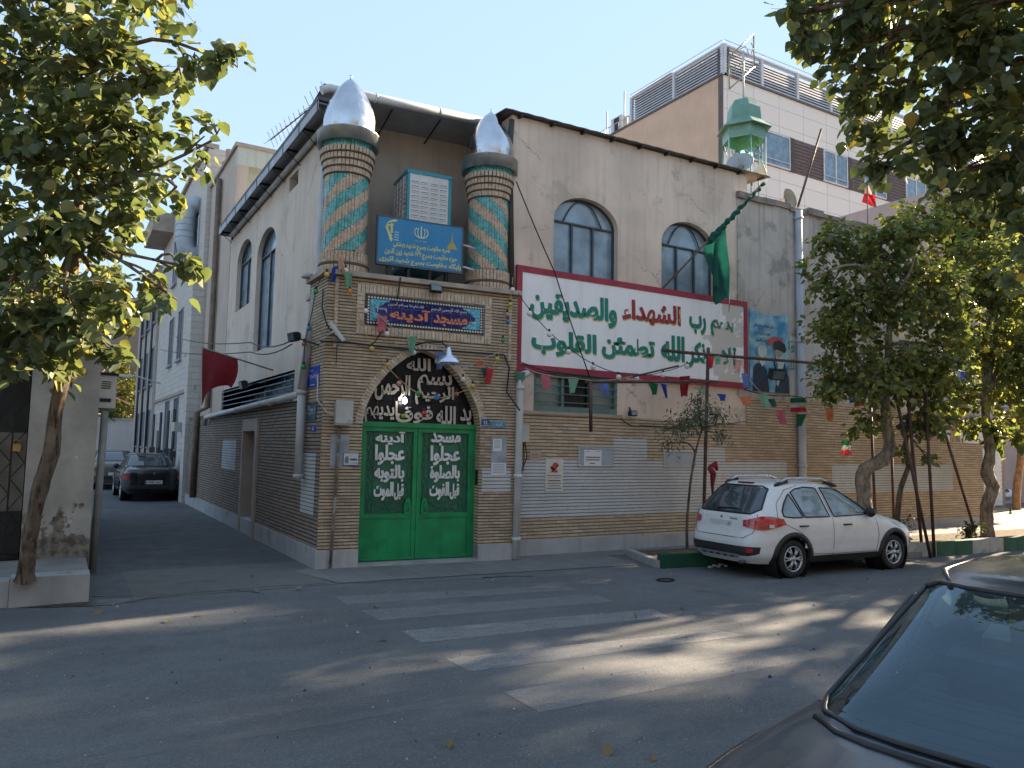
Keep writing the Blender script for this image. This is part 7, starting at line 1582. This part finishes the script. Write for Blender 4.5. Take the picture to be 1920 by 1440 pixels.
p = PF.pt(1330, 876, .05); t = thing('small_flag', 'rolled tricolour flag tied low on the pipe frame upright', 'flag', p); m = MB(); m.tube([p, p+Vector((.06, -.04, -.12)), p+Vector((.05, -.03, -.32)), p+Vector((.07, 0, -.5))], [.05, .06, .035, .01], 7); m.tube([p, p+Vector((.15, 0, .06)), p+Vector((.18, -.02, -.06))], [.03, .06, .03], 7); kid(m, 'cloth', cloth('rolled flag', (.25, .02, .03), .2, .5), t)
m = MB(); m.tube([p+Vector((0, .0, .0)), p+Vector((.055, -.03, -.1)), p+Vector((.06, -.03, -.55))], [.02, .045, .012], 6); kid(m, 'green_edge', FG, t)
# ------------------------------------------------------------------ trees
LT = np.array([(0, 0, 0), (-.33, .16, .05), (-.42, .45, .09), (-.25, .78, .04), (0, 1.08, -.1), (.25, .78, .04), (.42, .45, .09), (.33, .16, .05), (0, .42, -.02)])
LF_ = [(0, 8, 2, 1), (8, 4, 3, 2), (0, 7, 6, 8), (8, 6, 5, 4)]
def leaf_mesh(name, pos, dirs, sizes, tint, mat, parent, rg, width=1.0, droop=.5):
    n = len(pos); d = dirs/np.linalg.norm(dirs, axis=1, keepdims=True)
    upv = np.array([0, 0, 1.])+rg.normal(0, .6, (n, 3)); x = np.cross(d, upv); x /= np.linalg.norm(x, axis=1, keepdims=True)+1e-9; z = np.cross(x, d)
    loc = LT[None]*sizes[:, None, None]; curl = rg.uniform(.3, 1.6, (n, 1))
    v = pos[:, None]+loc[..., 0:1]*x[:, None]*width+loc[..., 1:2]*d[:, None]+(loc[..., 2]*curl)[..., None]*z[:, None]
    base = np.array(org(parent)); v = (v.reshape(-1, 3)-base)
    f = (np.array(LF_)[None]+9*np.arange(n)[:, None, None]).reshape(-1)
    me = bpy.data.meshes.new(name); me.vertices.add(n*9); me.vertices.foreach_set('co', v.ravel()); nf = n*4
    me.loops.add(nf*4); me.loops.foreach_set('vertex_index', f); me.polygons.add(nf); me.polygons.foreach_set('loop_start', np.arange(nf)*4); me.polygons.foreach_set('loop_total', np.full(nf, 4))
    me.polygons.foreach_set('use_smooth', np.ones(nf, bool)); me.update(calc_edges=True)
    at = me.attributes.new('tint', 'FLOAT', 'POINT'); at.data.foreach_set('value', np.repeat(tint, 9)); me.materials.append(mat)
    o = bpy.data.objects.new(name, me); COL.objects.link(o); o.parent = parent; return o
def barkm(name, c, dark):
    m, nt, b = _nodes(name); o = coords(nt); st = coords(nt, 'Object', (16, 16, 3.2)); n1 = noise(nt, st, 1, 6, .65); n2 = noise(nt, o, 7, 5)
    cr = ramp(nt, n1, 1, 0, .36, .50); col = mixc(nt, ramp(nt, n2, 0, 1, .35, .65), rgb(c, .75), rgb(c, 1.3)); col = mixc(nt, ramp(nt, noise(nt, o, 2.1, 5), 0, .7, .52, .62), col, rgb((c[0]*1.5, c[1]*1.55, c[2]*1.6)))
    L(nt, mixc(nt, cr, col, rgb(dark)), b.inputs['Base Color']); b.inputs['Roughness'].default_value = .95; b.inputs['Specular IOR Level'].default_value = .1
    bump(nt, b, n1, 1.0, .05); return m
BARK = pm('bark', (.155, .125, .10), .95, 0, .35, 9, .9, 22, .1, streak=.5); BARK_G = pm('pale bark', (.27, .225, .175), .95, 0, .3, 8, .8, 22, .1, streak=.4); BARK_O = pm('orange bark', (.34, .20, .11), .95, 0, .25, 8, .6, 25, .1); BARK = barkm('cracked bark', (.155, .12, .09), (.04, .03, .022)); BARK_G = barkm('pale cracked bark', (.26, .215, .165), (.10, .08, .06)); TWIG = pm('twig', (.12, .085, .06), .9, 0, .3, 6)
MULB = leafm('mulberry leaf', [(0, (.10, .135, .08)), (.45, (.145, .185, .095)), (.75, (.23, .26, .11)), (.93, (.38, .36, .12)), (1, (.54, .38, .08))], .5)
MULB2 = leafm('sunlit tint mulberry leaf', [(0, (.10, .14, .065)), (.4, (.175, .215, .08)), (.75, (.31, .325, .09)), (.93, (.48, .43, .10)), (1, (.58, .40, .07))], .56)  # lit copy of the mulberry leaf: backlit sun put into yellower, paler colours
ACAC = leafm('grey green leaflet', [(0, (.09, .125, .085)), (.6, (.15, .19, .13)), (.9, (.2, .23, .16)), (1, (.19, .10, .055))], .3)
YELG = leafm('yellow green leaf', [(0, (.08, .11, .025)), (.6, (.18, .20, .04)), (1, (.40, .33, .06))], .4)
SHRUB = leafm('shrub leaf', [(0, (.025, .045, .02)), (.6, (.055, .085, .03)), (1, (.16, .14, .06))], .3)
def bend(a, b, k, rg, n=6):
    a, b = Vector(a), Vector(b); l = (b-a).length; off = Vector(rg.normal(0, .09*l, 3)); out = []
    for i in range(n+1): t = i/n; out.append(a.lerp(b, t)+off*math.sin(math.pi*t)+Vector((0, 0, k*l*math.sin(math.pi*t))))
    return out
def tree(nm, label, trunk, radii, blobs, leaf, size, mat, bark, seed, per=15, layers=2.6, group=None, width=1.0, cat='tree', limb=.05, spread=.3):
    """trunk: points; blobs: (centre, (rx, ry, rz), density) of the crown. Limbs reach into every blob, twigs fan out of them, leaves sit along the twigs."""
    rg = np.random.default_rng(seed); t = thing(nm, label, cat, trunk[0], group); m = MB()
    # rough round trunk with knots
    fine = []; rad = []
    for i in range(len(trunk)-1):
        a, b = Vector(trunk[i]), Vector(trunk[i+1]); k = max(2, int((b-a).length/.12))
        p0 = Vector(trunk[max(i-1, 0)]); p3 = Vector(trunk[min(i+2, len(trunk)-1)])
        for j in range(k):
            q = j/k; p = .5*((2*a)+(b-p0)*q+(2*p0-5*a+4*b-p3)*q*q+(3*a-p0-3*b+p3)*q**3); fine.append(p); rad.append((radii[i]*(1-q)+radii[i+1]*q)*(1+rg.uniform(-.07, .07)))
    fine.append(Vector(trunk[-1])); rad.append(radii[-1]); rad[0] *= 1.3
    nside = 14; b0_ = len(m.v); m.tube(fine, rad, nside)
    for i in range(len(fine)):
        for j in range(nside):
            v = Vector(m.v[b0_+i*nside+j]); m.v[b0_+i*nside+j] = tuple(fine[i]+(v-fine[i])*(1+.10*math.sin(j*2.3+i*.35)+rg.uniform(-.05, .05)))
    top = fine[len(fine)*2//3:]
    P_, D_ = [], []; tw = MB()
    for c, r, dens in blobs:
        c = Vector(c); st = min(top, key=lambda p: (p-c).length) if limb else c
        if limb:
            pts = bend(st, c, .06, rg, 7); r0 = min(limb, radii[-1]*.9); m.tube(pts, [r0*(1-.75*i/7)+.006 for i in range(8)], 7)
        else: pts = [c]
        R3 = np.array(r); area = math.pi*(r[0]*r[2]+r[1]*r[2]+r[0]*r[1])/3
        nl = max(per, int(dens*layers*area/(size*size*.42))); ntw = max(3, nl//per)
        nsub = max(3, ntw//9); subs = []
        for k in range(nsub):
            u = rg.normal(0, 1, 3); u /= np.linalg.norm(u); e = c+Vector(u*R3*rg.uniform(.25, .75)); sp = bend(pts[-1] if limb == 0 else pts[-1-int(rg.integers(0, min(3, len(pts))))], e, .03, rg, 4); tw.tube(sp, [.018, .015, .012, .009, .007], 5, cap=False); subs += sp[1:]
        for k in range(ntw):
            u = rg.normal(0, 1, 3); u /= np.linalg.norm(u); e = c+Vector(u*R3*rg.uniform(.55, 1.08)); cand = [subs[int(i)] for i in rg.integers(0, len(subs), 5)]; s = min(cand, key=lambda p: (p-e).length)
            if (e-s).length > 1.5: s = e+(s-e).normalized()*1.5
            sp = bend(s, e, .10, rg, 5); tw.tube(sp, [.007, .006, .005, .004, .003, .002], 3, cap=False)
            dv_ = np.array((e-s).normalized())
            for i in range(per):
                q = rg.uniform(.12, 1.0)*5; a = sp[min(int(q), 4)].lerp(sp[min(int(q), 4)+1], q-min(int(q), 4)); sd = rg.normal(0, 1, 3); sd[2] *= .45
                P_.append(np.array(a)+rg.normal(0, spread*.16, 3)); D_.append(dv_*.55+sd*.75+np.array([0, 0, -.62]))
    kid(m, 'trunk', bark, t)
    if tw.v: kid(tw, 'twigs' if 0 else 'branchwork', TWIG, t)
    P_ = np.array(P_); n = len(P_); sizes = size*rg.uniform(.55, 1.25, n); tint = np.clip(rg.beta(1.6, 2.4, n)+np.where(rg.random(n) < .035, .55, 0), 0, 1)
    leaf_mesh('crown', P_, np.array(D_), sizes, tint, mat, t, rg, width); return t
def blob(px, py, rx, ry, depth, dens=1.0, rd=None):
    k = depth/FPX; rh = rx*k; return (deep(px, py, depth), (rh, rd or rh, ry*k), dens)
td = depth_of(ground(45, 1088, .32)); T = lambda x, y, dd=0: deep(x, y, td+dd)
tree('street_tree', 'tall mulberry tree with a cracked trunk before the grey pillar', [ground(46, 1088, .30), T(60, 990), T(80, 900), T(96, 850), T(104, 770), T(122, 690), T(132, 600), T(140, 480), T(150, 340, .1), T(165, 180, .2)], [.085, .075, .075, .085, .07, .065, .06, .055, .045, .03],
    [blob(60, 110, 170, 150, td), blob(210, 130, 125, 150, td-.3), blob(110, 300, 180, 130, td), blob(265, 270, 85, 120, td-.2, .9), blob(50, 460, 130, 120, td), blob(190, 410, 100, 100, td-.2, .9), blob(100, 590, 140, 105, td-.3), blob(225, 570, 75, 90, td-.5, .75), blob(60, 680, 110, 55, td-.3, .7), blob(170, 640, 80, 55, td-.5, .8),
     blob(345, 110, 60, 110, td-.4, .5), blob(425, 120, 50, 85, td-.5, .5), blob(395, 265, 45, 60, td-.5, .45), blob(330, 350, 55, 60, td-.4, .5), blob(300, 540, 65, 60, td-.7, .28), blob(350, 500, 30, 40, td-.7, .2), blob(-120, 300, 150, 260, td), blob(150, -90, 280, 110, td, .8), blob(-30, 620, 90, 110, td-.2)], None, .14, MULB, BARK, 11, per=15, layers=3.0)
fd = 7.0; tr0 = Vector((5.6, -12.95, .1))
tree('street_tree', 'big near mulberry whose dark boughs hang over the road in front of the office block', [tr0, tr0+Vector((-.1, .2, 1.4)), tr0+Vector((-.3, .7, 2.8)), tr0+Vector((-.8, 2.0, 4.2)), tr0+Vector((-1.3, 3.4, 5.2))], [.19, .17, .15, .11, .07],
    [blob(1560, 40, 105, 75, fd, .9), blob(1700, 60, 140, 110, fd), blob(1860, 70, 130, 130, fd-.3), blob(1640, 180, 85, 85, fd), blob(1775, 200, 120, 115, fd-.2), blob(1900, 270, 100, 120, fd-.4), blob(1715, 290, 65, 45, fd-.1, .7), blob(1910, 430, 55, 80, fd-.5, .8), blob(1850, 370, 60, 50, fd-.3, .8), blob(1590, 130, 55, 80, fd, .7), blob(1990, 200, 110, 280, fd-.3), blob(1750, -90, 320, 100, fd, .9), blob(1484, 25, 42, 45, fd, .5), blob(1660, 290, 60, 50, fd, .8), blob(1800, 320, 90, 70, fd-.2, .8), blob(1930, 500, 50, 60, fd-.4, .8), blob(2100, 0, 200, 200, fd-.5)], None, .125, MULB, BARK, 12, per=15, layers=2.9, limb=.045)
md = 14.6; M_ = lambda x, y, dd=0: deep(x, y, md+dd)
tree('street_tree', 'mulberry with a sharply bent trunk behind the white car', [M_(1624, 1030), M_(1622, 960), M_(1617, 905), M_(1622, 880), M_(1655, 862), M_(1668, 838), M_(1664, 800), M_(1660, 740), M_(1665, 660), M_(1670, 560)], [.14, .13, .13, .125, .12, .11, .09, .08, .06, .04],
    [blob(1570, 455, 60, 55, md, .9), blob(1650, 470, 90, 75, md), blob(1600, 580, 95, 85, md), blob(1710, 560, 100, 105, md), blob(1640, 700, 115, 85, md-.3), blob(1740, 700, 85, 95, md), blob(1525, 520, 45, 55, md-.2, .5), blob(1555, 640, 60, 70, md-.3, .9), blob(1720, 430, 80, 50, md, .8), blob(1570, 730, 70, 45, md-.4), blob(1620, 795, 60, 28, md-.3, .6), blob(1760, 785, 55, 45, md, .8), blob(1790, 560, 50, 80, md, .8), blob(1790, 650, 50, 70, md, .8)], None, .115, MULB2, BARK_G, 13, per=15, layers=2.2, limb=.05)
s2 = 15.0; S_ = lambda x, y: deep(x, y, s2)
tree('street_tree', 'thin crooked young tree among the prop poles', [S_(1681, 985), S_(1687, 930), S_(1694, 900), S_(1703, 875), S_(1697, 850), S_(1702, 800), S_(1708, 740)], [.05, .05, .045, .045, .04, .035, .025], [blob(1710, 800, 60, 35, s2, .7), blob(1730, 720, 70, 60, s2, .8), blob(1690, 850, 25, 14, s2, .5), blob(1740, 862, 25, 12, s2, .35)], None, .115, MULB, BARK, 14, per=12, layers=1.8)
rd_ = 17.0; Q_ = lambda x, y: deep(x, y, rd_)
tree('street_tree', 'mulberry with a kinked pale trunk at the end of the garden wall', [Q_(1853, 1014), Q_(1851, 950), Q_(1862, 912), Q_(1850, 888), Q_(1856, 850), Q_(1850, 800), Q_(1846, 740)], [.14, .13, .125, .12, .11, .09, .06], [blob(1830, 620, 75, 95, rd_), blob(1890, 690, 75, 110, rd_), blob(1800, 750, 60, 65, rd_, .9), blob(1880, 540, 85, 75, rd_), blob(1895, 815, 55, 50, rd_, .9), blob(1960, 640, 80, 180, rd_), blob(1850, 470, 80, 55, rd_, .8), blob(1845, 800, 50, 30, rd_)], None, .125, MULB2, BARK_G, 15, per=15, layers=2.3, limb=.06)
od = 26.0; O_ = lambda x, y: deep(x, y, od)
tree('street_tree', 'slim orange barked tree in the far planting bed', [O_(1907, 972), O_(1906, 930), O_(1908, 900), O_(1912, 870), O_(1915, 800)], [.13, .12, .12, .10, .08], [blob(1900, 760, 60, 80, od), blob(1950, 700, 60, 120, od), blob(1860, 690, 50, 70, od), blob(1890, 600, 60, 70, od)], None, .15, YELG, BARK_O, 16, per=12, layers=2)
ad_ = depth_of(ground(1290, 1040)); a_ = lambda x, y: deep(x, y, ad_)
tree('young_acacia', 'spindly young acacia with feathery grey green leaves and brown pods', [a_(1289, 1042), a_(1288, 985), a_(1294, 910), a_(1304, 850), a_(1316, 805)], [.028, .025, .022, .02, .014], [blob(1300, 785, 60, 30, ad_), blob(1348, 775, 32, 40, ad_), blob(1262, 803, 33, 22, ad_), blob(1308, 742, 30, 22, ad_, .8), blob(1352, 812, 25, 20, ad_), blob(1252, 832, 22, 10, ad_, .7)], None, .075, ACAC, BARK, 17, per=22, layers=1.6, width=.42, limb=.012, spread=.5)
for i, (x, y, lb) in enumerate([(1237, 803, 'x'), (1332, 758, 'x'), (1383, 806, 'x')]): pass
tree('alley_tree', 'yellowing tree over the wall at the end of the alley', [Vector((-3.0, 37.0, 0)), Vector((-2.9, 37, 2.5)), Vector((-2.6, 36.8, 4))], [.12, .1, .07], [((-3.4, 36.6, 4.6), (1.3, 1.0, 1.0), 1), ((-2.0, 36.4, 4.0), (1.1, .9, .9), 1), ((-1.0, 36.0, 3.4), (.7, .6, .6), .9), ((-2.8, 36.5, 5.6), (.9, .8, .8), .8), blob(238, 745, 34, 55, 46), blob(222, 700, 28, 40, 46), blob(262, 770, 16, 22, 46), blob(215, 780, 24, 26, 46)], None, .16, YELG, BARK, 18, per=12, layers=2.0)
for px, py, rx, ry, dp, sd, lb in ((1818, 1000, 30, 24, 16.2, 19, 'low dark bush at the foot of the leaning pole'), (1690, 990, 26, 34, 14.8, 20, 'low bush beyond the bonnet of the white car'), (1895, 975, 22, 14, 24, 21, 'dry pale weeds in the far planting bed')):
    c_ = deep(px, py, dp); tree('bush', lb, [Vector((c_.x, c_.y, .08)), Vector((c_.x, c_.y, .3))], [.03, .02], [(c_, (rx*dp/FPX, rx*dp/FPX, ry*dp/FPX), 1)], None, .07, SHRUB if sd != 21 else YELG, BARK, sd, per=14, layers=2.2, cat='bush', width=.7, limb=.012)
bd_ = 21.0
tree('street_tree', 'sunlit yellow green tree behind the annex, filling the gap between the street trees', [deep(1790, 985, bd_), deep(1792, 900, bd_), deep(1790, 780, bd_), deep(1780, 650, bd_)], [.14, .13, .11, .08], [blob(1700, 430, 70, 55, bd_), blob(1780, 410, 80, 70, bd_), blob(1860, 420, 80, 70, bd_), blob(1780, 520, 90, 80, bd_), blob(1880, 480, 70, 80, bd_), blob(1930, 400, 60, 80, bd_)], None, .16, YELG, BARK_G, 23, per=14, layers=2.6, limb=.06)  # sunlight on this foliage put into its yellow-green leaf colour
# street trees added mostly out of view, crowns shaped to throw the dappled shade
off = [((9.8, -12.9), (9.6, -7.4, 7.2), (3.0, 2.4, 2.0)), ((17.2, -2.4), (16.6, -5.0, 7.2), (4.0, 3.2, 2.5)), ((21.5, -2.6), (21, -2.3, 11.6), (4.5, 3.6, 3.0)), ((26, -2.6), (25.5, -1.8, 14.0), (4.5, 3.6, 3.0)), ((10.8, -12.9), (10.2, -9.0, 6.8), (3.6, 3.4, 2.2)), ((16.5, -12.9), (16, -9.5, 7.2), (3.8, 4.0, 2.4)), ((23, -12.9), (22.4, -9.8, 7.6), (4.0, 4.0, 2.6)), ((30, -12.9), (29, -9.8, 8.0), (4.2, 4.2, 2.8)), ((19.5, -2.3), (19.0, -3.6, 6.4), (3.0, 3.0, 2.2)), ((25.5, -2.5), (25, -4.2, 7.0), (3.6, 3.4, 2.4)), ((-9, -12.9), (-8.5, -11.2, 6.5), (3.2, 3.0, 2.2))]
for i, (b_, c_, r_) in enumerate(off):
    rg2 = random.Random(50+i); bl_ = []
    for k in range(9):
        u = Vector((rg2.uniform(-1, 1), rg2.uniform(-1, 1), rg2.uniform(-.8, .8))); bl_.append((Vector((c_[0]+u.x*r_[0]*.62, c_[1]+u.y*r_[1]*.62, c_[2]+u.z*r_[2]*.55)), (r_[0]*.46, r_[1]*.46, r_[2]*.46), .8))
    lbs = ['near row tree added to shade the middle of the road', 'broad far row tree added to shade the road', 'taller far row tree added to shade the road', 'tallest far row tree, added to shade the road', 'street tree of the near row, second along', 'street tree of the near row, third along', 'street tree of the near row, fourth along', 'street tree of the near row, last one along', 'far row street tree beyond the kinked trunk', 'last far row street tree beyond the kinked trunk', 'street tree of the near row behind the viewer']
    tree('street_tree', lbs[i], [Vector((b_[0], b_[1], .1)), Vector((b_[0]-.1, b_[1]*.97+c_[1]*.03, 2)), Vector(((b_[0]+c_[0])/2, (b_[1]+c_[1])/2, c_[2]-1.6)), Vector((c_[0], c_[1], c_[2]))], [.18, .15, .11, .06], bl_, None, .2, MULB, BARK, 60+i, per=14, layers=1.5 if b_[0] < 0 or 19 < b_[0] < 27 else (.3 if b_[0] < 12 else .27 if b_[0] < 18 else .5))

# grit and dry leaves on the road
rq = random.Random(9); m = MB()
for i in range(900):
    x, y = rq.uniform(-6, 7), -11.2+10*rq.random()**1.4; s_ = rq.uniform(.004, .012)*(2.2 if rq.random() < .05 else 1); a = rq.uniform(0, 6)
    if x > -2.1 and y < -9.4: continue
    p = Vector((x, y, .003)); m.add([p+Vector((s_*math.cos(a+k*2.1), s_*math.sin(a+k*2.1), 0)) for k in range(3)]+[p+Vector((0, 0, s_*1.1))], [(0, 1, 3), (1, 2, 3), (2, 0, 3)], 0 if rq.random() < .6 else 1)
tag(m.build('grit', [pm('pale grit', (.40, .38, .34), .9), pm('dark grit', (.05, .05, .05), .9)], None), 'loose grit and small stones scattered over the road', 'grit', None, 'stuff')
rg = np.random.default_rng(77); n = 36; pp_ = np.stack([rg.uniform(-6, 9, n), -10.5+10.4*rg.random(n)**.7, np.full(n, .02)], 1); dd_ = np.stack([rg.normal(0, 1, n), rg.normal(0, 1, n), rg.normal(0, .15, n)], 1)
e_ = bpy.data.objects.new('fallen_leaves', None); COL.objects.link(e_)
lo_ = leaf_mesh('fallen_leaves', pp_, dd_, rg.uniform(.05, .10, n), rg.uniform(.3, 1, n), leafm('dry leaf', [(0, (.10, .07, .04)), (.5, (.20, .13, .06)), (1, (.36, .26, .08))], .2), e_, rg); lo_.parent = None; bpy.data.objects.remove(e_)
lo_.name = 'fallen_leaves'; tag(lo_, 'dry brown leaves lying about the road and pavement', 'leaf litter', None, 'stuff')
